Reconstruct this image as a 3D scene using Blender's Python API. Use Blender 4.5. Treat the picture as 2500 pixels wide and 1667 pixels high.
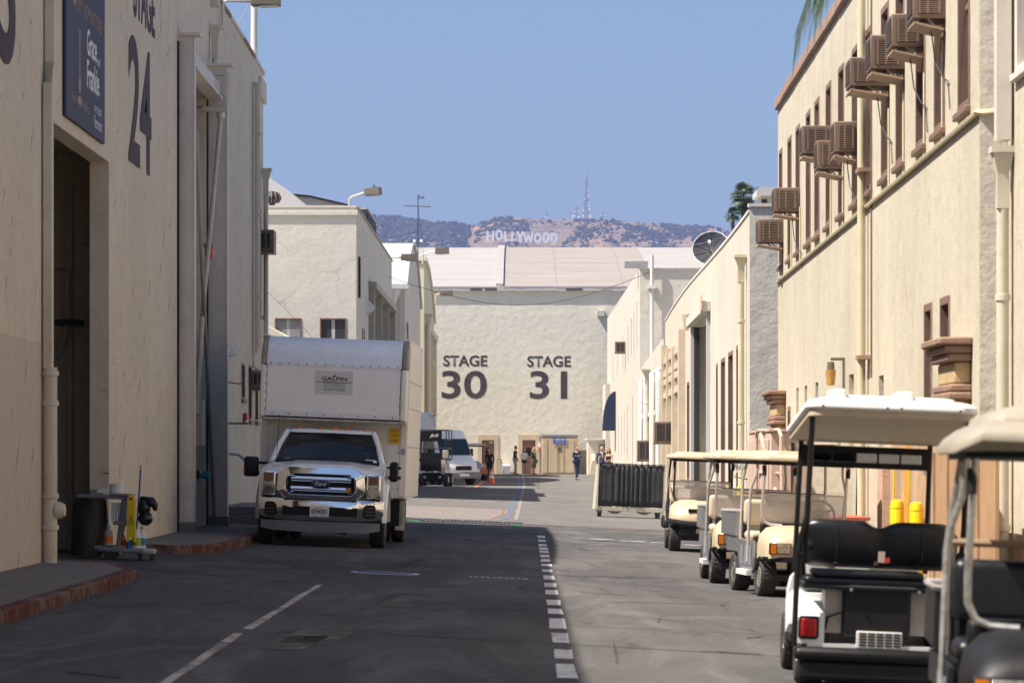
import bpy, bmesh, math, random
from mathutils import Vector, Matrix
rad = math.radians
random.seed(7)
for o in list(bpy.data.objects):
    bpy.data.objects.remove(o)
scene = bpy.context.scene
C = scene.collection

# ------------------------------------------------------------------ camera, sky, sun, exposure
cam_d = bpy.data.cameras.new('camera')
cam = bpy.data.objects.new('camera', cam_d)
C.objects.link(cam)
cam.location = (0, 0, 1.6)
cam.rotation_euler = (rad(90), 0, 0)
cam_d.sensor_width = 36
cam_d.lens = 120
cam_d.shift_x = -0.00595
cam_d.shift_y = 0.1105
cam_d.clip_start = 0.3
cam_d.clip_end = 30000
cam_d.dof.use_dof = True
cam_d.dof.focus_distance = 72
cam_d.dof.aperture_fstop = 5.0
scene.camera = cam

SUN = Vector((-1.0, -0.34, 1.62)).normalized()          # towards the sun
sun_el = math.asin(SUN.z)
sun_az = math.atan2(SUN.x, SUN.y)
world = bpy.data.worlds.new('World')
scene.world = world
world.use_nodes = True
wn = world.node_tree
sky = wn.nodes.new('ShaderNodeTexSky')
sky.sky_type = 'NISHITA'
sky.sun_disc = False
sky.sun_elevation = sun_el
sky.sun_rotation = sun_az
sky.altitude = 100
sky.air_density = 1.0
sky.dust_density = 2.6
sky.ozone_density = 6.0
bg = wn.nodes['Background']
wn.links.new(sky.outputs[0], bg.inputs[0])
bg.inputs[1].default_value = 0.074
sd = bpy.data.lights.new('sun', 'SUN')
sd.energy = 5.0
sd.angle = rad(0.53)
sd.color = (1.0, 0.93, 0.82)
sun = bpy.data.objects.new('sun', sd)
C.objects.link(sun)
sun.location = (-60, -20, 100)
sun.rotation_euler = (-SUN).to_track_quat('-Z', 'Y').to_euler()
vs = scene.view_settings
vs.view_transform = 'Standard'
vs.look = 'None'
vs.exposure = 0.92
vs.gamma = 1.0
vs.use_curve_mapping = False

# ------------------------------------------------------------------ ground shape
def sm(a, b, t):
    t = max(0.0, min(1.0, (t - a) / (b - a)))
    return t * t * (3 - 2 * t)
def zg(x, y):
    cx = max(-8.0, min(8.0, x))
    return -0.04 * cx * (1 - sm(95, 190, y)) + 0.36 * sm(110, 215, y)
LEAN = math.atan(0.04)

# ------------------------------------------------------------------ mesh helpers
class MB:
    def __init__(s):
        s.v = []; s.f = []
    def add(s, vs, fs):
        b = len(s.v)
        s.v += [tuple(p) for p in vs]
        s.f += [tuple(b + i for i in f) for f in fs]
        return s
    def box(s, x0, x1, y0, y1, z0, z1):
        return s.hexa([(x0,y0,z0),(x1,y0,z0),(x1,y1,z0),(x0,y1,z0)], [(x0,y0,z1),(x1,y0,z1),(x1,y1,z1),(x0,y1,z1)])
    def hexa(s, lo, hi):
        return s.add(list(lo) + list(hi), [(3,2,1,0),(4,5,6,7),(0,1,5,4),(1,2,6,5),(2,3,7,6),(3,0,4,7)])
    def obox(s, c, d, L, W, H):
        "box with long axis d (horizontal vector), centre c"
        d = Vector(d).normalized(); n = Vector((-d.y, d.x, 0)); c = Vector(c); up = Vector((0,0,1))
        q = [c - d*L/2 - n*W/2, c + d*L/2 - n*W/2, c + d*L/2 + n*W/2, c - d*L/2 + n*W/2]
        return s.hexa([p - up*H/2 for p in q], [p + up*H/2 for p in q])
    def cyl(s, p0, p1, r0, r1=None, n=12, caps=True):
        r1 = r0 if r1 is None else r1
        p0 = Vector(p0); p1 = Vector(p1); d = (p1 - p0).normalized()
        a = d.orthogonal().normalized(); b = d.cross(a)
        vs = []; fs = []
        for p, r in ((p0, r0), (p1, r1)):
            for i in range(n):
                t = 2*math.pi*i/n
                vs.append(p + (a*math.cos(t) + b*math.sin(t))*r)
        for i in range(n):
            j = (i+1) % n
            fs.append((i, j, n+j, n+i))
        if caps:
            fs.append(tuple(range(n-1, -1, -1))); fs.append(tuple(range(n, 2*n)))
        return s.add(vs, fs)
    def tube(s, path, r, n=8, closed=False):
        P = [Vector(p) for p in path]; m = len(P)
        rs = r if isinstance(r, (list, tuple)) else [r]*m
        vs = []; fs = []; ref = None
        for k in range(m):
            if closed: d = P[(k+1) % m] - P[k-1]
            else: d = P[min(k+1, m-1)] - P[max(k-1, 0)]
            d.normalize()
            if ref is None: a = d.orthogonal().normalized()
            else:
                a = ref - d*ref.dot(d)
                a = a.normalized() if a.length > 1e-5 else d.orthogonal().normalized()
            ref = a; b = d.cross(a)
            for i in range(n):
                t = 2*math.pi*i/n
                vs.append(P[k] + (a*math.cos(t) + b*math.sin(t))*rs[k])
        for k in range(m if closed else m-1):
            k2 = (k+1) % m
            for i in range(n):
                j = (i+1) % n
                fs.append((k*n+i, k*n+j, k2*n+j, k2*n+i))
        if not closed:
            fs.append(tuple(range(n-1, -1, -1))); fs.append(tuple((m-1)*n+i for i in range(n)))
        return s.add(vs, fs)
    def lathe(s, prof, c=(0,0,0), axis='z', n=16):
        vs = []; fs = []; m = len(prof); c = Vector(c)
        for (r, h) in prof:
            for i in range(n):
                t = 2*math.pi*i/n; p, q = r*math.cos(t), r*math.sin(t)
                vs.append(c + Vector({'z': (p,q,h), 'y': (q,h,p), 'x': (h,p,q)}[axis]))
        for k in range(m-1):
            for i in range(n):
                j = (i+1) % n
                fs.append((k*n+i, k*n+j, (k+1)*n+j, (k+1)*n+i))
        if prof[0][0] > 1e-6: fs.append(tuple(range(n-1, -1, -1)))
        if prof[-1][0] > 1e-6: fs.append(tuple((m-1)*n+i for i in range(n)))
        return s.add(vs, fs)
    def prism(s, poly, axis, a0, a1):
        n = len(poly)
        def mk(p, a): return {'x': (a,p[0],p[1]), 'y': (p[0],a,p[1]), 'z': (p[0],p[1],a)}[axis]
        vs = [mk(p, a0) for p in poly] + [mk(p, a1) for p in poly]
        fs = [tuple(range(n-1, -1, -1)), tuple(range(n, 2*n))] + [(i, (i+1) % n, n+(i+1) % n, n+i) for i in range(n)]
        return s.add(vs, fs)
    def loft(s, loops, caps=True, closed=True):
        n = len(loops[0]); vs = [p for L in loops for p in L]; fs = []
        for k in range(len(loops)-1):
            for i in range(n if closed else n-1):
                j = (i+1) % n
                fs.append((k*n+i, k*n+j, (k+1)*n+j, (k+1)*n+i))
        if caps:
            fs.append(tuple(range(n-1, -1, -1))); fs.append(tuple((len(loops)-1)*n+i for i in range(n)))
        return s.add(vs, fs)
    def grid(s, fn, nu, nv):
        vs = [fn(i/nu, j/nv) for j in range(nv+1) for i in range(nu+1)]
        fs = [(j*(nu+1)+i, j*(nu+1)+i+1, (j+1)*(nu+1)+i+1, (j+1)*(nu+1)+i) for j in range(nv) for i in range(nu)]
        return s.add(vs, fs)
    def ball(s, c, r, nu=12, nv=8):
        if not isinstance(r, (tuple, list)): r = (r, r, r)
        vs = []; fs = []
        for j in range(nv+1):
            ph = math.pi*j/nv
            for i in range(nu):
                t = 2*math.pi*i/nu
                vs.append((c[0]+r[0]*math.sin(ph)*math.cos(t), c[1]+r[1]*math.sin(ph)*math.sin(t), c[2]+r[2]*math.cos(ph)))
        for j in range(nv):
            for i in range(nu):
                k = (i+1) % nu
                fs.append((j*nu+i, (j+1)*nu+i, (j+1)*nu+k, j*nu+k))
        return s.add(vs, fs)
    def mesh(s, name, mat=None, smooth=40, fix=True):
        me = bpy.data.meshes.new(name)
        me.from_pydata(s.v, [], s.f)
        if fix:
            bm = bmesh.new(); bm.from_mesh(me)
            bmesh.ops.remove_doubles(bm, verts=bm.verts, dist=1e-5)
            bmesh.ops.recalc_face_normals(bm, faces=bm.faces)
            bm.to_mesh(me); bm.free()
        if mat: me.materials.append(M[mat] if isinstance(mat, str) else mat)
        if smooth:
            me.polygons.foreach_set('use_smooth', [True]*len(me.polygons))
            me.set_sharp_from_angle(angle=rad(smooth))
        me.update()
        return me
    def build(s, name, mat, parent=None, loc=None, smooth=40, bevel=0, fix=True, seg=2):
        return mobj(name, s.mesh(name, mat, smooth, fix), parent, loc, bevel, seg)

def mobj(name, me, parent=None, loc=None, bevel=0, seg=2):
    o = bpy.data.objects.new(name, me)
    C.objects.link(o)
    if parent: o.parent = parent
    if loc: o.location = loc
    if bevel:
        b = o.modifiers.new('bevel', 'BEVEL'); b.width = bevel; b.segments = seg
        b.limit_method = 'ANGLE'; b.angle_limit = rad(35)
    return o
def tag(o, label=None, cat=None, group=None, kind=None):
    if label: o['label'] = label
    if cat: o['category'] = cat
    if group: o['group'] = group
    if kind: o['kind'] = kind
    return o
def thing(name, label, cat, loc=(0,0,0), rz=0, group=None, lean=0):
    o = bpy.data.objects.new(name, None)
    C.objects.link(o)
    o.empty_display_size = 0.2
    o.location = loc
    o.rotation_mode = 'XYZ'
    if lean:
        q = Matrix.Rotation(lean, 4, 'Y') @ Matrix.Rotation(rz, 4, 'Z')
        o.rotation_euler = q.to_euler()
    else:
        o.rotation_euler = (0, 0, rz)
    return tag(o, label, cat, group)
def copy_tree(o, parent=None):
    c = o.copy(); C.objects.link(c)
    if parent: c.parent = parent
    for ch in list(o.children): copy_tree(ch, c)
    return c

_tc = {}
def text_mesh(txt, W, H, org, right, up, mat, off=0.0, shear=0, depth=0.01, spacing=1.0):
    "flat lettering W wide, H high (None = keep aspect), lower-left corner at org, running along right, standing along up"
    cu = bpy.data.curves.new('letters', 'FONT'); cu.body = txt; cu.size = 1; cu.offset = off; cu.shear = shear
    cu.space_character = spacing; cu.resolution_u = 4; cu.fill_mode = 'FRONT'
    ob = bpy.data.objects.new('letters', cu); C.objects.link(ob)
    dg = bpy.context.evaluated_depsgraph_get(); dg.update()
    me = bpy.data.meshes.new_from_object(ob.evaluated_get(dg))
    bpy.data.objects.remove(ob); bpy.data.curves.remove(cu)
    xs = [v.co.x for v in me.vertices]; ys = [v.co.y for v in me.vertices]
    x0, x1, y0, y1 = min(xs), max(xs), min(ys), max(ys)
    if W is None: W = H*(x1-x0)/(y1-y0)
    if H is None: H = W*(y1-y0)/(x1-x0)
    org = Vector(org); right = Vector(right).normalized(); up = Vector(up).normalized()
    for v in me.vertices:
        p = org + right*((v.co.x-x0)/(x1-x0)*W) + up*((v.co.y-y0)/(y1-y0)*H)
        v.co = p
    me.materials.clear(); me.materials.append(M[mat])
    me.update()
    return me
def lettering(name, txt, W, H, org, right, up, mat, parent, **k):
    return mobj(name, text_mesh(txt, W, H, org, right, up, mat, **k), parent)

# ------------------------------------------------------------------ materials
M = {}
class NT:
    def __init__(s, name):
        s.m = bpy.data.materials.new(name); s.m.use_nodes = True
        s.t = s.m.node_tree; s.n = s.t.nodes; s.b = s.n['Principled BSDF']; M[name] = s.m
    def node(s, ty, **kw):
        n = s.n.new(ty)
        for k, v in kw.items():
            if k.startswith('i_'):
                key = k[2:]
                n.inputs[int(key) if key.isdigit() else key].default_value = v
            else: setattr(n, k, v)
        return n
    def link(s, a, b): s.t.links.new(a, b)
    def coord(s, kind='Object', scale=(1,1,1), rot=(0,0,0)):
        tc = s.node('ShaderNodeTexCoord'); mp = s.node('ShaderNodeMapping')
        mp.inputs['Scale'].default_value = scale
        mp.inputs['Rotation'].default_value = rot
        if kind == 'World':
            g = s.node('ShaderNodeNewGeometry'); s.link(g.outputs['Position'], mp.inputs[0])
        else: s.link(tc.outputs[kind], mp.inputs[0])
        return mp.outputs[0]
    def noise(s, co, scale, detail=4, rough=.55, dist=0):
        n = s.node('ShaderNodeTexNoise'); n.inputs['Scale'].default_value = scale; n.inputs['Detail'].default_value = detail
        n.inputs['Roughness'].default_value = rough; n.inputs['Distortion'].default_value = dist
        s.link(co, n.inputs['Vector']); return n.outputs[0]
    def ramp(s, f, pts):
        r = s.node('ShaderNodeValToRGB'); e = r.color_ramp.elements
        while len(e) < len(pts): e.new(0.5)
        for k, (p, c) in enumerate(pts):
            e[k].position = p; e[k].color = (c, c, c, 1) if not isinstance(c, (tuple, list)) else (*c[:3], 1)
        s.link(f, r.inputs[0]); return r.outputs[0]
    def mix(s, f, a, b, mode='MIX'):
        n = s.node('ShaderNodeMix', data_type='RGBA', blend_type=mode)
        for sock, v in ((n.inputs[0], f), (n.inputs[6], a), (n.inputs[7], b)):
            if hasattr(v, 'is_linked'): s.link(v, sock)
            elif isinstance(v, (tuple, list)): sock.default_value = (*v[:3], 1)
            else: sock.default_value = v
        return n.outputs[2]
    def math(s, op, a, b=0.0):
        n = s.node('ShaderNodeMath', operation=op)
        for sock, v in ((n.inputs[0], a), (n.inputs[1], b)):
            if hasattr(v, 'is_linked'): s.link(v, sock)
            else: sock.default_value = v
        return n.outputs[0]
    def bump(s, h, strength=.3, dist=.02):
        b = s.node('ShaderNodeBump'); b.inputs['Strength'].default_value = strength; b.inputs['Distance'].default_value = dist
        s.link(h, b.inputs['Height']); s.link(b.outputs[0], s.b.inputs['Normal'])
    def col(s, c):
        if hasattr(c, 'is_linked'): s.link(c, s.b.inputs['Base Color'])
        else: s.b.inputs['Base Color'].default_value = (*c, 1)
    def set(s, rough=None, metal=None, **kw):
        if rough is not None: s.b.inputs['Roughness'].default_value = rough
        if metal is not None: s.b.inputs['Metallic'].default_value = metal
        for k, v in kw.items(): s.b.inputs[k.replace('_', ' ')].default_value = v
        return s

def paint(name, c, rough=.45, metal=0, var=.12, scale=3.0, bump=0, bscale=40, dirt=None, dirt_amt=.4, **kw):
    n = NT(name); co = n.coord('Object')
    f = n.noise(co, scale, 5, .6)
    lo = tuple(x*(1-var) for x in c); hi = tuple(min(1, x*(1+var)) for x in c)
    k = n.ramp(f, [(.3, lo), (.7, hi)])
    if dirt:
        g = n.noise(co, scale*2.3, 8, .7, .6)
        g = n.ramp(g, [(.5, 0.0), (.72, dirt_amt)])
        k = n.mix(g, k, dirt)
    n.col(k)
    n.set(rough, metal, **kw)
    r = n.math('ADD', n.math('MULTIPLY', f, .2), rough-.1)
    n.link(r, n.b.inputs['Roughness'])
    if bump: n.bump(n.noise(co, bscale, 4), bump, .01)
    return n
def stucco(name, c, c2, lump=.35, lumpscale=2.2, fine=14, streak=.3, marks=0, stain=.25, dist=.03, rough=.9, band=None):
    n = NT(name); co = n.coord('World')
    a = n.noise(co, .35, 6, .6)
    k = n.mix(n.ramp(a, [(.35, 0.0), (.7, 1.0)]), c, c2)
    st = n.noise(n.coord('World', (2.6, 1.1, .30)), 1.6, 9, .72, .35)
    st = n.math('MULTIPLY', n.ramp(st, [(.42, 0.0), (.72, 1.0)]), n.ramp(n.noise(co, .6, 3), [(.35, .35), (.65, 1.0)]))
    k = n.mix(n.math('MULTIPLY', st, streak), k, tuple(x*.60 for x in c))
    k = n.mix(n.ramp(n.noise(n.coord('World', (1, .35, 1)), 26, 3, .8), [(.35, .22), (.6, 0.0)]), k, tuple(x*.45 for x in c))
    pt = n.noise(co, 3.3, 8, .7, .4)
    k = n.mix(n.math('MULTIPLY', n.ramp(pt, [(.52, 0.0), (.74, 1.0)]), stain), k, tuple(x*.5 for x in c2))
    h = n.math('ADD', n.math('MULTIPLY', n.noise(co, lumpscale, 3, .5), 1.0), n.math('MULTIPLY', n.noise(co, fine, 4, .6), .35))
    # hairline cracks
    wob = n.noise(co, 1.2, 4)
    v = n.node('ShaderNodeTexVoronoi', feature='DISTANCE_TO_EDGE'); v.inputs['Scale'].default_value = .33
    ad = n.node('ShaderNodeVectorMath', operation='ADD'); sc = n.node('ShaderNodeVectorMath', operation='SCALE'); sc.inputs['Scale'].default_value = .9
    nz = n.node('ShaderNodeTexNoise'); nz.inputs['Scale'].default_value = .9; nz.inputs['Detail'].default_value = 6; n.link(co, nz.inputs['Vector'])
    n.link(nz.outputs['Color'], sc.inputs[0]); n.link(co, ad.inputs[0]); n.link(sc.outputs[0], ad.inputs[1]); n.link(ad.outputs[0], v.inputs['Vector'])
    cr = n.math('MULTIPLY', n.ramp(v.outputs['Distance'], [(0.0, 1.0), (.006, 0.0)]), n.ramp(wob, [(.5, 0.0), (.6, 1.0)]))
    k = n.mix(n.math('MULTIPLY', cr, .45), k, tuple(x*.3 for x in c))
    if marks:
        # short upright gouges in the plaster, dirt and shadow in them painted dark
        vo = n.node('ShaderNodeTexVoronoi', feature='F1'); vo.inputs['Scale'].default_value = 1.0; vo.inputs['Randomness'].default_value = 1.0
        n.link(n.coord('World', (3.4, .70, 2.1), (rad(14), 0, 0)), vo.inputs['Vector'])
        sep = n.node('ShaderNodeSeparateXYZ')
        df = n.node('ShaderNodeVectorMath', operation='SUBTRACT')
        n.link(n.coord('World', (3.4, .70, 2.1), (rad(14), 0, 0)), df.inputs[0]); n.link(vo.outputs['Position'], df.inputs[1])
        n.link(df.outputs[0], sep.inputs[0])
        ay = n.math('ABSOLUTE', sep.outputs[1]); az = n.math('ABSOLUTE', sep.outputs[2])
        s2 = n.node('ShaderNodeSeparateColor'); n.link(vo.outputs['Color'], s2.inputs[0])
        wid = n.math('MULTIPLY', n.math('POWER', s2.outputs[0], 1.8), .040); hei = n.math('MULTIPLY', s2.outputs[1], .46)
        m1 = n.math('LESS_THAN', ay, n.math('MULTIPLY', wid, n.math('SUBTRACT', 1.0, n.math('DIVIDE', az, n.math('ADD', hei, .01)))))
        m2 = n.math('LESS_THAN', az, hei)
        mk = n.math('MULTIPLY', m1, m2)
        h = n.math('SUBTRACT', h, n.math('MULTIPLY', mk, .5))
        k = n.mix(n.math('MULTIPLY', mk, marks), k, tuple(x*.22 for x in c))
    if band:
        z0, ymax, cb = band
        g = n.node('ShaderNodeNewGeometry'); sp = n.node('ShaderNodeSeparateXYZ'); n.link(g.outputs['Position'], sp.inputs[0])
        k = n.mix(n.math('MULTIPLY', n.math('LESS_THAN', n.math('ADD', sp.outputs[2], n.math('MULTIPLY', n.noise(co, 2, 3), .08)), z0), n.math('LESS_THAN', sp.outputs[1], ymax)), k, n.mix(.42, k, cb))
    n.col(k); n.set(rough, 0); n.b.inputs['Specular IOR Level'].default_value = .2
    n.bump(h, lump, dist)
    return n

stucco('stucco_left', (.68,.60,.48), (.75,.665,.54), .5, 1.3, 9, .28, .75, .35, band=(2.95, 39.9, (.44,.365,.30)))
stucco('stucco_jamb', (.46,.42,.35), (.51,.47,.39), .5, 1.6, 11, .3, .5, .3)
stucco('stucco_b2', (.66,.615,.54), (.71,.665,.59), .5, 1.1, 6, .12, 0, .12, .05)
stucco('stucco_far', (.74,.69,.595), (.79,.74,.645), .5, 2.4, 7, .2, 0, .22, .05)
stucco('stucco_right', (.53,.47,.36), (.60,.54,.43), .42, 4.5, 26, .5, 0, .3)
stucco('stucco_rough', (.64,.595,.51), (.69,.645,.555), .45, 2.6, 12, .2, 0, .35, .05)
stucco('stucco_r2', (.57,.515,.415), (.64,.58,.475), .35, 2.5, 16, .55, 0, .28)
stucco('stucco_r4', (.57,.53,.455), (.62,.58,.50), .45, .9, 4, .15, 0, .12, .06)
stucco('stucco_yellow', (.72,.66,.50), (.77,.70,.54), .3, 2.2, 12, .3, 0, .25)
stucco('concrete', (.17,.165,.16), (.23,.22,.21), .25, 3, 22, .0, 0, .5, .02)
stucco('sidewalk_concrete', (.145,.13,.12), (.19,.172,.158), .2, 3, 25, .0, 0, .6, .01)

def asphalt():
    n = NT('asphalt'); co = n.coord('World')
    a = n.noise(co, .12, 6, .6); b = n.noise(n.coord('World', (.5, .12, 1)), 1.1, 6, .65, .5); c = n.noise(co, 45, 3, .7)
    k = n.mix(n.ramp(a, [(.35, 0.0), (.65, 1.0)]), (0.0780,0.0733,0.0707), (0.1066,0.1009,0.0969))
    k = n.mix(n.ramp(b, [(.40, 0.0), (.66, .78)]), k, (0.0546,0.0520,0.0520))
    b2 = n.noise(n.coord('World', (.35, .07, 1)), 2.3, 7, .7, .9)
    k = n.mix(n.ramp(b2, [(.50, 0.0), (.64, .8)]), k, (0.1326,0.1264,0.1210))
    k = n.mix(n.ramp(c, [(.4, 0.0), (.7, .30)]), k, (0.1352,0.1300,0.1259))
    # oil and tyre stains
    d = n.noise(n.coord('World', (.9, .22, 1)), .9, 7, .7, 1.2)
    k = n.mix(n.ramp(d, [(.56, 0.0), (.68, .65)]), k, (0.0312,0.0296,0.0300))
    # cracks
    nz = n.node('ShaderNodeTexNoise'); nz.inputs['Scale'].default_value = 1.3; nz.inputs['Detail'].default_value = 6; n.link(co, nz.inputs['Vector'])
    ad = n.node('ShaderNodeVectorMath', operation='ADD'); n.link(n.coord('World', (.35, .12, 1)), ad.inputs[0])
    sc = n.node('ShaderNodeVectorMath', operation='SCALE'); sc.inputs['Scale'].default_value = .35; n.link(nz.outputs['Color'], sc.inputs[0]); n.link(sc.outputs[0], ad.inputs[1])
    v = n.node('ShaderNodeTexVoronoi', feature='DISTANCE_TO_EDGE'); v.inputs['Scale'].default_value = .9; n.link(ad.outputs[0], v.inputs['Vector'])
    cr = n.math('MULTIPLY', n.ramp(v.outputs['Distance'], [(0.0, 1.0), (.008, 0.0)]), n.ramp(n.noise(co, .2, 3), [(.48, 0.0), (.58, 1.0)]))
    k = n.mix(n.math('MULTIPLY', cr, .7), k, (0.0208,0.0198,0.0198))
    # paler beyond the cable ramps: the cross street's sunlight put into the colour
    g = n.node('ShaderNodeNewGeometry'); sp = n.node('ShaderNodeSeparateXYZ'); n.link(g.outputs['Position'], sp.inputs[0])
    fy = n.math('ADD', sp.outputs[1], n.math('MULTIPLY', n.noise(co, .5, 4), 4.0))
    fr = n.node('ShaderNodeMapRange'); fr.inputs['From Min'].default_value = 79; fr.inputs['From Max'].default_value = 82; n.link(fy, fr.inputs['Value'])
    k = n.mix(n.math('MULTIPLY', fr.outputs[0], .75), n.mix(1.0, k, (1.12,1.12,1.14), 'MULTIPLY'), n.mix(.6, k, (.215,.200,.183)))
    n.col(k); n.set(.95); n.b.inputs['Specular IOR Level'].default_value = .02
    h = n.math('SUBTRACT', n.math('MULTIPLY', c, .3), cr)
    n.bump(h, .35, .012)
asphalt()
def worn_paint(name, c, wear=.5, under=(.13,.125,.12)):
    n = NT(name); co = n.coord('World')
    w = n.noise(co, 6, 8, .75); w2 = n.noise(co, .8, 4)
    f = n.ramp(n.math('ADD', n.math('MULTIPLY', w, .75), n.math('MULTIPLY', w2, .35)), [(wear, 1.0), (wear+.1, 0.0)])
    k = n.mix(f, under, n.mix(n.noise(co, 20, 3), tuple(x*.8 for x in c), c))
    n.col(k); n.set(.9); n.b.inputs['Specular IOR Level'].default_value = .05
worn_paint('road_white', (.70,.68,.64), .575)
worn_paint('road_white_worn', (.52,.46,.41), .53)
worn_paint('road_blue', (.10,.15,.30), .50, (.16,.155,.15))
worn_paint('road_faint_white', (.34,.32,.30), .50, (.17,.16,.15))
worn_paint('road_faint', (.20,.185,.155), .47, (.085,.08,.078))
worn_paint('road_orange', (.75,.22,.08), .56)
worn_paint('kerb_red', (.13,.05,.04), .52, (.17,.145,.13))

paint('white_paint', (.80,.79,.77), .35, 0, .03, 2, dirt=(.45,.42,.38), dirt_amt=.12)
paint('truck_white', (.86,.86,.86), .22, 0, .02, 2, Coat_Weight=.6, Coat_Roughness=.06)
paint('box_white', (.88,.855,.83), .38, 0, .03, 1.5, dirt=(.50,.45,.38), dirt_amt=.14)
paint('box_side', (.86,.82,.74), .4, 0, .05, 1.2, dirt=(.55,.47,.36), dirt_amt=.25)
paint('aluminium', (.80,.79,.79), .42, .25, .06, 4, dirt=(.4,.36,.32), dirt_amt=.2)
paint('corner_rust', (.30,.25,.22), .55, .2, .3, 5, dirt=(.12,.07,.05), dirt_amt=.7)
paint('rail_metal', (.48,.47,.45), .5, .6, .25, 8, dirt=(.16,.12,.09), dirt_amt=.7)
paint('chrome', (.86,.86,.87), .06, 1, .01, 3)
paint('steel', (.50,.51,.53), .35, .9, .1, 6)
paint('black_plastic', (.009,.009,.010), .5, 0, .25, 5, Specular_IOR_Level=.3)
paint('dusty_roof', (.30,.265,.21), .6, 0, .1, 2, dirt=(.25,.21,.16), dirt_amt=.5)
paint('black_vinyl', (.009,.010,.014), .36, 0, .15, 9, bump=.08, bscale=120)
paint('tyre', (.030,.029,.028), .85, 0, .25, 9, dirt=(.14,.12,.10), dirt_amt=.35, bump=.1)
paint('dark_metal', (.020,.020,.022), .5, .3, .2, 6)
paint('cream', (.55,.45,.305), .32, 0, .04, 2, dirt=(.40,.32,.22), dirt_amt=.22, Coat_Weight=.3)
paint('cream_roof', (.52,.435,.30), .45, 0, .05, 2, dirt=(.45,.38,.26), dirt_amt=.3)
paint('cream_seat', (.55,.45,.33), .5, 0, .06, 4)
paint('diamond_plate', (.46,.47,.50), .38, .85, .15, 25, bump=.35, bscale=55)
paint('grey_tube', (.48,.45,.43), .42, .3, .1, 6)
paint('pale_tube', (.62,.56,.53), .38, .3, .1, 6)
paint('frame_grey', (.68,.61,.53), .55, 0, .08, 1.5, dirt=(.25,.2,.17), dirt_amt=.25)
paint('frame_edge', (.62,.565,.50), .55, 0, .08, 1.5)
paint('pipe_cream', (.60,.54,.43), .5, 0, .1, 2, dirt=(.3,.25,.19), dirt_amt=.3)
paint('pipe_dark', (.33,.30,.25), .55, 0, .15, 2)
paint('pipe_yellow', (.60,.53,.36), .5, 0, .08, 2, dirt=(.4,.34,.24), dirt_amt=.3)
paint('brown_trim', (.195,.120,.088), .6, 0, .15, 4, dirt=(.32,.21,.16), dirt_amt=.35)
paint('terracotta', (.31,.205,.155), .8, 0, .2, 3, bump=.3, bscale=20)
paint('ac_brown', (.20,.135,.102), .5, .1, .12, 3, dirt=(.40,.27,.19), dirt_amt=.3)
paint('ac_dark', (.035,.028,.026), .6, 0, .2, 6)
paint('tray_tan', (.36,.25,.165), .55, .1, .15, 3)
paint('tan_wood', (.50,.335,.20), .7, 0, .15, 3, dirt=(.26,.15,.09), dirt_amt=.3)
paint('tan_stone', (.50,.36,.185), .75, 0, .15, 5, dirt=(.25,.14,.08), dirt_amt=.4, bump=.2)
paint('stone_brown', (.27,.165,.115), .8, 0, .2, 6, bump=.35, bscale=25)
paint('tan_trim', (.55,.45,.33), .7, 0, .1, 2, dirt=(.35,.24,.15), dirt_amt=.3)
paint('door_tan', (.50,.405,.285), .6, 0, .08, 2, dirt=(.3,.22,.15), dirt_amt=.3)
paint('door_brown', (.27,.165,.135), .6, 0, .1, 2)
paint('pink_panel', (.53,.385,.315), .6, 0, .06, 1.5, dirt=(.34,.22,.17), dirt_amt=.25)
paint('orange_board', (.74,.27,.035), .6, 0, .1, 3)
paint('bollard_yellow', (.86,.58,.005), .4, 0, .05, 3, dirt=(.4,.25,.03), dirt_amt=.2)
paint('yellow_plastic', (.78,.56,.02), .45, 0, .05, 3)
paint('grey_plastic', (.19,.195,.22), .5, 0, .1, 3)
paint('pale_plastic', (.40,.36,.33), .5, 0, .1, 3)
paint('black_bag', (.012,.012,.013), .28, 0, .3, 8, bump=.6, bscale=14)
paint('bin_liner', (.016,.016,.018), .55, 0, .3, 4, bump=.3, bscale=10)
paint('paper_white', (.72,.72,.74), .8, 0, .04, 6)
paint('blue_stick', (.02,.06,.32), .4, 0, .1, 4)
paint('orange_plastic', (.85,.16,.02), .45, 0, .08, 5)
paint('red_lens', (.50,.008,.012), .15, 0, .1, 5, Coat_Weight=.6)
paint('amber_lens', (.72,.19,.01), .15, 0, .1, 5, Coat_Weight=.5)
paint('turn_lens', (.22,.10,.07), .1, .2, .5, 18, Coat_Weight=1.0, Coat_Roughness=.02)
paint('headlamp', (.30,.29,.28), .12, .35, .7, 30, Coat_Weight=1.0, Coat_Roughness=.02)
paint('lettering_dark', (.060,.045,.060), .85, 0, .3, 1.5, dirt=(.25,.22,.19), dirt_amt=.22)
paint('black_ink', (.02,.02,.025), .7, 0, .1, 5)
paint('grey_ink', (.30,.30,.31), .7, 0, .1, 5)
paint('red_ink', (.55,.05,.04), .7, 0, .1, 5)
paint('white_ink', (.80,.80,.82), .7, 0, .05, 5)
paint('gold_ink', (.36,.25,.19), .7, 0, .1, 5)
paint('banner_blue', (.038,.043,.085), .7, 0, .12, .8)
paint('sign_blue', (.02,.07,.36), .5, 0, .1, 3)
paint('emblem_blue', (.012,.03,.10), .12, .4, .05, 5, Coat_Weight=1.0)
paint('sign_yellow', (.85,.50,.01), .5, 0, .04, 3)
paint('lamp_bronze', (.20,.165,.13), .5, .3, .1, 3)
paint('lamp_glass', (.55,.52,.45), .3, 0, .1, 3)
paint('lantern_amber', (.52,.27,.07), .35, 0, .25, 7)
paint('roof_white', (.50,.485,.465), .55, 0, .05, .6)
paint('blue_awning', (.014,.022,.065), .75, 0, .15, 2)
paint('navy_cloth', (.012,.022,.085), .85, 0, .2, 8)
paint('navy_polo', (.010,.012,.030), .85, 0, .2, 8)
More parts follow.
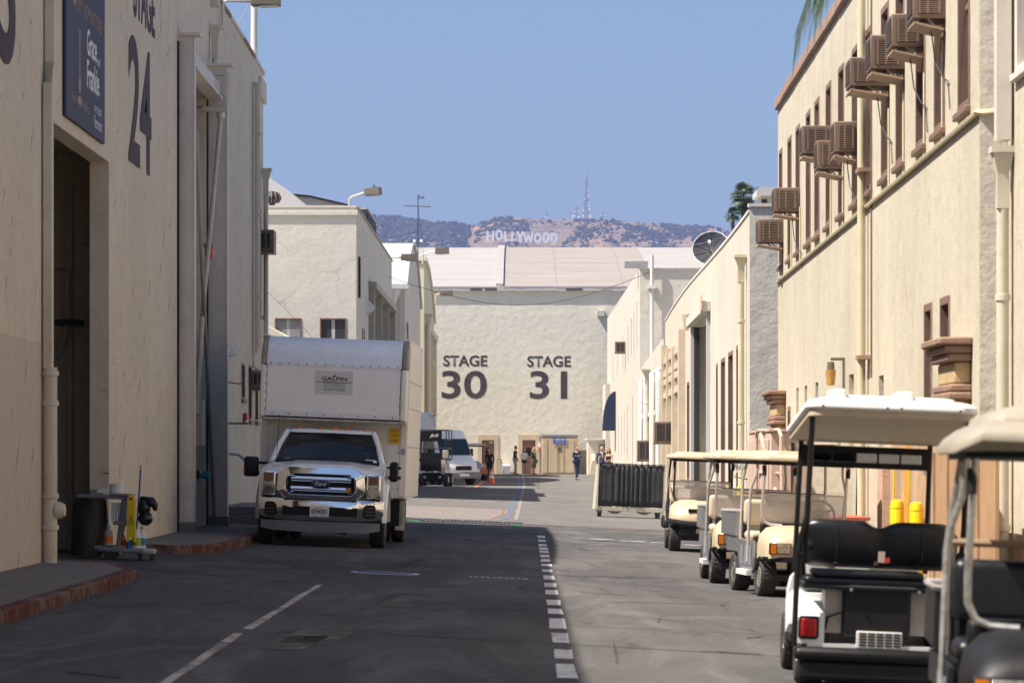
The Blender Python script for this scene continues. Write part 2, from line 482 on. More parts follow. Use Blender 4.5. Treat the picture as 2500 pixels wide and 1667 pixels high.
paint('teal_blue_cloth', (.010,.035,.105), .85, 0, .2, 8)
paint('denim', (.014,.028,.075), .85, 0, .2, 8)
paint('chino', (.58,.53,.48), .85, 0, .1, 8)
paint('white_cloth', (.74,.72,.76), .85, 0, .05, 8)
paint('dark_cloth', (.012,.011,.016), .85, 0, .2, 8)
paint('green_cloth', (.045,.075,.032), .85, 0, .3, 12)
paint('skin', (.55,.31,.21), .55, 0, .06, 6)
paint('hair_brown', (.10,.05,.025), .6, 0, .3, 20)
paint('hair_dark', (.025,.016,.012), .6, 0, .3, 20)
paint('hair_blond', (.42,.26,.12), .6, 0, .3, 20)
paint('hair_grey', (.40,.37,.34), .6, 0, .3, 20)
paint('curtain_black', (.030,.029,.031), .75, 0, .35, 2.5, bump=.3, bscale=9)
paint('hamper_frame', (.47,.44,.36), .55, 0, .08, 2, dirt=(.2,.17,.12), dirt_amt=.4)
paint('ramp_black', (.018,.018,.020), .7, 0, .3, 6)
paint('ramp_green', (.02,.22,.05), .6, 0, .1, 6)
paint('blind_white', (.52,.50,.48), .6, 0, .05, 5)
paint('shutter_dark', (.085,.078,.082), .6, 0, .1, 5)
paint('pole_white', (.70,.66,.60), .45, 0, .05, 3)
paint('teal_plastic', (.01,.26,.38), .4, 0, .1, 5)
paint('mast_steel', (.22,.22,.25), .5, .3, .1, .1)
paint('mast_red', (.55,.40,.40), .5, .2, .1, .1)
paint('palm_leaf', (.045,.072,.018), .5, 0, .4, 3)
paint('palm_trunk', (.16,.12,.085), .9, 0, .3, 3, bump=.5, bscale=6)
paint('metal_wire', (.05,.05,.055), .6, 0, .1, 5)
paint('manhole', (.11,.105,.105), .6, .4, .2, 6, bump=.4, bscale=40)
paint('sticker_violet', (.40,.33,.52), .6, 0, .05, 5)
paint('decal_white', (.66,.64,.63), .4, 0, .02, 5)
paint('plank_a', (.44,.285,.17), .75, 0, .15, 4, dirt=(.25,.14,.08), dirt_amt=.35)
paint('plank_b', (.48,.32,.195), .75, 0, .15, 4, dirt=(.25,.14,.08), dirt_amt=.35)
paint('plank_c', (.38,.235,.135), .75, 0, .15, 4, dirt=(.2,.11,.06), dirt_amt=.35)
paint('plywood', (.40,.235,.125), .75, 0, .12, 2, dirt=(.22,.12,.06), dirt_amt=.3)
paint('door_rust', (.37,.19,.115), .7, 0, .1, 3)
paint('terracotta_pale', (.52,.33,.23), .85, 0, .12, 6, bump=.6, bscale=30)
paint('label_green', (.35,.42,.03), .5, 0, .1, 9)
paint('sign_blue_light', (.02,.14,.45), .4, 0, .1, 5)
paint('cab_grey', (.07,.068,.066), .8, 0, .2, 5)
paint('red_seat', (.55,.04,.03), .5, 0, .1, 4)
paint('red_brown_edge', (.42,.10,.06), .6, 0, .15, 4)

def glass(name, c, rough=.03, alpha=None, trans=0.0):
    n = NT(name); n.col(c); n.set(rough, 0, Coat_Weight=.3)
    n.b.inputs['Transmission Weight'].default_value = trans
    n.b.inputs['IOR'].default_value = 1.5
    if alpha is not None: n.b.inputs['Alpha'].default_value = alpha
def screen_glass(name, tint, gloss=.02):
    n = NT(name); n.n.remove(n.b)
    tr = n.node('ShaderNodeBsdfTransparent'); tr.inputs[0].default_value = (*tint, 1)
    gl = n.node('ShaderNodeBsdfGlossy'); gl.inputs['Roughness'].default_value = gloss
    fr = n.node('ShaderNodeFresnel'); fr.inputs[0].default_value = 1.5
    mx = n.node('ShaderNodeMixShader'); n.link(fr.outputs[0], mx.inputs[0]); n.link(tr.outputs[0], mx.inputs[1]); n.link(gl.outputs[0], mx.inputs[2])
    n.link(mx.outputs[0], n.n['Material Output'].inputs['Surface'])
glass('pane_dark', (.020,.020,.024), .06)
screen_glass('truck_glass', (.42,.47,.47))
glass('van_glass', (.015,.030,.035), .03)
glass('acrylic', (.60,.60,.62), .12, .42)
glass('clear_plastic', (.55,.56,.58), .2, .8)
# ------------------------------------------------------------------ ground, pavements, paint
def make_ground():
    xs = [-9000,-3000,-800,-200,-60,-25,-12,-8,-6,-4.3,-2,0,2,4,6,8,12,25,60,200,800,3000,9000]
    ys = [-400,-150,-60] + list(range(-20, 231, 10)) + [260,320,450,700,1200,2200,3600,5500,9000]
    mb = MB()
    mb.v = [(x, y, zg(x, y)) for y in ys for x in xs]
    n = len(xs)
    mb.f = [(j*n+i, j*n+i+1, (j+1)*n+i+1, (j+1)*n+i) for j in range(len(ys)-1) for i in range(n-1)]
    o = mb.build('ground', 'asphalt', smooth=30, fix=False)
    return tag(o, kind='structure')
ground = make_ground()

def patch(name, pts, mat, lift=.004, parent=ground, nsub=1):
    "flat mark lying on the ground; pts is a polygon in plan"
    me = bpy.data.meshes.new(name)
    me.from_pydata([(x, y, zg(x, y)+lift) for x, y in pts], [], [tuple(range(len(pts)))])
    me.materials.append(M[mat]); me.update()
    return mobj(name, me, parent)
def strip(name, p0, p1, w, mat, lift=.004, jag=0, seg=6, parent=ground):
    d = Vector((p1[0]-p0[0], p1[1]-p0[1])); L = d.length; d.normalize(); nn = Vector((-d.y, d.x))
    a = []; b = []
    for i in range(seg+1):
        c = Vector(p0) + d*(L*i/seg); j1 = random.uniform(-jag, jag); j2 = random.uniform(-jag, jag)
        a.append(c + nn*(w/2+j1)); b.append(c - nn*(w/2+j2))
    me = bpy.data.meshes.new(name); q = a + b
    me.from_pydata([(p.x, p.y, zg(p.x, p.y)+lift) for p in q], [], [(i, i+1, seg+2+i, seg+1+i) for i in range(seg)])
    me.materials.append(M[mat]); me.update()
    return mobj(name, me, parent)

# dashed lane line of small painted blocks
for (v0, v1) in [(1226,1231),(1235,1240),(1245,1250),(1253,1258),(1260,1265),(1269,1275),(1279,1285),(1290,1295),(1302,1308),(1316,1325),(1333,1342),(1349,1359),(1371,1383),(1391,1403),(1413,1436),(1446,1468),(1483,1504),(1516,1548),(1562,1580)]:
    ya = 1.585*7840/(v1-1044); yb = 1.585*7840/(v0-1044)
    xa = .355 + (ya-23.9)*.0024; xb = .355 + (yb-23.9)*.0024; w = .075
    j = lambda: random.uniform(-.008, .008)
    patch('lane_dash', [(xa-w+j(), ya), (xa+w+j(), ya+.02), (xb+w+j(), yb), (xb-w+j(), yb-.02)], 'road_white')
for k in range(4):
    ya = 17.2+k*1.1
    patch('lane_dash', [(.27, ya), (.42, ya), (.42, ya+.5), (.27, ya+.5)], 'road_white')
# old worn parking lines
strip('painted_line', (-2.32, 20.3), (-2.36, 28.8), .085, 'road_white_worn', jag=.01)
strip('painted_line', (-2.34, 29.5), (-2.30, 39.6), .075, 'road_white_worn', jag=.01)
strip('painted_line', (-2.30, 39.7), (-5.0, 42.8), .10, 'road_faint', jag=.01)
strip('painted_line', (-2.35, 51.2), (-2.25, 55.8), .11, 'road_faint', jag=.01)
strip('painted_line', (-1.4, 131), (-.05, 131), .25, 'road_white', seg=3)
bl = [(-.30, 84), (-.26, 92), (-.12, 125), (.04, 160), (.07, 212)]
for a_, b_ in zip(bl[:-1], bl[1:]):
    strip('painted_line', a_, b_, .13, 'road_blue', jag=.025, seg=9)
    strip('painted_line', (a_[0]+.24, a_[1]), (b_[0]+.24, b_[1]), .09, 'road_faint_white', .004, .02, 9)
strip('painted_line', (1.1, 190), (.9, 150), .14, 'road_faint', seg=4)
strip('painted_line', (-1.9, 150), (-1.6, 212), .14, 'road_orange', seg=4)
for x0, y0, L in [(2.0, 66.8, .5), (2.6, 66.4, .35), (3.2, 65.6, .3), (1.4, 67.4, .5), (-2.2, 122, .4), (-1.7, 124, .3)]:
    strip('painted_line', (x0, y0), (x0+L, y0-.1), .25, 'road_white', jag=.05, seg=3)
for x0, y0, w, L in [(-1.45, 34.7, .36, 3.0), (-2.05, 26.7, .36, 2.2), (-2.0, 27.6, .5, 3.2)]:
    patch('faded_paint_patch', [(x0, y0), (x0+w, y0+.1), (x0+w+.1, y0+L), (x0+.15, y0+L-.1)], 'road_faint')
# orange utility survey marks near the cable ramp
for a, b in [((-.62, 86), (-.35, 86.6)), ((-.62, 86), (-.6, 89)), ((-.35, 92), (-.32, 97)), ((-.5, 91), (-.2, 90.6)), ((-.42, 96.5), (-.2, 97))]:
    strip('utility_mark', a, b, .045, 'road_orange', .009, .01, 4)
# pale resurfaced strips in the sunlit cross street
worn_paint('patch_pale', (.24,.205,.185), .52, (.185,.165,.155))
patch('resurfaced_strip', [(-4.2, 82.2), (-2.4, 81.4), (-.75, 82.0), (-.55, 86.5), (-.40, 90.3), (-.45, 98.6), (-1.9, 99.5), (-4.4, 98.8)], 'patch_pale')
rq = random.Random(2)
for y0 in (83.2, 85.0, 87.2, 89.6, 92.2, 95.0):
    x = -4.0
    while x < -.75:
        if rq.random() < .8: patch('mortar_dash', [(x, y0), (x+.09, y0+.02), (x+.12, y0+.22), (x+.03, y0+.22)], 'road_white_worn', .008)
        x += rq.uniform(.13, .22)
# tar filled joints and dark stains
worn_paint('tar', (.040,.039,.039), .50, (.085,.08,.078))
for p0, p1, w in [((-1.2, 29.6), (5, 27.8), .05), ((-6, 33.3), (5, 31.8), .03), ((.5, 46.0), (1.6, 45.9), .06), ((1.3, 46.2), (2.2, 46.1), .05), ((1.6, 63), (2.5, 62.7), .06), ((-2.6, 57), (3.6, 52), .03), ((1.55, 28.9), (2.05, 28.8), .18), ((-1, 36), (-.7, 36), .05), ((1.1, 110), (3.4, 108), .10), ((1.4, 100), (3.4, 99), .09), ((-3, 141), (4, 141), .1), ((-3, 70.5), (4, 69.5), .05), ((1.0, 52.2), (2.0, 52.5), .05), ((.9, 38), (2.3, 38.6), .04)]:
    strip('tar_joint', p0, p1, w, 'tar', .004, w*.3, 8)
rt = random.Random(21)
for k in range(30):
    x0 = rt.uniform(.7, 3.6) if k < 22 else rt.uniform(-3.5, .3); y0 = rt.uniform(22, 72); L = rt.uniform(.15, .9)
    if k % 3 == 0: strip('tar_joint', (x0, y0), (x0+rt.uniform(-.06, .06), y0+L*5), rt.uniform(.010, .018), 'tar', .005, .006, 7)
    else: strip('tar_joint', (x0, y0), (x0+L, y0+rt.uniform(-.6, .6)), rt.uniform(.02, .05), 'tar', .005, .02, 7)
mh = thing('manhole_cover', 'round grey manhole cover in the shaded asphalt before the truck', 'manhole cover', (-1.72, 44.2, zg(-1.72, 44.2)), lean=LEAN)
MB().lathe([(.0, .004), (.44, .006), (.45, .0)], n=32).build('ring', 'steel', mh)
MB().lathe([(.0, .012), (.37, .012), (.38, .007)], n=32).build('lid', 'manhole', mh)
dr = thing('drain_grate', 'narrow metal drain grate crossing the shaded lane', 'drain', (-.25, 44.0, zg(-.25, 44.0)), lean=LEAN)
MB().box(-.38, .38, -.10, .10, .003, .008).build('frame', 'steel', dr)
for k in range(9):
    MB().box(-.35+k*.078, -.31+k*.078, -.08, .08, .008, .014).build('bar', 'manhole', dr)

def pavement(name, x0, x1, y0, y1, kerb_mat, endcap=0.9):
    "raised pavement against the left wall with a painted kerb and rounded ends"
    top = MB(); step = 1.5
    pts = []
    ys = []
    y = y0
    while y < y1: ys.append(y); y += step
    ys.append(y1)
    edge = []
    for y in ys:
        d0 = max(0, 1-(y-y0)/endcap) if endcap else 0
        d1 = max(0, 1-(y1-y)/endcap) if endcap else 0
        edge.append((x1 - .55*max(d0, d1)**2, y))
    mb = MB()
    for (xe, y) in edge:
        mb.v.append((x0, y, zg(x0, y)+.12)); mb.v.append((xe-.16, y, zg(xe, y)+.12))
    mb.f = [(2*i, 2*i+1, 2*i+3, 2*i+2) for i in range(len(edge)-1)]
    p = tag(mb.build(name, 'sidewalk_concrete', smooth=0), kind='structure')
    # kerb stones along the edge, then around both ends
    path = [(x0, ys[0])] + edge + [(x0, ys[-1])]
    for i in range(len(path)-1):
        a = Vector(path[i]); b = Vector(path[i+1]); d = (b-a)
        if d.length < .05: continue
        d.normalize(); nn = Vector((d.y, -d.x)) if i not in (0, len(path)-2) else Vector((d.y, -d.x))
        inn = -nn*.16
        g = .006
        a2 = a + d*g; b2 = b - d*g
        dzv = random.uniform(-.004, .006)
        lo = [(a2.x, a2.y, zg(a2.x,a2.y)-.05), (b2.x, b2.y, zg(b2.x,b2.y)-.05), (b2.x+inn.x, b2.y+inn.y, zg(b2.x,b2.y)-.05), (a2.x+inn.x, a2.y+inn.y, zg(a2.x,a2.y)-.05)]
        hi = [(q[0], q[1], q[2]+.05+.124+dzv) for q in lo]
        MB().hexa(lo, hi).build('kerb_stone', kerb_mat, p, bevel=.02)
    return p
pavement('sidewalk', -5.6, -4.32, -15, 41.0, 'kerb_red', 2.5)
pavement('sidewalk', -5.6, -4.28, 48.3, 73, 'kerb_red', 2.5)
pavement('sidewalk', -5.6, -4.4, 117, 216, 'concrete', 1.5)

# ------------------------------------------------------------------ wall builder with real openings
class Wall:
    "upright wall from p0 to p1 (plan); t runs along it from 0 to its length, n points outwards"
    def __init__(s, p0, p1, nsign=1):
        s.p0 = Vector((p0[0], p0[1], 0)); s.p1 = Vector((p1[0], p1[1], 0))
        s.d = (s.p1 - s.p0); s.L = s.d.length; s.d.normalize()
        s.n = Vector((s.d.y, -s.d.x, 0))*nsign
    def P(s, t, z, out=0): return s.p0 + s.d*t + s.n*out + Vector((0,0,z))
    def box(s, mb, t0, t1, z0, z1, o0, o1):
        return mb.hexa([s.P(t0,z0,o0), s.P(t1,z0,o0), s.P(t1,z0,o1), s.P(t0,z0,o1)], [s.P(t0,z1,o0), s.P(t1,z1,o0), s.P(t1,z1,o1), s.P(t0,z1,o1)])
    def face(s, z0, ztop, holes, depth, extra=()):
        "ztop: function of t or number; holes (t0,t1,z0,z1)"
        mb = MB()
        zt = ztop if callable(ztop) else (lambda t: ztop)
        ts = sorted(set([0, s.L] + [h[0] for h in holes] + [h[1] for h in holes] + list(extra)))
        zs = sorted(set([z0] + [h[2] for h in holes] + [h[3] for h in holes]))
        def inside(t, z): return any(h[0]-1e-6 < t < h[1]+1e-6 and h[2]-1e-6 < z < h[3]+1e-6 for h in holes)
        for i in range(len(ts)-1):
            ta, tb = ts[i], ts[i+1]
            if tb-ta < 1e-6: continue
            for j in range(len(zs)):
                za = zs[j]; last = j == len(zs)-1
                if not last:
                    zb0 = zb1 = zs[j+1]
                else: zb0, zb1 = zt(ta), zt(tb)
                if not last and inside((ta+tb)/2, (za+zb0)/2): continue
                mb.add([s.P(ta,za), s.P(tb,za), s.P(tb,zb1), s.P(ta,zb0)], [(0,1,2,3)])
        for (a, b, c, e) in holes:
            mb.add([s.P(a,c), s.P(b,c), s.P(b,c,-depth), s.P(a,c,-depth)], [(0,1,2,3)])
            mb.add([s.P(a,e), s.P(b,e), s.P(b,e,-depth), s.P(a,e,-depth)], [(3,2,1,0)])
            mb.add([s.P(a,c), s.P(a,e), s.P(a,e,-depth), s.P(a,c,-depth)], [(0,1,2,3)])
            mb.add([s.P(b,c), s.P(b,e), s.P(b,e,-depth), s.P(b,c,-depth)], [(3,2,1,0)])
        return mb
    def window(s, parent, t0, t1, z0, z1, depth=.14, fw=.07, frame='brown_trim', pane='pane_dark', rail=True, sill=True, blind=None, mull=0, proud=.012):
        f = MB()
        s.box(f, t0, t0+fw, z0, z1, -depth+.02, proud); s.box(f, t1-fw, t1, z0, z1, -depth+.02, proud)
        s.box(f, t0+fw, t1-fw, z1-fw, z1, -depth+.02, proud); s.box(f, t0+fw, t1-fw, z0, z0+fw, -depth+.02, proud)
        w = f.build('window', frame, parent, bevel=.008)
        if rail:
            zm = (z0+z1)/2
            s.box(MB(), t0+fw, t1-fw, zm-.03, zm+.03, -depth+.04, -depth+.09).build('rail', frame, w)
        for k in range(mull):
            tm = t0 + (t1-t0)*(k+1)/(mull+1)
            s.box(MB(), tm-.02, tm+.02, z0+fw, z1-fw, -depth+.03, -depth+.08).build('mullion', frame, w)
        g = MB(); s.box(g, t0+fw*.8, t1-fw*.8, z0+fw*.8, z1-fw*.8, -depth+.005, -depth+.03)
        g.build('pane', pane, w)
        if blind:
            b = MB(); zb = z0+fw+(z1-z0-2*fw)*blind
            zz = z1-fw-.02
            while zz > zb:
                s.box(b, t0+fw+.02, t1-fw-.02, zz-.028, zz, -depth+.035, -depth+.042); zz -= .04
            b.build('blind', 'blind_white', w)
        if sill:
            s.box(MB(), t0-.04, t1+.04, z0-.07, z0, -depth+.02, .06).build('sill', frame, w, bevel=.01)
        return w
def mass(parent, x0, x1, y0, y1, z0, z1, mat='roof_white', name='building_core'):
    return MB().box(x0, x1, y0, y1, z0, z1).build(name, mat, parent, smooth=0)

# ------------------------------------------------------------------ left stage with the tall entrance recess
XL = -5.57
def world_thing(name, label, cat, group=None):
    return thing(name, label, cat, (0,0,0), 0, group)
b1 = world_thing('stage_building', 'shaded cream stage numbered 24 with gouged plaster, nearest on the left', 'building')
w1 = Wall((XL, -25), (XL, 74.6))                 # t = y + 25
T = lambda y: y + 25
def top1(t):
    y = t - 25
    if y < 48.5: return 9.66
    return 9.78 + .25*math.sin(math.pi*max(0, min(1, (y-49)/30)))
holes = [(T(40.7), T(46.46), .0, 5.58), (T(58.3), T(60.9), .0, 8.0), (T(68.7), T(69.5), 2.72, 3.45), (T(70.5), T(71.25), 2.3, 3.45), (T(72.3), T(73.0), 2.3, 3.45), (T(72.1), T(73.9), 4.6, 6.9), (T(63.95), T(64.9), .62, 2.7)]
wm = w1.face(-.2, top1, holes, .26, [T(48.5), T(48.51)] + [T(y) for y in range(50, 75, 3)])
wm.build('wall', 'stucco_left', b1, smooth=0)
# north end wall, roof, inner mass
MB().add([(XL, 74.6, -.2), (-22, 74.6, -.2), (-22, 74.6, 9.78), (XL, 74.6, 9.78)], [(0,1,2,3)]).build('end_wall', 'stucco_left', b1, smooth=0)
ZI = XL-.27
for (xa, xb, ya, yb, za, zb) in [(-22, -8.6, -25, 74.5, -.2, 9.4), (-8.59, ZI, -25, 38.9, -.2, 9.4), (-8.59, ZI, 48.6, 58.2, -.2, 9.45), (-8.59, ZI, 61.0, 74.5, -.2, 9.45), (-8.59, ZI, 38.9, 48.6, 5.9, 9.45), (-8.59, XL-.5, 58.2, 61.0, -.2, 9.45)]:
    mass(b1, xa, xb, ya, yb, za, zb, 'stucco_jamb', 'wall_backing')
ys = [48.5, 51, 54, 57, 60, 63, 66, 69, 72, 74.65]
for i in range(len(ys)-1):
    a, b = ys[i], ys[i+1]; za, zb = top1(T(a+.001)), top1(T(b))
    MB().hexa([(XL-.35, a+.01, za), (XL+.04, a+.01, za), (XL+.04, b-.01, zb), (XL-.35, b-.01, zb)], [(XL-.35, a+.01, za+.07), (XL+.04, a+.01, za+.07), (XL+.04, b-.01, zb+.07), (XL-.35, b-.01, zb+.07)]).build('coping', 'terracotta' if i % 2 else 'frame_grey', b1)
MB().box(XL-.35, XL+.03, -25, 48.48, 9.66, 9.74).build('coping', 'frame_grey', b1)
MB().box(XL-.3, XL+.07, 73.2, 74.68, 9.25, 9.72).build('parapet_block', 'stucco_left', b1, bevel=.02)
# elephant-door leaf in its recess and the small windows
MB().box(XL-.32, XL-.24, 58.25, 60.95, .1, 8.1).build('sliding_door', 'concrete', b1)
for k in range(3):
    MB().box(XL-.24, XL-.20, 58.3, 60.9, 1.4+k*2.4, 1.52+k*2.4).build('door_rail', 'frame_grey', b1)
for (a, b, c, e) in holes[2:5]: w1.window(b1, a, b, c, e, .2, .05)
w1.window(b1, T(72.1), T(73.9), 4.6, 6.9, .2, .07)
w1.box(MB(), T(63.98), T(64.87), .6, 2.68, -.2, -.15).build('entrance_door', 'door_brown', b1)
# steel portal for the sliding door
for (y, w, zt) in [(55.85, .27, 8.45), (61.1, .36, 8.55)]:
    post = MB(); post.box(XL, XL+w, y, y+.012, .2, zt)
    post.box(XL+.01, XL+w-.012, y+.013, y+.24, .2, zt-.02)
    p = post.build('portal_post', 'frame_grey', b1)
    MB().box(XL+w-.011, XL+w+.006, y-.01, y+.26, .2, zt-.01).build('flange', 'frame_edge', p)
    MB().box(XL-.02, XL+w+.10, y-.08, y+.3, zt, zt+.045).build('cap_plate', 'frame_grey', p)
    MB().box(XL, XL+w+.02, y-.02, y+.25, .2, .5).build('foot', 'concrete', p)
    MB().box(XL+.002, XL+.03, y-.12, y-.0, .2, zt-.1).build('shadow_strip', 'dark_metal', p)  # solid dark strip painting a shadow line beside the post
bm = MB().box(XL+.06, XL+.24, 56.12, 61.0, 7.98, 8.24)
bm.build('portal_beam', 'frame_edge', b1, bevel=.01)
MB().box(XL+.03, XL+.30, 56.12, 61.0, 7.93, 7.975).build('track', 'frame_grey', b1)
hk = MB(); hk.box(XL+.02, XL+.44, 60.3, 60.45, 8.3, 8.38); hk.box(XL+.36, XL+.44, 60.3, 60.45, 7.75, 8.3); hk.box(XL-.02, XL+.44, 60.3, 60.45, 7.66, 7.749)
hk.build('hanger_bracket', 'pipe_cream', b1, bevel=.01)
# pipes on the left wall
def pipe(parent, pts, r, mat, name='downspout', n=10): return MB().tube(pts, r, n).build(name, mat, parent)
dp = MB(); dp.box(XL+.01, XL+.13, 40.05, 40.2, 6.2, 9.66); dp.hexa([(XL+.01,40.05,5.95),(XL+.13,39.85,5.95),(XL+.13,40.0,5.95),(XL+.01,40.2,5.95)], [(XL+.01,40.05,6.199),(XL+.13,40.05,6.199),(XL+.13,40.2,6.199),(XL+.01,40.2,6.199)])
dp.box(XL+.015, XL+.125, 39.88, 40.02, 2.6, 5.949)
d = dp.build('downspout', 'pipe_cream', b1, bevel=.01)
MB().tube([(XL+.09, 39.95, .32), (XL+.09, 39.95, 2.62)], .085, 12).build('lower_pipe', 'pipe_cream', d)
for z in (.75, 1.12, 2.2, 2.55): MB().lathe([(.086, -.03), (.105, -.028), (.105, .028), (.086, .03)], (XL+.09, 39.95, z), 'z', 12).build('collar', 'pipe_cream', d)
MB().lathe([(.0, 0), (.1, .01), (.1, .06), (.07, .12), (0, .13)], (XL+.15, 39.95, .95), 'x', 12).build('cleanout_cap', 'pipe_cream', d)
pipe(b1, [(XL-.75, 48.2, 0), (XL-.75, 48.2, 4.2), (XL-.75, 48.2, 5.4)], .05, 'pipe_dark', 'conduit')
pipe(b1, [(XL-.9, 46.6, 2.6), (XL-.9, 46.9, 2.75), (XL-.8, 47.8, 3.1), (XL-.78, 48.1, 3.4), (XL-.78, 48.1, 4.2)], .04, 'pipe_dark', 'conduit')
MB().box(XL-.95, XL-.6, 48.0, 48.5, 3.42, 3.5).build('pipe_clamp', 'dark_metal', b1)
# leader with hopper by the portal, second hopper further on
def hopper(parent, x, y, zt, w, mat, r, zb, name='rainwater_pipe'):
    p = MB().tube([(x, y, zt-.5), (x, y, zb)], r, 10).build(name, mat, parent)
    h = MB(); h.loft([[(x-q, y-q, z), (x+q, y-q, z), (x+q, y+q, z), (x-q, y+q, z)] for q, z in ((r, zt-.55), (w*.55, zt-.22), (w, zt-.02))])
    h.build('hopper', mat, p); MB().box(x-w*1.18, x+w*1.18, y-w*1.18, y+w*1.18, zt-.02, zt+.04).build('hopper_rim', mat, p)
    z = zt-1.4
    while z > zb+.3:
        MB().lathe([(r, -.03), (r*1.2, -.028), (r*1.2, .028), (r, .03)], (x, y, z), 'z', 10).build('collar', mat, p); z -= 2.2
    return p
hopper(b1, XL+.10, 61.6, 9.3, .11, 'pipe_cream', .06, 6.2)
hopper(b1, XL+.11, 73.9, 7.75, .11, 'pipe_cream', .055, .4)
pipe(b1, [(XL+.30, 60.5, 7.6), (XL+.12, 58.9, 4.0)], .04, 'pipe_cream', 'brace_pipe')
pipe(b1, [(XL+.12, 58.9, 3.98), (XL+.08, 58.3, 2.3)], .045, 'pipe_cream', 'brace_pipe')
pipe(b1, [(XL+.16, 57.3, 7.0), (XL+.16, 58.8, 4.2), (XL+.18, 60.6, .5)], .035, 'pipe_dark', 'brace_pipe')
MB().lathe([(.05, -.07), (.075, -.06), (.075, .06), (.05, .07)], (XL+.30, 60.5, 7.62), 'z', 10).build('pipe_joint', 'pole_white', b1)
pipe(b1, [(XL+.09, 71.6, 9.4), (XL+.09, 71.6, 3.95), (XL+.05, 71.6, 3.8), (XL-.05, 71.6, 3.72)], .075, 'pipe_cream')
pipe(b1, [(XL+.05, 71.25, 9.3), (XL+.05, 71.25, 3.4)], .025, 'pipe_cream', 'conduit')
pipe(b1, [(XL+.06, 62.2, .3), (XL+.06, 62.2, 5.5)], .05, 'pipe_dark', 'conduit')
for z in (8.3, 6.6, 4.9): MB().box(XL, XL+.18, 71.5, 71.72, z, z+.04).build('pipe_clamp', 'pipe_cream', b1)
MB().box(XL, XL+.16, 61.65, 61.95, 10.05-.35, 10.05-.2).build('vent_box', 'pipe_cream', b1)
# utility boxes in the portal bay
MB().box(XL+.02, XL+.16, 58.6, 58.9, 1.75, 2.55).build('meter_box', 'pipe_cream', b1, bevel=.01)
sp = MB().lathe([(.03, 0), (.05, .03), (.075, .16), (.02, .17)], (XL+.1, 58.7, 1.25), 'x', 10).build('alarm_horn', 'teal_plastic', b1)
MB().box(XL+.0, XL+.1, 58.62, 58.78, 1.18, 1.34).build('horn_mount', 'dark_metal', b1)
wd = MB(); wd.add([(XL,64.6,3.45),(XL,65.3,3.45),(XL,65.3,3.9),(XL,64.6,3.9),(XL+.22,64.9,3.5),(XL+.22,65.05,3.5)], [(0,1,5,4),(3,4,5,2),(0,4,3),(1,2,5),(0,3,2,1)])
wd.build('vent_hood', 'rail_metal', b1)
MB().box(XL, XL+.04, 72.2, 73.2, 3.95, 4.5).build('notice_frame', 'pipe_cream', b1)
# lettering
up = (0,0,1)
lettering('stage_number', '24', 3.05, 1.86, (XL+.008, 48.75, 5.8), (0,1,0), up, 'lettering_dark', b1, off=.022)
lettering('stage_word', 'STAGE', 2.9, .82, (XL+.008, 49.4, 7.95), (0,1,0), up, 'lettering_dark', b1, off=.02)
lettering('stage_number', '23', 3.05, 1.86, (XL+.008, 34.75, 5.83), (0,1,0), up, 'lettering_dark', b1, off=.022)

# entrance steps with hand rails
st = world_thing('entrance_steps', 'two grey concrete steps below the side door of the left stage', 'steps')
for k, (x1, y0, z1) in enumerate([(-4.55, 62.9, .48), (-4.62, 63.25, .64)]):
    MB().box(XL+.005, x1, y0, 68.6, .15 if k == 0 else .481, z1).build('step', 'concrete', st, bevel=.015)
hr = world_thing('stair_handrail', 'brown pipe handrail rising beside the shaded entrance steps', 'handrail')
MB().tube([(XL+.02, 64.9, .64), (XL+.02, 64.9, 3.0)], .035).build('post', 'brown_trim', hr)
MB().tube([(XL+.08, 65.0, 1.62), (XL+.25, 65.1, 1.6), (-4.75, 65.2, 1.05), (-4.68, 65.2, 1.0)], .03).build('rail', 'grey_tube', hr)
MB().tube([(-4.9, 65.2, 1.1), (-4.9, 65.2, .64)], .028).build('post', 'grey_tube', hr)
MB().tube([(XL+.06, 63.0, 1.6), (XL+.1, 62.7, 1.6), (XL+.06, 62.3, 1.0), (XL+.12, 62.2, .96)], .028).build('rail', 'brown_trim', hr)
MB().tube([(XL+.02, 64.9, 2.98), (XL+.35, 64.9, 2.94)], .012).build('bracket', 'brown_trim', hr)
def beacon(label, x, y, z, arm):
    b = world_thing('warning_beacon', label, 'warning light')
    MB().box(XL, x+.06, y-.03, y+.03, z-.045, z-.005).build('bracket', 'grey_plastic', b)
    MB().lathe([(0, .0), (.062, .0), (.062, .03), (.0, .031)], (x, y, z-.004), 'z', 14).build('base', 'steel', b)
    MB().lathe([(.056, .028), (.05, .155), (.035, .175), (0, .178)], (x, y, z), 'z', 14).build('lens', 'red_lens', b)
beacon('red beacon on an arm above the entrance steps', XL+.38, 64.95, 2.22, .4)
b = world_thing('warning_beacon', 'red beacon hanging high on the sliding door frame', 'warning light')
MB().box(XL, XL+.2, 60.0, 60.12, 5.24, 5.32).build('bracket', 'grey_plastic', b)
MB().lathe([(0, .0), (.075, .0), (.085, -.13), (.06, -.19), (0, -.2)], (XL+.14, 60.06, 5.24), 'z', 14).build('lens', 'red_lens', b)

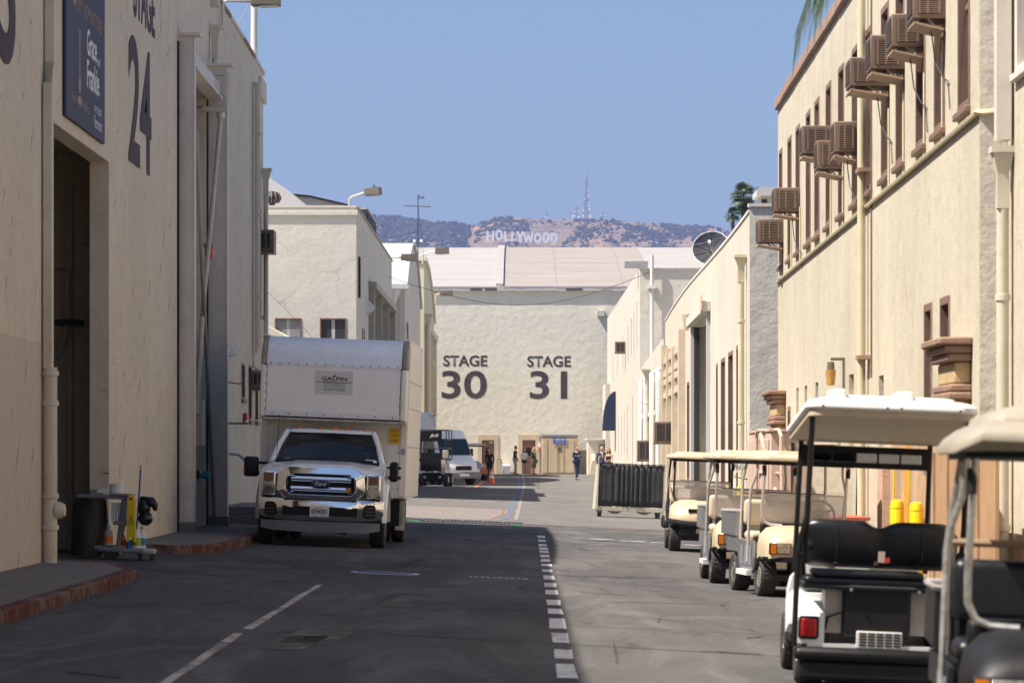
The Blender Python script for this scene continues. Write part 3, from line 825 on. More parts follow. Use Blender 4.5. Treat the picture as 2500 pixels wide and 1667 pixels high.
# banner above the recess
bn = world_thing('award_banner', 'dark blue banner with white lettering above the dark entrance recess', 'banner')
MB().box(XL+.01, XL+.05, 41.7, 45.6, 5.74, 7.95).build('panel', 'banner_blue', bn, bevel=.01)
bx = XL+.053
lettering('lettering', 'EMMY NOMINATIONS', 2.7, .20, (bx, 42.55, 7.15), (0,1,0), up, 'gold_ink', bn)
lettering('lettering', 'Grace', 1.0, .34, (bx, 43.7, 6.72), (0,1,0), up, 'white_ink', bn, off=.02)
lettering('lettering', 'and', .3, .12, (bx, 44.75, 6.70), (0,1,0), up, 'white_ink', bn)
lettering('lettering', 'Frankie', 1.25, .36, (bx, 43.7, 6.30), (0,1,0), up, 'white_ink', bn, off=.02)
lettering('lettering', 'From your friends at', 1.75, .17, (bx, 42.25, 5.93), (0,1,0), up, 'gold_ink', bn)
lettering('lettering', 'THE STUDIOS', .75, .09, (bx, 44.45, 6.06), (0,1,0), up, 'white_ink', bn)
lettering('lettering', 'Paramount', .8, .16, (bx, 44.45, 5.86), (0,1,0), up, 'white_ink', bn)
MB().lathe([(.0, 0), (.17, .002), (.17, .004), (0, .006)], (bx-.004, 42.45, 7.35), 'x', 16).build('number_dot', 'gold_ink', bn)
tr = MB(); tr.lathe([(.12, 0), (.12, .004)], (bx-.002, 42.95, 6.25), 'x', 14); tr.box(bx-.002, bx+.002, 42.9, 43.0, 6.35, 6.95); tr.box(bx-.002, bx+.002, 42.78, 43.12, 6.0, 6.1)
tr.build('trophy_print', 'gold_ink', bn)

# ------------------------------------------------------------------ second, third and fourth left stages
b2 = world_thing('stage_building', 'sunlit cream stage with two louvred windows behind the box truck', 'building')
Z0 = -.3
ws = Wall((-22, 116), (-5.5, 116)); tx = lambda x: x + 22
h2 = [(tx(-8.27), tx(-7.36), 4.75, 6.24), (tx(-6.74), tx(-5.83), 4.7, 6.24)]
ws.face(Z0, 10.0, h2, .15).build('end_wall', 'stucco_b2', b2, smooth=0)
def shutter(wall, par, t0, t1, z0, z1, mat, frm):
    f = MB(); fw = .05
    wall.box(f, t0, t0+fw, z0, z1, -.1, .02); wall.box(f, t1-fw, t1, z0, z1, -.1, .02); wall.box(f, t0+fw, t1-fw, z1-fw, z1, -.1, .02); wall.box(f, t0+fw, t1-fw, z0, z0+fw, -.1, .02)
    w = f.build('window', frm, par)
    wall.box(MB(), t0+fw, t1-fw, z0+fw, z1-fw, -.12, -.09).build('pane', 'pane_dark', w)
    tm = (t0+t1)/2
    for a, b in ((t0+fw, tm-.06), (tm+.06, t1-fw)):
        zz = z1-fw-.03
        while zz > z0+fw+.03:
            wall.box(MB(), a, b, zz-.035, zz, -.085, -.045).build('slat', mat, w); zz -= .062
    wall.box(MB(), tm-.058, tm+.058, z0+fw, z1-fw, -.088, -.05).build('mullion', 'blind_white', w)
    wall.box(MB(), t0-.02, t1+.02, z0-.06, z0, -.1, .05).build('sill', frm, w)
shutter(ws, b2, *h2[0], 'blind_white', 'brown_trim')
shutter(ws, b2, *h2[1], 'shutter_dark', 'brown_trim')
wst = Wall((-5.5, 116), (-5.5, 148.7)); ty = lambda y: y-116
hs = [(ty(125.5), ty(147), -.1, 7.7), (ty(120.3), ty(120.9), 4.2, 6.1), (ty(121.6), ty(122.2), 4.2, 6.1)]
wst.face(Z0, 10.0, hs, .3).build('street_wall', 'stucco_b2', b2, smooth=0)
for h in hs[1:]: wst.window(b2, *h, .2, .05)
for a in (125.5, 132.5, 139.5, 146.7):
    MB().box(-5.55, -5.28, a, a+.3, 0, 7.8).build('portal_post', 'pipe_dark', b2)
MB().box(-5.5, -5.2, 125.3, 147.1, 7.71, 7.95).build('portal_beam', 'pipe_dark', b2)
for a, c in ((125.8, 132.4), (132.8, 139.4), (139.8, 146.6)):
    MB().box(-5.75, -5.68, a, c, 0, 7.65).build('sliding_door', 'stucco_b2', b2)
lettering('stage_number', '26', 3.0, 1.6, (-5.672, 140.8, 5.4), (0,1,0), up, 'lettering_dark', b2, off=.02)
mass(b2, -22, -5.82, 116.25, 148.6, Z0, 9.7)
MB().box(-22, -5.46, 115.95, 116.2, 10.0, 10.06).build('coping', 'stucco_b2', b2)
MB().box(-22, -5.44, 115.93, 115.995, 9.72, 9.9).build('string_course', 'stucco_b2', b2, bevel=.02)
MB().box(-5.72, -5.45, 116.22, 148.75, 10.0, 10.07).build('coping', 'pipe_dark', b2)
MB().add([(-5.5,148.7,Z0), (-22,148.7,Z0), (-22,148.7,10), (-5.5,148.7,10)], [(0,1,2,3)]).build('end_wall', 'stucco_b2', b2, smooth=0)
MB().box(-5.48, -5.42, 117.3, 117.7, 7.0, 8.4).build('wall_ladder', 'dark_metal', b2)
wd = MB(); wd.add([(-5.5,123,6.6),(-5.5,124,6.6),(-5.5,124,7.3),(-5.5,123,7.3),(-5.15,123.4,6.9),(-5.15,123.6,6.9)], [(0,1,5,4),(3,4,5,2),(0,4,3),(1,2,5),(0,3,2,1)]); wd.build('vent_hood', 'rail_metal', b2)
cool = world_thing('rooftop_cooler', 'dark louvred cooling unit on the roof edge of the louvred-window stage', 'cooler')
MB().box(-6.2, -5.66, 127.5, 136, 9.7, 10.75).build('casing', 'shutter_dark', cool, bevel=.04)
for k in range(12):
    MB().box(-5.655, -5.62, 127.8+k*.68, 128.15+k*.68, 9.85, 10.65).build('louvre', 'dark_metal', cool)
MB().box(-6.22, -5.62, 127.45, 136.05, 10.75, 10.82).build('lid', 'rail_metal', cool)

def arched_stage(label, y0, y1, zs, rise, x0, x1, mat, roof, num=None):
    b = world_thing('stage_building', label, 'building')
    W = (y1-y0)/2; yc = (y0+y1)/2; R = (W*W+rise*rise)/(2*rise)
    def za(y): return zs + math.sqrt(max(0, R*R-(y-yc)**2)) - (R-rise)
    n = 24; pts = [(y0+(y1-y0)*i/n, za(y0+(y1-y0)*i/n)) for i in range(n+1)]
    MB().prism([(y0, Z0), (y1, Z0)] + pts[::-1], 'x', x1-.3, x1).build('front_wall', mat, b, smooth=30)
    MB().box(x0, x1-.31, y0+.02, y0+.3, Z0, zs-.02).build('side_wall', mat, b, smooth=0)
    MB().box(x0, x1-.31, y1-.3, y1-.02, Z0, zs-.02).build('side_wall', mat, b, smooth=0)
    rf = MB()
    for i in range(n+1):
        y, z = pts[i]; rf.v += [(x0, y, z+.03), (x1+.12, y, z+.03), (x1+.12, y, z+.12), (x0, y, z+.12)]
    rf.f = [(4*i+a, 4*i+c, 4*i+4+c, 4*i+4+a) for i in range(n) for a, c in ((0,1),(1,2),(2,3),(3,0))] + [(0,1,2,3), (4*n+3,4*n+2,4*n+1,4*n)]
    rf.build('barrel_roof', roof, b, smooth=30)
    return b
b3 = arched_stage('cream stage with a white barrel roof, third along the left side', 166, 192, 9.75, 2.75, -24, -5.5, 'stucco_b2', 'roof_white')
MB().box(-12, -5.3, 165.3, 166.05, 9.6, 9.9).build('gutter', 'aluminium', b3, bevel=.04)
p = MB().tube([(-6.2, 165.8, 9.2), (-6.2, 165.8, .2)], .2, 12).build('downspout', 'pole_white', b3)
MB().lathe([(.2, -.9), (.5, -.1), (.5, .0)], (-6.2, 165.8, 9.65), 'z', 12).build('hopper', 'pole_white', p)
lettering('stage_number', '28', 3.0, 1.6, (-5.49, 168.0, 6.6), (0,1,0), up, 'lettering_dark', b3, off=.02)
lettering('stage_number', '29', 3.0, 1.6, (-5.49, 168.0, 3.8), (0,1,0), up, 'lettering_dark', b3, off=.02)
b4 = world_thing('stage_building', 'yellowish cream stage with a gabled parapet, farthest along the left side', 'building')
MB().prism([(194, Z0), (217, Z0), (217, 9.9), (212, 11.4), (203, 12.45), (194.5, 12.6), (194, 12.3)], 'x', -5.8, -5.35).build('front_wall', 'stucco_yellow', b4, smooth=0)
MB().prism([(193.9, 12.62), (203, 12.47), (212, 11.42), (217.2, 9.92), (217.2, 10.15), (212, 11.65), (203, 12.7), (193.9, 12.85)], 'x', -5.85, -5.22).build('coping', 'stucco_yellow', b4, smooth=0)
mass(b4, -24, -5.82, 194, 217, Z0, 10.5, 'stucco_yellow')
for a in (196, 199.5, 203, 207, 211, 214.5):
    MB().box(-5.34, -5.12, a, a+.45, 0, 8.7).build('portal_post', 'stucco_yellow', b4)
MB().box(-5.34, -5.05, 195.8, 215.4, 8.7, 9.05).build('portal_beam', 'stucco_yellow', b4)
MB().box(-5.345, -5.31, 207.5, 210.9, .3, 5.3).build('doorway', 'pipe_dark', b4)
MB().box(-5.34, -5.15, 207.2, 211.0, 7.0, 7.4).build('door_hood', 'stucco_yellow', b4)
hopper(b4, -5.15, 195.2, 9.6, .3, 'pipe_cream', .14, .4)
# low annex in the gap behind the first stage
an = world_thing('annex_building', 'low cream annex with a sloping parapet between the left stages', 'building')
MB().prism([(-22, Z0), (-6.6, Z0), (-6.6, 4.95), (-7.45, 5.45), (-7.9, 5.5), (-22, 5.5)], 'y', 99, 112).build('wall', 'stucco_yellow', an, smooth=0)
MB().box(-6.59, -6.45, 99.2, 108, 0, 2.5).build('tan_door', 'tan_trim', an)
MB().box(-7.5, -7.1, 95.2, 98.9, .2, 2.1).build('porch', 'tan_trim', an)
MB().box(-7.55, -7.05, 95.1, 98.95, 2.1, 2.18).build('porch_roof', 'dark_metal', an)
# white roofs showing above the second stage
dm = world_thing('hangar_roof', 'white rounded roof rising behind the louvred-window stage', 'building')
MB().prism([(-22, 6), (-22, 14.6), (-14, 14.1), (-12, 13.55), (-10.9, 13.0), (-10.4, 12.72), (-9.6, 12.3), (-8.8, 11.75), (-8.2, 11.25), (-8.2, 6)], 'y', 132, 150).build('roof', 'roof_white', dm, smooth=60)
dm2 = world_thing('gabled_roof', 'grey sloping roof edge behind the white rounded roof', 'building')
MB().prism([(-20, 6), (-20, 14.1), (-11.2, 13.5), (-9.5, 13.35), (-7.9, 12.98), (-7.0, 12.7), (-7.0, 6)], 'y', 156, 164).build('gable', 'frame_edge', dm2, smooth=0)
MB().prism([(-20, 14.1), (-20, 14.18), (-11.2, 13.58), (-9.5, 13.43), (-7.9, 13.06), (-6.95, 12.78), (-7.0, 12.7), (-7.9, 12.98), (-9.5, 13.35), (-11.2, 13.5)], 'y', 155.8, 164.2).build('roof_edge', 'dark_metal', dm2, smooth=0)
rv = world_thing('roof_ventilator', 'small rusty turbine ventilator on the white rounded roof', 'vent')
MB().lathe([(.1, 9.9), (.1, 10.15), (.22, 10.2), (.3, 10.32), (.3, 10.42), (.2, 10.55), (0, 10.6)], (-8.45, 117.2, .05), 'z', 14).build('turbine', 'ac_dark', rv)
for k in range(12):
    t = k*math.pi/6
    MB().tube([(-8.45+.23*math.cos(t), 117.2+.23*math.sin(t), 10.24), (-8.45+.33*math.cos(t), 117.2+.33*math.sin(t), 10.4), (-8.45+.22*math.cos(t), 117.2+.22*math.sin(t), 10.6)], .018, 4).build('blade', 'door_brown', rv)

# ------------------------------------------------------------------ far stage 30 / 31
YF = 221.3
bf = world_thing('stage_building', 'big cream stage marked 30 and 31 closing the street', 'building')
wf = Wall((-24, YF), (30, YF)); fx = lambda x: x+24
zf = .30
hf = [(fx(-2.35), fx(-1.55), zf-.3, 2.55), (fx(.28), fx(1.12), zf-.3, 2.55)]
wf.face(-.3, 12.42, hf, .25).build('wall', 'stucco_far', bf, smooth=0)
mass(bf, -24, 30, YF+.26, YF+46, -.3, 12.3, 'stucco_far')
for (a, b, c, e) in hf:
    w = MB(); wf.box(w, a, b, c, e, -.2, -.14); d = w.build('door', 'door_brown', bf)
    s = MB(); wf.box(s, a-.27, a, c, e+.35, 0, .05); wf.box(s, b, b+.27, c, e+.35, 0, .05); wf.box(s, a, b, e, e+.35, 0, .05); s.build('door_surround', 'tan_trim', d)
    wf.box(MB(), a+.25, a+.55, 1.55, 2.05, -.138, -.12).build('door_sign', 'dark_cloth', d)
    lettering('lettering', 'STAGE', .22, .05, (wf.P(a+.29, 1.9, -.118)), (1,0,0), up, 'red_ink', d)
wf.box(MB(), hf[0][0]+.5, hf[0][0]+.75, 2.35, 2.47, -.138, -.12).build('exit_sign', 'white_ink', bf)
lettering('stage_word', 'STAGE', 2.86, .72, (-4.85, YF-.012, 7.32), (1,0,0), up, 'lettering_dark', bf, off=.025)
lettering('stage_number', '30', 2.94, 1.82, (-4.96, YF-.012, 5.23), (1,0,0), up, 'lettering_dark', bf, off=.018)
lettering('stage_word', 'STAGE', 2.83, .72, (.60, YF-.012, 7.28), (1,0,0), up, 'lettering_dark', bf, off=.025)
lettering('stage_number', '31', 2.42, 1.82, (.76, YF-.012, 5.21), (1,0,0), up, 'lettering_dark', bf, off=.018)
# sloped roof of overlapping sheets
def roof_pt(x, f, lift=0): return (x, YF-.22 + f*26, 12.45 + f*4.1 + .35*math.sin(f*math.pi) + lift)
n = NT('roof_sheet'); co = n.coord('World')
a = n.noise(n.coord('World', (.10, .5, 6)), 1.6, 7, .7); b = n.noise(co, .25, 5)
k = n.mix(n.ramp(a, [(.45, 0.0), (.65, .5)]), (.36,.335,.32), (.26,.225,.205)); n.col(k); n.set(.65)
n.bump(n.math('SINE', n.math('MULTIPLY', a, 30.0)), .1, .02)
n = NT('roof_sheet_tan'); co = n.coord('World')
a = n.noise(n.coord('World', (.10, .5, 6)), 1.9, 7, .7)
k = n.mix(n.ramp(a, [(.35, 0.0), (.65, .85)]), (.34,.30,.275), (.235,.195,.17)); n.col(k); n.set(.65)
secs = [(-24, -13, 0), (-13, -7, 0), (-7, -1.42, 0), (-.98, 2.5, 1), (2.5, 6.8, 1), (6.8, 8.6, 2), (8.6, 14, 0), (14, 22, 0), (22, 30, 0)]
for (x0, x1, ty_) in secs:
    rows = [0, .45, 1.0] if ty_ else [0, .12, 1.0]
    for i in range(2):
        f0, f1 = rows[i], rows[i+1]
        nn = 10
        g = MB()
        lf = .02 + (.02 if ty_ else 0)
        for q in range(nn+1):
            f = f0 + (f1+.006-f0)*q/nn
            lft = lf + .016*(1-q/nn)
            g.v += [roof_pt(x0+.015, f, lft), roof_pt(x1-.015, f, lft), roof_pt(x1-.015, f, lft-.04), roof_pt(x0+.015, f, lft-.04)]
        g.f = [(4*i2+a_, 4*i2+c_, 4*i2+4+c_, 4*i2+4+a_) for i2 in range(nn) for a_, c_ in ((0,1),(1,2),(2,3),(3,0))] + [(0,1,2,3), (4*nn+3,4*nn+2,4*nn+1,4*nn)]
        g.build('roof_sheet', ['roof_sheet', 'roof_sheet_tan', 'tan_roof' if 'tan_roof' in M else 'roof_sheet_tan'][ty_], bf, smooth=50)
g = MB()
for q in range(9):
    f = q/8; g.v += [roof_pt(-1.44, f, .1), roof_pt(-.96, f, .1), roof_pt(-.96, f, .22), roof_pt(-1.44, f, .22)]
g.f = [(4*i2+a_, 4*i2+c_, 4*i2+4+c_, 4*i2+4+a_) for i2 in range(8) for a_, c_ in ((0,1),(1,2),(2,3),(3,0))] + [(0,1,2,3), (35,34,33,32)]
g.build('roof_ridge', 'roof_sheet', bf, smooth=50)
wf.box(MB(), 0, 54, 12.2, 12.42, .002, .19).build('eave_board', 'roof_white', bf)
for k in range(14):
    x = -7 + k*1.25 + random.uniform(-.2, .2)
    MB().box(x, x+random.uniform(.5, 1.1), YF-.198, YF-.192, 12.22, 12.38).build('fascia_piece', random.choice(['rail_metal', 'roof_white', 'shutter_dark', 'roof_white']), bf)
bx2 = MB().box(5.1, 5.6, YF-.32, YF-.01, 10.55, 10.95).build('wall_lamp_box', 'roof_white', bf, bevel=.02)
# ------------------------------------------------------------------ right side: two-storey block with the air conditioners
KR = .012372; X0R = 4.05
RX = lambda y: X0R + KR*y
r1 = world_thing('office_building', 'two-storey cream office block with brown windows on the right', 'building')
YN, YE = 32.97, 63.5
wr = Wall((RX(YE), YE), (RX(YN), YN))            # runs towards the camera; outward normal faces the street
def tr_(y): return (YE - y)*wr.L/(YE-YN)
upper_y = [63.31, 60.72, 58.64, 56.2, 54.31, 51.99, 49.67, 47.34, 45.35, 43.03, 41.15, 38.83, 36.93, 34.72]
up_win = [(tr_(y), tr_(y-1.0), 5.05, 7.2) for y in upper_y]
up_win[0] = (tr_(63.1), tr_(62.2), 5.05, 7.2)
low_win = [(tr_(36.35), tr_(35.45), .9, 3.26), (tr_(37.95), tr_(37.15), .9, 3.26), (tr_(60.7), tr_(60.0), .9, 2.45)]
vents = [(tr_(43.4), tr_(42.75), 1.7, 2.6), (tr_(54.2), tr_(53.6), 2.25, 2.74), (tr_(56.6), tr_(56.0), 2.25, 2.74), (tr_(58.6), tr_(58.0), 2.25, 2.74), (tr_(49.9), tr_(49.3), 1.5, 2.3), (tr_(47.9), tr_(47.1), 1.6, 2.72)]
wr.face(-.5, 8.0, up_win + low_win + vents, .16).build('street_wall', 'stucco_right', r1, smooth=0)
core = MB(); P = wr.P
core.hexa([P(0.02,-.5,-.17), P(wr.L-.02,-.5,-.17), P(wr.L-.02,-.5,-12), P(0.02,-.5,-12)], [P(0.02,7.9,-.17), P(wr.L-.02,7.9,-.17), P(wr.L-.02,7.9,-12), P(0.02,7.9,-12)])
core.build('building_core', 'stucco_right', r1, smooth=0)
sw = Wall((RX(YN), YN), (RX(YN)+9, YN)); sw.face(-.5, 8.0, [], .1).build('end_wall', 'stucco_rough', r1, smooth=0)
sw2 = Wall((RX(YE), YE), (RX(YE)+9, YE), -1); sw2.face(-.5, 8.0, [], .1).build('end_wall', 'stucco_right', r1, smooth=0)
for k in range(13):
    a = k*wr.L/13; b = (k+1)*wr.L/13-.012
    q = MB(); wr.box(q, a, b, 8.0, 8.2, -.35, .07+random.uniform(-.006, .006)); q.build('coping_tile', 'terracotta', r1, bevel=.02)
for i, h in enumerate(up_win):
    wr.window(r1, *h, .15, .085, blind=(.55 if i in (4, 8, 12) else None), pane='pane_dark')
for i, h in enumerate(low_win):
    w = wr.window(r1, *h, .15, .085, rail=i != 1)
for z in (2.9, 2.72, 2.5, 2.3):
    wr.box(MB(), low_win[1][0]+.09, low_win[1][1]-.09, z-.02, z+.02, -.1, -.05).build('security_bar', 'brown_trim', r1)
for i, h in enumerate(vents):
    q = MB(); wr.box(q, h[0], h[1], h[2], h[3], -.15, -.10); q.build('vent_panel', 'tan_stone' if i == 5 else 'shutter_dark', r1)
    if i != 5:
        z = h[2]+.05
        while z < h[3]-.03:
            q = MB(); wr.box(q, h[0]+.02, h[1]-.02, z, z+.03, -.10, -.06); q.build('vent_slat', 'grey_ink', r1); z += .11
# string conduit, downpipe, crack conduit
cn = MB().tube([P(0, 4.80, .03), P(wr.L*.25, 4.83, .03), P(wr.L*.5, 4.85, .03), P(wr.L*.75, 4.87, .03), P(wr.L, 4.9, .03), P(wr.L+.03, 4.9, -.02), (RX(YN)+.25, YN-.03, 4.92)], .028, 6)
cn.build('conduit', 'pipe_yellow', r1)
dpp = MB().tube([P(tr_(44.9), 8.0, .09), P(tr_(44.9), -.2, .09)], .055, 10).build('downspout', 'pipe_yellow', r1)
for z in (5.3, 2.85): 
    q = MB(); wr.box(q, tr_(45.0), tr_(44.6), z, z+.05, .0, .16); q.build('clamp', 'tray_tan', dpp)
MB().tube([P(tr_(44.3), 8.0, .015), P(tr_(44.3), 2.6, .015)], .012, 5).build('conduit', 'brown_trim', r1)
for y, z in ((36.5, 4.9), (38.3, 4.88), (40.6, 4.9), (42.4, 4.9), (46.6, 4.86), (49.2, 4.84), (51.4, 4.84), (57.9, 4.82), (60.1, 4.81)):
    MB().tube([P(tr_(y-.45), z, .015), P(tr_(y-.45), z+.95, .015)], .014, 5).build('conduit', 'pipe_yellow', r1)
# carved door surrounds
def door_surround(y0, y1):
    t0, t1 = tr_(y0), tr_(y1)
    d = MB(); 
    for a in (t0+.08, t0+.42, t1-.62, t1-.28): wr.box(d, a, a+.2, -.2, 2.14, .0, .16)
    o = d.build('pilaster', 'tan_stone', r1, bevel=.01)
    lay = [(2.14, 2.22, .24, .03, 'stone_brown'), (2.22, 2.30, .22, .02, 'stone_brown'), (2.30, 2.52, .17, -.02, 'tan_stone'), (2.52, 2.60, .24, .04, 'stone_brown'), (2.60, 2.68, .28, .06, 'stone_brown'), (2.68, 2.76, .33, .10, 'stone_brown')]
    for (za, zb, out, ext, m) in lay:
        q = MB(); wr.box(q, t0-ext, t1+ext, za, zb-.003, 0, out); q.build('cornice_course', m, o, bevel=.02)
    for z in (1.5, 1.95):
        for a in (t0+.05, t0+.39, t1-.65, t1-.31):
            q = MB(); wr.box(q, a, a+.26, z, z+.09, .161, .22); q.build('capital', 'stone_brown', o, bevel=.02)
    q = MB(); wr.box(q, t0+.62, t1-.62, -.2, 2.1, .0, .05); q.build('door', 'tan_wood', o)
door_surround(35.1, 33.6); door_surround(63.2, 61.3)

# wall lantern
ln = world_thing('wall_lantern', 'amber glass lantern on a bracket on the cream office wall', 'lantern')
c = P(tr_(48.6), 0, 0); q = MB(); wr.box(q, tr_(48.65), tr_(48.55), 2.55, 2.98, .0, .03); wr.box(q, tr_(48.64), tr_(48.56), 2.94, 2.98, .031, .2); q.build('bracket', 'lamp_bronze', ln)
pc = P(tr_(48.6), 2.70, .2)
MB().lathe([(0, .22), (.05, .22), (.055, .11), (0, .11)], pc, 'z', 12).build('cap', 'lamp_bronze', ln)
MB().lathe([(0, .108), (.075, .106), (.055, -.11), (0, -.12)], pc, 'z', 12).build('glass', 'lantern_amber', ln)

# ---- window air conditioners
def air_con(label, y, zb, proj, h=.39, w=.60, tray=True, cable=True, back=False):
    a = world_thing('air_conditioner', label, 'air conditioner', 'window air conditioners on the right office block')
    rq_ = random.Random(int(y*100)); h += rq_.uniform(-.05, .03); w += rq_.uniform(-.06, .05); proj += rq_.uniform(-.02, .03)
    t0 = tr_(y+w); t1 = tr_(y)
    q = MB(); wr.box(q, t0, t1, zb, zb+h, -.14, proj); body = q.build('casing', 'ac_brown', a, bevel=.012)
    # side louvres (towards the camera)
    q = MB(); wr.box(q, t1+.001, t1+.004, zb+.05, zb+h-.05, .05, proj-.05); q.build('grille_back', 'ac_dark', a)
    for k in range(11):
        z = zb+.06 + k*(h-.13)/10
        q = MB(); wr.box(q, t1+.004, t1+.016, z, z+.012, .05, proj-.05); q.build('louvre', 'ac_brown', a)
    for o in (.2, .55, .8):
        q = MB(); wr.box(q, t1+.005, t1+.018, zb+.05, zb+h-.05, proj*o-.012, proj*o+.012); q.build('grille_bar', 'ac_brown', a)
    # street face coil
    q = MB(); wr.box(q, t0+.04, t1-.04, zb+.04, zb+h-.04, proj+.001, proj+.006); q.build('coil', 'ac_dark', a)
    for k in range(8):
        z = zb+.06+k*(h-.12)/7.5
        q = MB(); wr.box(q, t0+.04, t1-.04, z, z+.01, proj+.006, proj+.014); q.build('louvre', 'ac_brown', a)
    if tray:
        q = MB()
        lo = [P(t0, zb-.13, .02), P(t1+.02, zb-.13, .02), P(t1+.02, zb-.055, proj-.01), P(t0, zb-.055, proj-.01)]
        hi = [p+Vector((0,0,.022)) for p in lo]
        q.hexa(lo, hi).build('drip_tray', 'tray_tan', a)
        for tt in (t0+.06, t1-.02):
            q = MB(); q.tube([P(tt, zb-.12, .08), P(tt, zb, proj*.55)], .012, 5); q.tube([P(tt, zb-.02, proj-.06), P(tt, zb-.08, proj)], .012, 5); q.build('bracket', 'ac_brown', a)
    if cable:
        MB().tube([P(t0+.3, zb-.1, .12), P(t0+.5, zb-.45, .10), P(t0+.8, zb-.65, .05), P(t0+1.0, zb-.7, .02), P(t0+1.1, zb-1.0, .015)], .007, 5).build('cable', 'metal_wire', a)
    return a
air_con('brown window air conditioner cut by the top edge of the frame', 35.85, 6.18, .36)
air_con('brown air conditioner second from the top, steel straps under its tray', 38.0, 6.14, .36)
air_con('brown air conditioner third from the top with wide tan tray', 40.1, 6.13, .40, cable=False)
air_con('brown air conditioner with open grille and hanging black cable, fourth from the top', 41.95, 6.13, .50)
air_con('brown air conditioner on its own in the upper middle of the window row', 50.9, 6.09, .45, cable=False)
air_con('lower right one of the pair of air conditioners below the row', 46.5, 5.72, .33, .44)
air_con('lower left one of the pair of air conditioners below the row', 48.75, 5.68, .36, .42, cable=False)
air_con('boxy air conditioner with a tan tray near the far end of the row', 57.6, 5.70, .45, .44)
air_con('farthest air conditioner, half hidden at the end of the office wall', 61.9, 5.45, .44, .44, cable=False)

# nearest right-hand wall with the big downpipe
r0 = world_thing('office_annex', 'pale stucco wall with a wide downpipe at the right edge', 'building')
XA = 4.73
wa = Wall((XA, YN-.01), (XA, -20)); 
wa.face(-.5, 8.6, [(.55, 1.5, 5.2, 7.6)], .12).build('street_wall', 'stucco_right', r0, smooth=0)
wa.window(r0, .55, 1.5, 5.2, 7.6, .12, .07, 'frame_grey')
mass(r0, XA+.13, XA+9, -20, YN-.02, -.5, 8.5, 'stucco_right')
hp = hopper(r0, XA-.10, YN-.35, 4.5, .10, 'pipe_cream', .062, -.2)
MB().box(XA-.17, XA-.03, YN-.45, YN-.27, 4.6, 8.6).build('leader', 'frame_edge', r0)
MB().box(XA-.04, XA, YN-1.4, YN-1.2, -.2, 3.9).build('conduit', 'pipe_cream', r0)

# ------------------------------------------------------------------ second right building with the tall doorway
r2 = world_thing('workshop_building', 'cream single-storey workshop with tall sliding doorway on the right', 'building')
Y2a, Y2b = 73.0, 131.7
w2 = Wall((RX(Y2b), Y2b), (RX(Y2a), Y2a))
t2 = lambda y: (Y2b-y)*w2.L/(Y2b-Y2a)
door2 = (t2(103.5), t2(92.5), -.3, 5.45)
wins2 = [(t2(y), t2(y-w), .75, z) for y, w, z in ((78.4, 2.3, 4.1), (82.2, 2.2, 4.05), (85.9, 2.1, 4.0), (88.6, .9, 3.95), (109, 2.0, 3.9), (114.5, 2.0, 3.5))]
def top2(t):
    f = t/w2.L
    return 6.75 + .15*f + .12*math.sin(f*5)
w2.face(-.5, top2, [door2] + wins2, .3, [k*w2.L/24 for k in range(1, 24)]).build('street_wall', 'stucco_r2', r2, smooth=0)
for k in range(24):
    a = k*w2.L/24; b = (k+1)*w2.L/24-.02
    q = MB(); q.hexa([w2.P(a, top2(a), -.3), w2.P(b, top2(b), -.3), w2.P(b, top2(b), .03), w2.P(a, top2(a), .03)], [w2.P(a, top2(a)+.06, -.3), w2.P(b, top2(b)+.06, -.3), w2.P(b, top2(b)+.06, .03), w2.P(a, top2(a)+.06, .03)])
    q.build('coping', 'frame_grey', r2)
for h in wins2: w2.window(r2, *h, .22, .1)
core = MB(); P2 = w2.P
for ca, cb3, co_, za_ in ((.02, door2[0]-.05, -.31, -.5), (door2[1]+.05, w2.L-.02, -.31, -.5), (door2[0]-.049, door2[1]+.049, -1.6, -.5), (door2[0]-.049, door2[1]+.049, -.31, 5.5)):
    w2.box(core, ca, cb3, za_, 6.5, -14 if co_ < -1 or za_ < 0 else -1.59, co_)
core.build('building_core', 'stucco_r2', r2, smooth=0)
Wall((RX(Y2a), Y2a), (RX(Y2a)+12, Y2a)).face(-.5, 6.9, [], .1).build('end_wall', 'stucco_rough', r2, smooth=0)
MB().box(RX(Y2a)-.03, RX(Y2a)+12, Y2a-.04, Y2a+.25, 6.9, 6.97).build('coping', 'frame_grey', r2)
q = MB(); w2.box(q, door2[0]-.045, door2[0]+.02, -.3, 5.44, -1.55, -.02); q.build('door_jamb', 'stucco_rough', r2)
q = MB(); w2.box(q, door2[0]+.021, door2[0]+.30, -.3, 5.43, -.16, -.02); q.build('door_edge', 'ac_dark', r2)
q = MB(); w2.box(q, door2[1]-2.2, door2[1]-.02, -.3, 5.4, -.28, -.2); q.build('sliding_door', 'stucco_r4', r2)
q = MB(); w2.box(q, door2[0]-.5, door2[1]+.5, 5.46, 5.75, .0, .22); q.build('door_track_cover', 'stucco_r4', r2, bevel=.02)
q = MB(); w2.box(q, door2[1]-.6, door2[1]+.55, 5.5, 5.9, .225, .24); q.build('rust_plate', 'terracotta_pale', r2)
for t in (door2[0]-.15, door2[1]+.02):
    q = MB(); w2.box(q, t, t+.25, -.3, 5.45, 0, .1); q.build('door_post', 'roof_white', r2)
hp = hopper(r2, *[w2.P(t2(74.2), 0, .12)[i] for i in (0, 1)], 5.9, .13, 'pipe_yellow', .07, -.2)
wd = MB(); wl = w2.P(t2(104.5), 0, 0)
wd.lathe([(.08, 0), (.16, .5), (.0, .52)], (wl.x-.2, wl.y, 5.4), 'z', 8); wd.build('flood_lamp', 'pipe_yellow', r2)
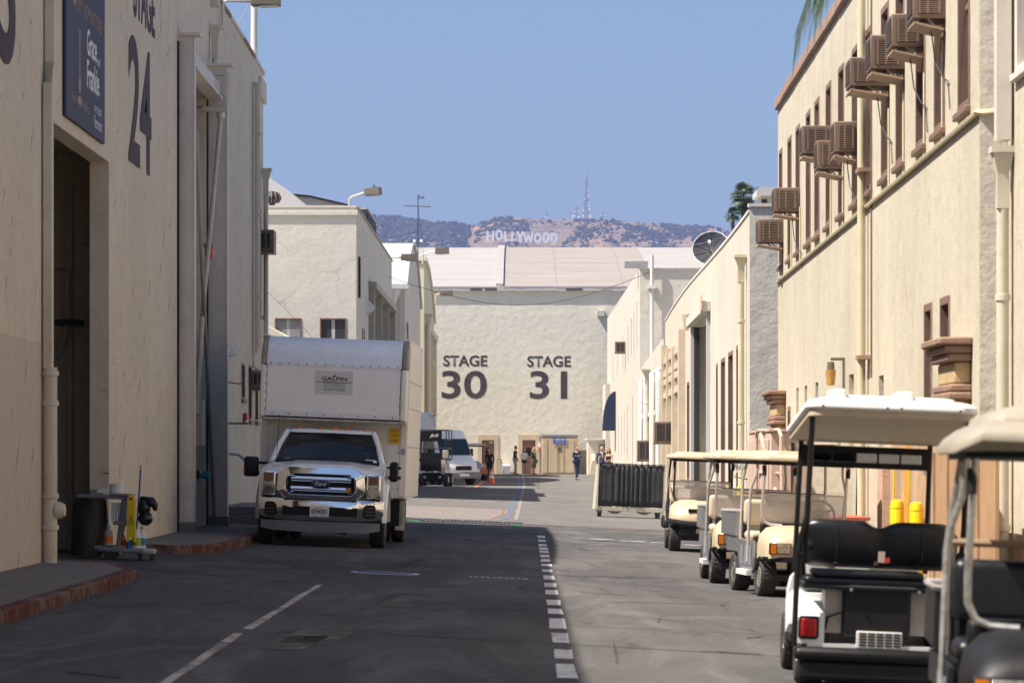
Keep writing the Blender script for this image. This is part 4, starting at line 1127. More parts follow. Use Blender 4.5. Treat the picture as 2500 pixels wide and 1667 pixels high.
# tan timber portal on the far part
for y in (111.5, 118, 124, 130):
    q = MB(); w2.box(q, t2(y), t2(y-1.0), -.3, 5.6+random.uniform(-.3,.2), .0, .22); q.build('portal_post', 'tan_trim', r2)
for z in (5.0, 4.5, 4.2, 3.7):
    q = MB(); w2.box(q, t2(130), t2(112), z, z+.22, .02, .16); q.build('portal_rail', 'tan_trim', r2)
rb = world_thing('rooftop_hood', 'white rooftop ventilation hood on the corner of the right workshop', 'vent')
MB().box(5.28, 5.62, 74.3, 75.2, 6.5, 7.28).build('body', 'roof_white', rb)
MB().prism([(5.18, 7.22), (5.68, 7.22), (5.68, 7.36), (5.3, 7.42), (5.18, 7.34)], 'y', 74.1, 75.4).build('cap', 'roof_white', rb, smooth=0)
MB().box(5.30, 5.42, 74.28, 74.299, 7.0, 7.15).build('opening', 'ac_dark', rb)

# low white link building and its brown air conditioners
r3 = world_thing('link_building', 'low white link building with pipes beyond the right workshop', 'building')
MB().prism([(131.9, -.3), (159.4, -.3), (159.4, 5.45), (146, 5.8), (131.9, 6.1)], 'x', 5.62, 14).build('wall', 'stucco_r4', r3, smooth=0)
for y, r in ((134, .09), (140, .12), (147, .1), (153, .1)):
    MB().tube([(5.5, y, 0), (5.5, y, 4.6), (5.5, y+.3, 4.9), (5.7, y+.3, 5.0)], r, 8).build('pipe', 'pole_white', r3)
for y in (137, 143.5, 150):
    MB().box(5.58, 5.625, y, y+1.6, .2, 3.2).build('door', 'pipe_yellow', r3)
    MB().box(5.5, 5.625, y-.2, y+1.8, 3.2, 3.4).build('door_hood', 'stucco_r4', r3)
hopper(r3, 5.48, 145, 5.2, .22, 'pipe_cream', .1, .2)
def small_ac(label, x, y, z, w=.62, h=.75, mat='ac_brown', side=1):
    a = world_thing('air_conditioner', label, 'air conditioner')
    MB().box(x-w, x, y, y+.7, z, z+h).build('casing', mat, a, bevel=.02)
    MB().box(x-w+.04, x-.05, y-.006, y-.001, z+.08, z+h-.08).build('grille_back', 'ac_dark', a)
    for k in range(3):
        xx = x-w+.06+k*(w-.14)/2
        MB().box(xx, xx+.03, y-.02, y-.007, z+.08, z+h-.08).build('grille_bar', mat, a)
    MB().box(x-w-.02, x, y-.03, y+.7, z-.04, z-.002).build('shelf', mat, a)
    return a
small_ac('brown air conditioner above the black curtained bin, right wall', 5.50, 118.2, 2.0, .78, .75)
small_ac('small brown air conditioner low on the white link building', 5.62, 142, 1.35, .66, .85)
small_ac('little brown air conditioner high on the far right white block', 5.7, 181, 7.0, .55, .6)
# left-hand units
a = small_ac('brown air conditioner sticking out high at the far end of the left stage', -5.22, 73.0, 5.95, .36, .46)
a = small_ac('dark air conditioner sticking out beside the truck box, left stage', -5.25, 71.0, 2.98, .34, .38, 'door_brown')

# tall white block with slit windows
r4 = world_thing('white_block', 'tall white block with slit windows at the far right of the street', 'building')
w4 = Wall((5.7, 218), (5.7, 159.6)); t4 = lambda y: 218-y
h4 = [(t4(y), t4(y-.9), z0, z1) for y, z0, z1 in ((164, 6.6, 9.0), (168, 6.4, 8.7), (172, 6.6, 8.5), (177, 6.4, 8.3), (186, 6.2, 8.2), (196, 6.0, 8.0), (206, 6.0, 7.8), (178, 1.4, 4.2), (183, 1.6, 4.0), (188, 1.5, 3.9), (194, 1.5, 3.8), (170, .8, 4.6))]
w4.face(-.3, 10.3, h4, .2).build('street_wall', 'stucco_r4', r4, smooth=0)
for h in h4: w4.window(r4, *h, .18, .06, 'frame_edge', rail=False, sill=False)
Wall((5.7, 159.6), (19, 159.6)).face(-.3, 10.25, [], .1).build('end_wall', 'stucco_rough', r4, smooth=0)
mass(r4, 5.91, 19, 159.7, 218, -.3, 10.1, 'stucco_r4')
MB().box(5.66, 19, 159.5, 159.75, 10.25, 10.32).build('coping', 'rail_metal', r4)
MB().tube([(6.25, 159.35, 10.9), (6.25, 159.35, 0)], .09, 8).build('vent_pipe', 'pole_white', r4)
MB().box(6.05, 6.45, 159.2, 159.59, 9.35, 9.5).build('pipe_clamp', 'pole_white', r4)
MB().box(5.05, 6.15, 161.5, 162.2, 10.45, 10.75).build('roof_tank', 'rail_metal', r4)
q = MB(); w4.box(q, 0, 7, 0, 6.0, .0, .3); q.build('stair_bay', 'stucco_r4', r4)
# blue awning
aw = world_thing('entrance_awning', 'dark blue dome awning over a doorway on the far white block', 'awning')
g = MB()
for j in range(9):
    f = j/8; hh = math.sin(f*math.pi/2); 
    g.v += [(5.68-.70*math.cos(f*math.pi/2), 199+i*2.0/6, 3.4+1.9*hh) for i in range(7)]
g.f = [(j*7+i, j*7+i+1, (j+1)*7+i+1, (j+1)*7+i) for j in range(8) for i in range(6)]
g.build('canopy', 'blue_awning', aw, smooth=60)
for y in (199, 201):
    MB().prism([(5.68, 3.4)] + [(5.68-.70*math.cos(j/8*math.pi/2), 3.4+1.9*math.sin(j/8*math.pi/2)) for j in range(9)], 'y', y-.01, y+.01).build('side_panel', 'blue_awning', aw)
MB().box(4.96, 4.99, 198.95, 201.05, 3.0, 3.4).build('valance', 'blue_awning', aw)
MB().box(4.97, 5.68, 198.97, 199.0, 3.0, 3.4).build('valance', 'blue_awning', aw)

# satellite dish on the white block's roof
ds = world_thing('satellite_dish', 'dark mesh satellite dish on the roof above the right workshop', 'satellite dish')
Q = Matrix.Translation((9.5, 168, 11.75)) @ Matrix.Rotation(rad(-22), 4, 'Y') @ Matrix.Rotation(rad(62), 4, 'X')
n_ = NT('dish_mesh'); n_.col((.018,.019,.026)); n_.set(.6, .1); n_.b.inputs['Alpha'].default_value = .9  # shade on the dish's back put into the near-black mesh colour
def dpt(r, t): return Q @ Vector((r*math.cos(t), r*math.sin(t), .32*r*r-.25))
g = MB(); nr, na = 5, 24
for i in range(nr+1):
    for j in range(na): g.v.append(tuple(dpt(.08+.84*i/nr, 2*math.pi*j/na)))
g.f = [(i*na+j, i*na+(j+1) % na, (i+1)*na+(j+1) % na, (i+1)*na+j) for i in range(nr) for j in range(na)]
g.build('reflector', 'dish_mesh', ds, smooth=60)
MB().tube([dpt(.93, 2*math.pi*j/32) for j in range(32)], .03, 6, True).build('rim', 'steel', ds)
for k in range(10):
    MB().tube([dpt(r_, 2*math.pi*k/10) for r_ in (.05, .3, .6, .92)], .018, 5).build('rib', 'dark_metal', ds)
for k in range(3):
    MB().tube([dpt(.9, 2*math.pi*k/3+.4), Q @ Vector((0, 0, .65))], .016, 5).build('strut', 'steel', ds)
MB().cyl(Q @ Vector((0,0,.55)), Q @ Vector((0,0,.72)), .07).build('feed', 'pole_white', ds)
MB().tube([Q @ Vector((0,0,-.26)), (9.5, 168.2, 10.9), (9.5, 168.2, 10.1)], .07, 8).build('mount', 'dark_metal', ds)
MB().box(8.9, 9.9, 167.6, 168.8, 10.1, 10.75).build('base_box', 'grey_plastic', ds)
MB().box(8.65, 8.85, 167.8, 168.4, 10.1, 10.6).build('ballast', 'dark_metal', ds)

# overhead cable spanning the street
cb = tag(MB().tube([(-5.5+11.6*t, 145+30*t*0+ (159.6-145)*t, 9.15+.95*t-1.35*math.sin(math.pi*t)+.0) for t in [i/24 for i in range(25)]], .013, 5).build('overhead_cable', 'metal_wire'), 'thin black cable sagging across the street in front of the far stage', 'cable')
cb2 = tag(MB().tube([(-8.7, 100, 8.0), (-7.6, 101, 6.6), (-6.6, 102, 5.6), (-5.9, 103, 4.8)], .006, 4).build('stay_wire', 'metal_wire'), 'fine grey stay wire in front of the louvred stage', 'cable')

# ------------------------------------------------------------------ wall and roof lamps
def box_lamp(label, base, tip, head, yaw=0, tilt=.1, cell=False):
    o = world_thing('street_lamp', label, 'street lamp', 'box lamps on the roof edges')
    b = Vector(base); t = Vector(tip)
    MB().tube([b-Vector((0,0,.5)), b, b+(t-b)*.15+Vector((0,0,.05)), t], .035 if head[0] < .7 else .045, 8).build('arm', 'pale_tube', o)
    L, W, H = head
    h = bpy.data.objects.new('head', MB().hexa([(0,-W/2,-H/2),(L,-W/2,-H/2-.02),(L,W/2,-H/2-.02),(0,W/2,-H/2)], [(0.03,-W/2,H/2),(L,-W/2,H/2),(L,W/2,H/2),(0.03,W/2,H/2)]).mesh('head', 'lamp_bronze'))
    C.objects.link(h); h.parent = o; h.location = t; h.rotation_euler = (0, -tilt, yaw)
    g = MB().box(L*.3, L*.92, -W*.4, W*.4, -H/2-.035, -H/2-.022).build('lens', 'lamp_glass', h)
    if cell: MB().lathe([(.05, H/2), (.05, H/2+.1), (0, H/2+.11)], (L*.6, 0, 0), 'z', 8).build('photocell', 'teal_plastic', h)
    return o
box_lamp('box lamp on an arm at the very top of the left stage', (-5.5, 63.6, 10.0), (-4.98, 63.7, 10.06), (.54, .42, .17), 0, .04)
box_lamp('tan box lamp on the roof corner of the louvred-window stage', (-5.75, 116.3, 10.3), (-5.2, 116.0, 10.50), (.54, .42, .23), rad(-12), .12, True)
box_lamp('second box lamp, above the door portal of the louvred-window stage', (-5.5, 147, 10.05), (-5.05, 147, 10.1), (.75, .5, .26), 0, -.02)
box_lamp('third box lamp, before the far white roof', (-5.4, 193.2, 12.85), (-4.7, 193, 13.1), (.8, .5, .34), 0, .05)
box_lamp('fourth box lamp, lowest and nearest the far stage', (-5.2, 215, 11.6), (-4.9, 215, 11.75), (.8, .5, .32), 0, .06)
pl = world_thing('lamp_pole', 'white pole rising from the corner of the left stage roof', 'pole')
MB().cyl((-5.62, 72.6, 9.3), (-5.60, 72.6, 13.2), .075, .065, 14).build('pole', 'pole_white', pl)
MB().lathe([(.08, -.04), (.1, -.035), (.1, .035), (.08, .04)], (-5.62, 72.6, 9.75), 'z', 14).build('collar', 'pole_white', pl)
MB().lathe([(.075, -.02), (.09, -.018), (.09, .018), (.075, .02)], (-5.61, 72.6, 11.25), 'z', 14).build('clamp', 'tray_tan', pl)
MB().tube([(-5.68, 72.6, 11.25), (-5.85, 70.5, 10.4), (-5.9, 70.2, 10.1)], .006, 4).build('stay', 'tray_tan', pl)

# tv antenna mast
am = world_thing('antenna_mast', 'thin rooftop television antenna with cross arm on the left skyline', 'antenna')
ax, ay = -5.85, 199.5
MB().tube([(ax, ay, 12.4), (ax, ay, 16.8)], .028, 6).build('mast', 'dark_metal', am)
MB().tube([(ax-.85, ay, 16.15), (ax+.75, ay-.2, 16.05)], .025, 5).build('boom', 'dark_metal', am)
for k in range(8):
    x = ax-.8+k*.2
    MB().tube([(x, ay-.35, 16.13), (x, ay+.35, 16.13)], .012, 4).build('element', 'dark_metal', am)
MB().tube([(ax, ay, 16.65), (ax+.38, ay, 16.6)], .02, 5).build('upper_boom', 'dark_metal', am)
for k in range(4): MB().box(ax+.06+k*.09, ax+.075+k*.09, ay-.1, ay+.1, 16.5, 16.72).build('element', 'dark_metal', am)
MB().tube([(ax-.22, ay, 14.0), (ax+.22, ay, 14.0)], .02, 5).build('light_bar', 'dark_metal', am)
for s in (-1, 1): MB().ball((ax+.2*s, ay, 14.08), .09, 8, 6).build('flood_lamp', 'white_paint', am)
MB().tube([(ax, ay, 16.2), (ax+.35, ay+.4, 13.0)], .012, 4).build('guy_wire', 'dark_metal', am)
# ------------------------------------------------------------------ hills, sign, masts
RID = [(-420,352),(-300,356),(-205,362),(-170,357),(-130,351),(-95,350),(-70,346),(-52,351),(-25,360),(0,359),(40,356),(85,355.5),(140,355),(190,351),(240,347),(300,344),(318,337),(335,327),(370,318),(460,300),(700,270),(1200,240)]
RID = [(-1600,300),(-900,330)] + RID + [(2200,200)]
RID = [(x*1.045, z*1.045) for x, z in RID]
def ridge(x):
    for i in range(len(RID)-1):
        if RID[i][0] <= x <= RID[i+1][0]:
            f = (x-RID[i][0])/(RID[i+1][0]-RID[i][0]); return RID[i][1]*(1-f)+RID[i+1][1]*f
    return RID[0][1] if x < RID[0][0] else RID[-1][1]
from mathutils import noise as mn
YH0, YR = 4100.0, 5380.0
def hill_z(x, y):
    f = (y-YH0)/(YR-YH0)
    if f <= 1:
        g = .1 + .9*f if f > 0 else 0
        base = ridge(x)*(max(0, f)**.75)
    else: base = ridge(x)*max(0, 1-(f-1)*1.3)
    damp = min(1, max(.05, abs(f-1)*6))
    nz = mn.fractal(Vector((x*.012, y*.006, 0)), 1.0, 2.0, 5)*16*damp + mn.noise(Vector((x*.03, y*.004, 3)))*12*damp*.6
    z_ = base + nz + mn.noise(Vector((x*.06, 1, 0)))*1.6
    w = (1-sm(60, 85, abs(x)))*(1-sm(5200, 5260, y))*sm(5000, 5060, y)
    if w > 0: z_ = z_*(1-w) + w*min(z_, 316.5 + max(0, y-5150)*.55 + mn.noise(Vector((x*.05, y*.03, 2)))*2)
    return z_
def make_hills():
    xs = [-1600,-1200,-900,-700,-500] + [-400+8*i for i in range(106)] + [460,520,600,700,900,1200,1700,2200]
    ys = [YH0, 4400, 4600, 4750] + [4850+12*i for i in range(47)] + [5440, 5520, 5700, 6000, 6600]
    mb = MB(); n = len(xs)
    mb.v = [(x, y, hill_z(x, y)) for y in ys for x in xs]
    mb.f = [(j*n+i, j*n+i+1, (j+1)*n+i+1, (j+1)*n+i) for j in range(len(ys)-1) for i in range(n-1)]
    return tag(mb.build('hills', 'hill_ground', smooth=180, fix=False), kind='structure')
n = NT('hill_ground'); co = n.coord('World')
a = n.noise(n.coord('World', (1, .35, 1)), .012, 7, .65); b = n.noise(co, .05, 6, .7)
k = n.mix(n.ramp(a, [(.40, 0.0), (.60, 1.0)]), (.27,.165,.095), (.16,.115,.07))
k = n.mix(n.ramp(b, [(.45, 0.0), (.62, .75)]), k, (.065,.060,.036))
n.col(k); n.set(.95)
n = NT('chaparral'); co = n.coord('World'); b = n.noise(co, .3, 4)
n.col(n.mix(b, (.020,.026,.014), (.050,.050,.024))); n.set(.95)
hills = make_hills()
def make_shrubs():
    rnd = random.Random(3); V = []; F = []
    ico = MB().ball((0,0,0), 1, 6, 4)
    cnt = 0
    while cnt < 6500:
        x = rnd.uniform(-230, 345); y = rnd.uniform(4930, 5395)
        d = mn.fractal(Vector((x*.013, y*.005, 7)), 1.0, 2.0, 4)
        left = 1 if x < -75 else 0
        right = 1 if x > 85 else 0
        pr = .06 + .7*left + .16*right + (.75 if d > .12 else 0)
        if -62 < x < 62 and 5080 < y < 5175: pr *= .25
        if left == 0 and y > 5330 and x < -5 and x > -60: pr = .9
        if rnd.random() > pr: continue
        r = rnd.uniform(.9, 2.3) + (rnd.uniform(0, 2.4) if left or rnd.random() < .12 else 0)
        z = hill_z(x, y); b = len(V); sx, sy, sz = r*rnd.uniform(.8, 1.5), r*rnd.uniform(.8, 1.3), r*rnd.uniform(.7, 1.1)
        for v in ico.v:
            q = rnd.uniform(.75, 1.2); V.append((x+v[0]*sx*q, y+v[1]*sy*q, z+v[2]*sz*q+sz*.3))
        F += [tuple(b+i for i in f) for f in ico.f]; cnt += 1
    mb = MB(); mb.v = V; mb.f = F
    return tag(mb.build('hillside_chaparral', 'chaparral', smooth=0, fix=False), 'dark green chaparral scattered over the brown hillside', 'shrubs', kind='stuff')
make_shrubs()

# hillside sign: nine white letters on posts
sg = world_thing('hillside_sign', 'big white letters spelling HOLLYWOOD on the distant hillside', 'sign')
def bar2(mb, p, q, w, y, d=.8):
    p = Vector((p[0], 0, p[1])); q = Vector((q[0], 0, q[1])); t = (q-p).normalized(); nn = Vector((-t.z, 0, t.x))*w/2
    qs = [p-nn, q-nn, q+nn, p+nn]
    mb.hexa([(a.x, y-d/2, a.z) for a in qs], [(a.x, y+d/2, a.z) for a in qs])
H_, wst_ = 15.8, 3.5
def letter(ch, x, y, z, w):
    m = MB(); s = wst_
    if ch == 'H': bar2(m, (s/2,0), (s/2,H_), s, 0); bar2(m, (w-s/2,0), (w-s/2,H_), s, 0); bar2(m, (s,H_/2), (w-s,H_/2), s*.9, .05)
    if ch == 'L': bar2(m, (s/2,0), (s/2,H_), s, 0); bar2(m, (s,s/2), (w,s/2), s, .05)
    if ch == 'Y': bar2(m, (w/2,0), (w/2,H_*.5), s, 0); bar2(m, (w/2,H_*.42), (s*.4,H_), s, .1); bar2(m, (w/2,H_*.42), (w-s*.4,H_), s, -.1)
    if ch == 'W':
        for i, (a, b_) in enumerate([((s*.4,H_),(w*.28,0)), ((w*.28,0),(w*.5,H_*.75)), ((w*.5,H_*.75),(w*.72,0)), ((w*.72,0),(w-s*.4,H_))]): bar2(m, a, b_, s*.85, .06*i)
    if ch in 'OD':
        c = 3.2
        pts = [(s/2+c*.6,s/2),(w-s/2-c*.6,s/2),(w-s/2,s/2+c),(w-s/2,H_-s/2-c),(w-s/2-c*.6,H_-s/2),(s/2+c*.6,H_-s/2),(s/2,H_-s/2-c),(s/2,s/2+c)]
        if ch == 'D': pts[0] = (s/2, s/2); pts[7] = (s/2, s/2+.2); pts[5] = (s/2, H_-s/2); pts[6] = (s/2, H_-s/2-.2)
        for i in range(8):
            bar2(m, pts[i], pts[(i+1) % 8], s, .03*(i % 3))
    o = m.build('letter', 'white_ink', sg, (x, y, z), smooth=0)
    return o
lay = [('H', -48.0, 12.2, 0), ('O', -34.4, 11.6, 1.5), ('L', -21.4, 9.2, -.6), ('L', -10.6, 9.0, -.8), ('Y', -2.6, 11.8, -1.2), ('W', 7.6, 15.5, -2.0), ('O', 24.0, 11.0, -3.0), ('O', 36.4, 11.0, -2.6), ('D', 48.6, 11.0, -3.0)]
for ch, x, w, dz_ in lay:
    zz = 1.6 + (1044-556)*5147/7840 + dz_ + 1.2
    letter(ch, x, 5147, zz, w)
    for k in (1, w-1): MB().box(x+k-.2, x+k+.2, 5148, 5148.6, hill_z(x, 5147)-6, zz+H_*.8).build('support_post', 'mast_steel', sg)
# put the slope under the sign right behind it (hill is cut to a bench there)

def lattice(label, x, y, zb, h, w0, w1, r, n=14, dish=True, mat='mast_steel', cat='radio mast'):
    o = world_thing('radio_mast', label, cat)
    corners = []
    for sx, sy in ((-1,-1),(1,-1),(1,1),(-1,1)):
        MB().cyl((x+sx*w0/2, y+sy*w0/2, zb), (x+sx*w1/2, y+sy*w1/2, zb+h), r, r*.6, 5).build('leg', mat, o)
    br = MB()
    for k in range(n):
        f0 = k/n; f1 = (k+1)/n; a = w0+(w1-w0)*f0; b = w0+(w1-w0)*f1; z0 = zb+h*f0; z1 = zb+h*f1
        for yy in (-1, 1):
            br.tube([(x-a/2, y+yy*a/2, z0), (x+b/2, y+yy*b/2, z1)], r*.5, 4); br.tube([(x+a/2, y+yy*a/2, z0), (x-b/2, y+yy*b/2, z1)], r*.5, 4)
        br.tube([(x-b/2, y-b/2, z1), (x+b/2, y-b/2, z1)], r*.5, 4)
    br.build('bracing', mat, o)
    if dish:
        rnd = random.Random(int(x*7))
        for k in range(n):
            z = zb + h*(.05+.75*rnd.random()**1.4); a = w0+(w1-w0)*(z-zb)/h; sx = rnd.choice((-1, 1))
            MB().lathe([(0, 0), (1.3, .2), (1.4, .9), (0, .95)], (x+sx*a*.55, y-a/2-1.2, z), 'y', 8).build('dish', 'white_paint', o)
    return o
zt = ridge(110)-2
lattice('tall lattice radio mast on the hilltop right of the sign', 108, 5380, zt-2, 70, 11, 1.6, .65, 16)
MB().cyl((108, 5380, zt+66), (108, 5380, zt+93), .45, .2, 5).build('spire', 'mast_steel', bpy.data.objects['radio_mast'])
lattice('shorter lattice mast just left of the tall radio mast', 92, 5375, zt-2, 24, 6, 4, .5, 6)
lattice('small spindly mast with dishes on the hilltop, left of the shorter mast', 84, 5376, zt-2, 15, 3.5, 2.5, .4, 4)
lattice('tiny mast alone on the hilltop between sign and masts', 45, 5376, ridge(45)-2, 14, 3, 2.4, .4, 4)
lattice('small square mast right of the tall radio mast', 134, 5376, ridge(134)-2, 12, 5, 5, .45, 3)
hb = world_thing('hilltop_hut', 'low pale equipment building at the foot of the hilltop masts', 'building')
MB().box(88, 122, 5365, 5378, zt-3, zt+3).build('hut', 'terracotta', hb); MB().box(87, 123, 5364, 5379, zt+3, zt+3.5).build('roof', 'roof_white', hb)

# ------------------------------------------------------------------ palms
def fan_palm(label, x, y, h, R, nf=46, seed=1, droop=.9, leafw=.07, trunk_r=.2, nleaf=26):
    rnd = random.Random(seed)
    o = world_thing('palm_tree', label, 'palm tree')
    z0 = zg(x, y)
    MB().tube([(x, y, z0-.2), (x+.05, y, z0+h*.4), (x-.03, y, z0+h*.8), (x, y, z0+h)], [trunk_r*1.25, trunk_r, trunk_r*.9, trunk_r*.95], 10).build('trunk', 'palm_trunk', o)
    V = MB()
    for k in range(nf):
        az = rnd.uniform(0, 2*math.pi); el = rnd.uniform(-1.1, 1.35)
        d = Vector((math.cos(az)*math.cos(el), math.sin(az)*math.cos(el), math.sin(el)))
        c = Vector((x, y, z0+h)) + d*R*.45*rnd.uniform(.8, 1.2)
        V.tube([(x, y, z0+h), c], [.03, .015], 4)
        side = d.cross(Vector((0,0,1)))
        side = side.normalized() if side.length > .1 else Vector((1,0,0))
        upv = side.cross(d).normalized()
        for j in range(nleaf):
            a = (j/(nleaf-1)-.5)*3.9
            ld = (d*math.cos(a) + side*math.sin(a)).normalized()
            L = R*.55*rnd.uniform(.8, 1.1)*(1-.12*abs(a))
            p1 = c + ld*L*.6 + upv*.02 - Vector((0,0,droop*.05*L)); p2 = c + ld*L - Vector((0,0,droop*.38*L))
            wv = ld.cross(upv).normalized()*leafw*L*.5
            b = len(V.v)
            V.v += [tuple(c-wv*.3), tuple(c+wv*.3), tuple(p1+wv), tuple(p1-wv), tuple(p2)]
            V.f += [(b, b+1, b+2, b+3), (b+3, b+2, b+4)]
    V.build('crown', 'palm_leaf', o, smooth=0, fix=False)
    return o
fan_palm('distant fan palm rising behind the right workshop roof', 21.0, 318, 25.3, 1.9, 44, 4)
fan_palm('second distant palm lower to the left, behind the workshop roof', 20.0, 318, 23.6, 1.0, 26, 9)
# feather palm whose lowest frond tip hangs into the picture from above
pm = world_thing('palm_tree', 'out-of-focus palm frond hanging into the top right', 'palm tree')
px, py = 3.86, 22.0
MB().tube([(px, py, -.3), (px+.05, py, 2.5), (px, py, 6.1)], [.17, .14, .13], 10).build('trunk', 'palm_trunk', pm)
fr = MB(); rnd = random.Random(5)
def frond(az, el, L):
    d = Vector((math.cos(az), math.sin(az), 0)); p = Vector((px, py, 5.98)); pts = []
    for i in range(15):
        f = i/14; pts.append(p + d*L*math.cos(el)*f*(1-.25*f) + Vector((0,0, L*(math.sin(el)*f - .95*f*f))))
    fr.tube(pts, [.02-.016*i/14 for i in range(15)], 4)
    for i in range(2, 15):
        t = (pts[i]-pts[i-1]).normalized(); sd = t.cross(Vector((0,0,1))).normalized()
        for s in (-1, 1):
            for q in range(3):
                c = pts[i-1]+(pts[i]-pts[i-1])*q/3
                l = .5*(1-.5*abs(i/14-.5)); e = c + sd*s*l*.6 + t*l*.45 - Vector((0,0,l*rnd.uniform(.3, .8))); wv = t*.014
                b = len(fr.v); fr.v += [tuple(c-wv), tuple(c+wv), tuple((c+e)/2+wv*1.4+Vector((0,0,.04))), tuple((c+e)/2-wv*1.4+Vector((0,0,.04))), tuple(e)]
                fr.f += [(b,b+1,b+2,b+3), (b+3,b+2,b+4)]
for k in range(11): frond(rad(-150+k*33), .95 + .3*rnd.random(), 1.9)
frond(rad(180), .42, 3.0)
frond(rad(186), .45, 2.95)
frond(rad(177), .40, 3.0)
frond(rad(183), .43, 2.9)
frond(rad(173), .45, 2.85)
fr.build('crown', 'palm_leaf', pm, smooth=0, fix=False)

# ------------------------------------------------------------------ haze
hz = NT('haze_air')
hz.n.remove(hz.b)
vol = hz.node('ShaderNodeVolumePrincipled')
vol.inputs['Color'].default_value = (.38, .50, 1.0, 1)
vol.inputs['Density'].default_value = 7.8e-5
vol.inputs['Anisotropy'].default_value = .0
hz.link(vol.outputs[0], hz.n['Material Output'].inputs['Volume'])
MB_h = MB().box(-9500, 9500, -500, 9500, -2.5, 520)
hb_ = MB_h.build('haze', 'haze_air', smooth=0)
tag(hb_, 'thin blue haze over the distant hills', 'haze', kind='stuff')
# ------------------------------------------------------------------ wheels
def wheel(parent, x, y, r, w, rim_r, out=1, name='wheel', tread=True, rim='steel', hub='steel', rim_depth=.03):
    "wheel with its axle along x; out = +1 if its face looks towards +x"
    t = MB(); hw = w/2; c = (x, y, r)
    t.lathe([(rim_r, -hw*.8), (r*.90, -hw), (r*.975, -hw*.86), (r, -hw*.6), (r, hw*.6), (r*.975, hw*.86), (r*.90, hw), (rim_r, hw*.8)], c, 'x', 28)
    wh = t.build(name, 'tyre', parent, smooth=35)
    if tread:
        for k in range(28):
            a = 2*math.pi*k/28
            g = MB()
            for s in (-1, 1):
                a2 = a + (.11 if s > 0 else 0)
                cc = Vector((x+s*hw*.36, y+math.sin(a2)*r*.998, r+math.cos(a2)*r*.998))
                tn = Vector((0, math.cos(a2), -math.sin(a2))); nn = Vector((0, math.sin(a2), math.cos(a2)))
                L = r*.075; W_ = hw*.30
                q = [cc - tn*L + Vector((-W_,0,0)), cc - tn*L + Vector((W_,0,0)), cc + tn*L + Vector((W_,0,0)), cc + tn*L + Vector((-W_,0,0))]
                g.hexa([p - nn*.006 for p in q], [p + nn*.007 for p in q])
            if k == 0: treads = g
            else: treads.add(g.v, g.f)
        treads.build('tread', 'tyre', wh, smooth=0)
    m = MB(); o = out
    prof = [(rim_r*1.0, o*hw*.8), (rim_r*.93, o*hw*.83), (rim_r*.86, o*(hw*.8-rim_depth)), (rim_r*.45, o*(hw*.8-rim_depth*1.5)), (rim_r*.3, o*(hw*.8-rim_depth*.3)), (0, o*(hw*.8-rim_depth*.2))]
    m.lathe(prof, c, 'x', 22); rm = m.build('rim', rim, wh, smooth=40)
    for k in range(5):
        a = 2*math.pi*k/5
        MB().lathe([(rim_r*.055, 0), (rim_r*.055, o*.02), (0, o*.022)], (x+o*(hw*.8-rim_depth*1.35), y+math.sin(a)*rim_r*.6, r+math.cos(a)*rim_r*.6), 'x', 6).build('lug_nut', hub, rm)
    MB().lathe([(0, -o*hw*.78), (rim_r*.99, -o*hw*.78)], c, 'x', 18).build('inner_disc', 'dark_metal', wh)
    return wh

# ------------------------------------------------------------------ box truck
tk = thing('box_truck', 'white box truck with an overhanging cargo box parked against the left kerb', 'truck', (-3.19, 54.55, zg(-3.19, 55)), rad(-.8), lean=LEAN)
# local axes: x to the picture's right, y away from the camera, front bumper at y = 0
# hood with a raised centre
def hood(u, v):
    x = (u*2-1)*.93; y = .10 + v*1.22
    e = abs(x)/.93
    z = 1.235 + .115*min(1, v*1.6)**.8 + .01*v - .10*e**4*(1-.55*v) - .05*(1-min(1, v*5))
    z += .040*(1 - sm(.44, .60, abs(x)))*min(1, v*6)*(1-.75*v)
    return (x, y - .03*(1-e*e), z)
MB().grid(hood, 32, 12).build('hood', 'truck_white', tk, smooth=50, fix=False)
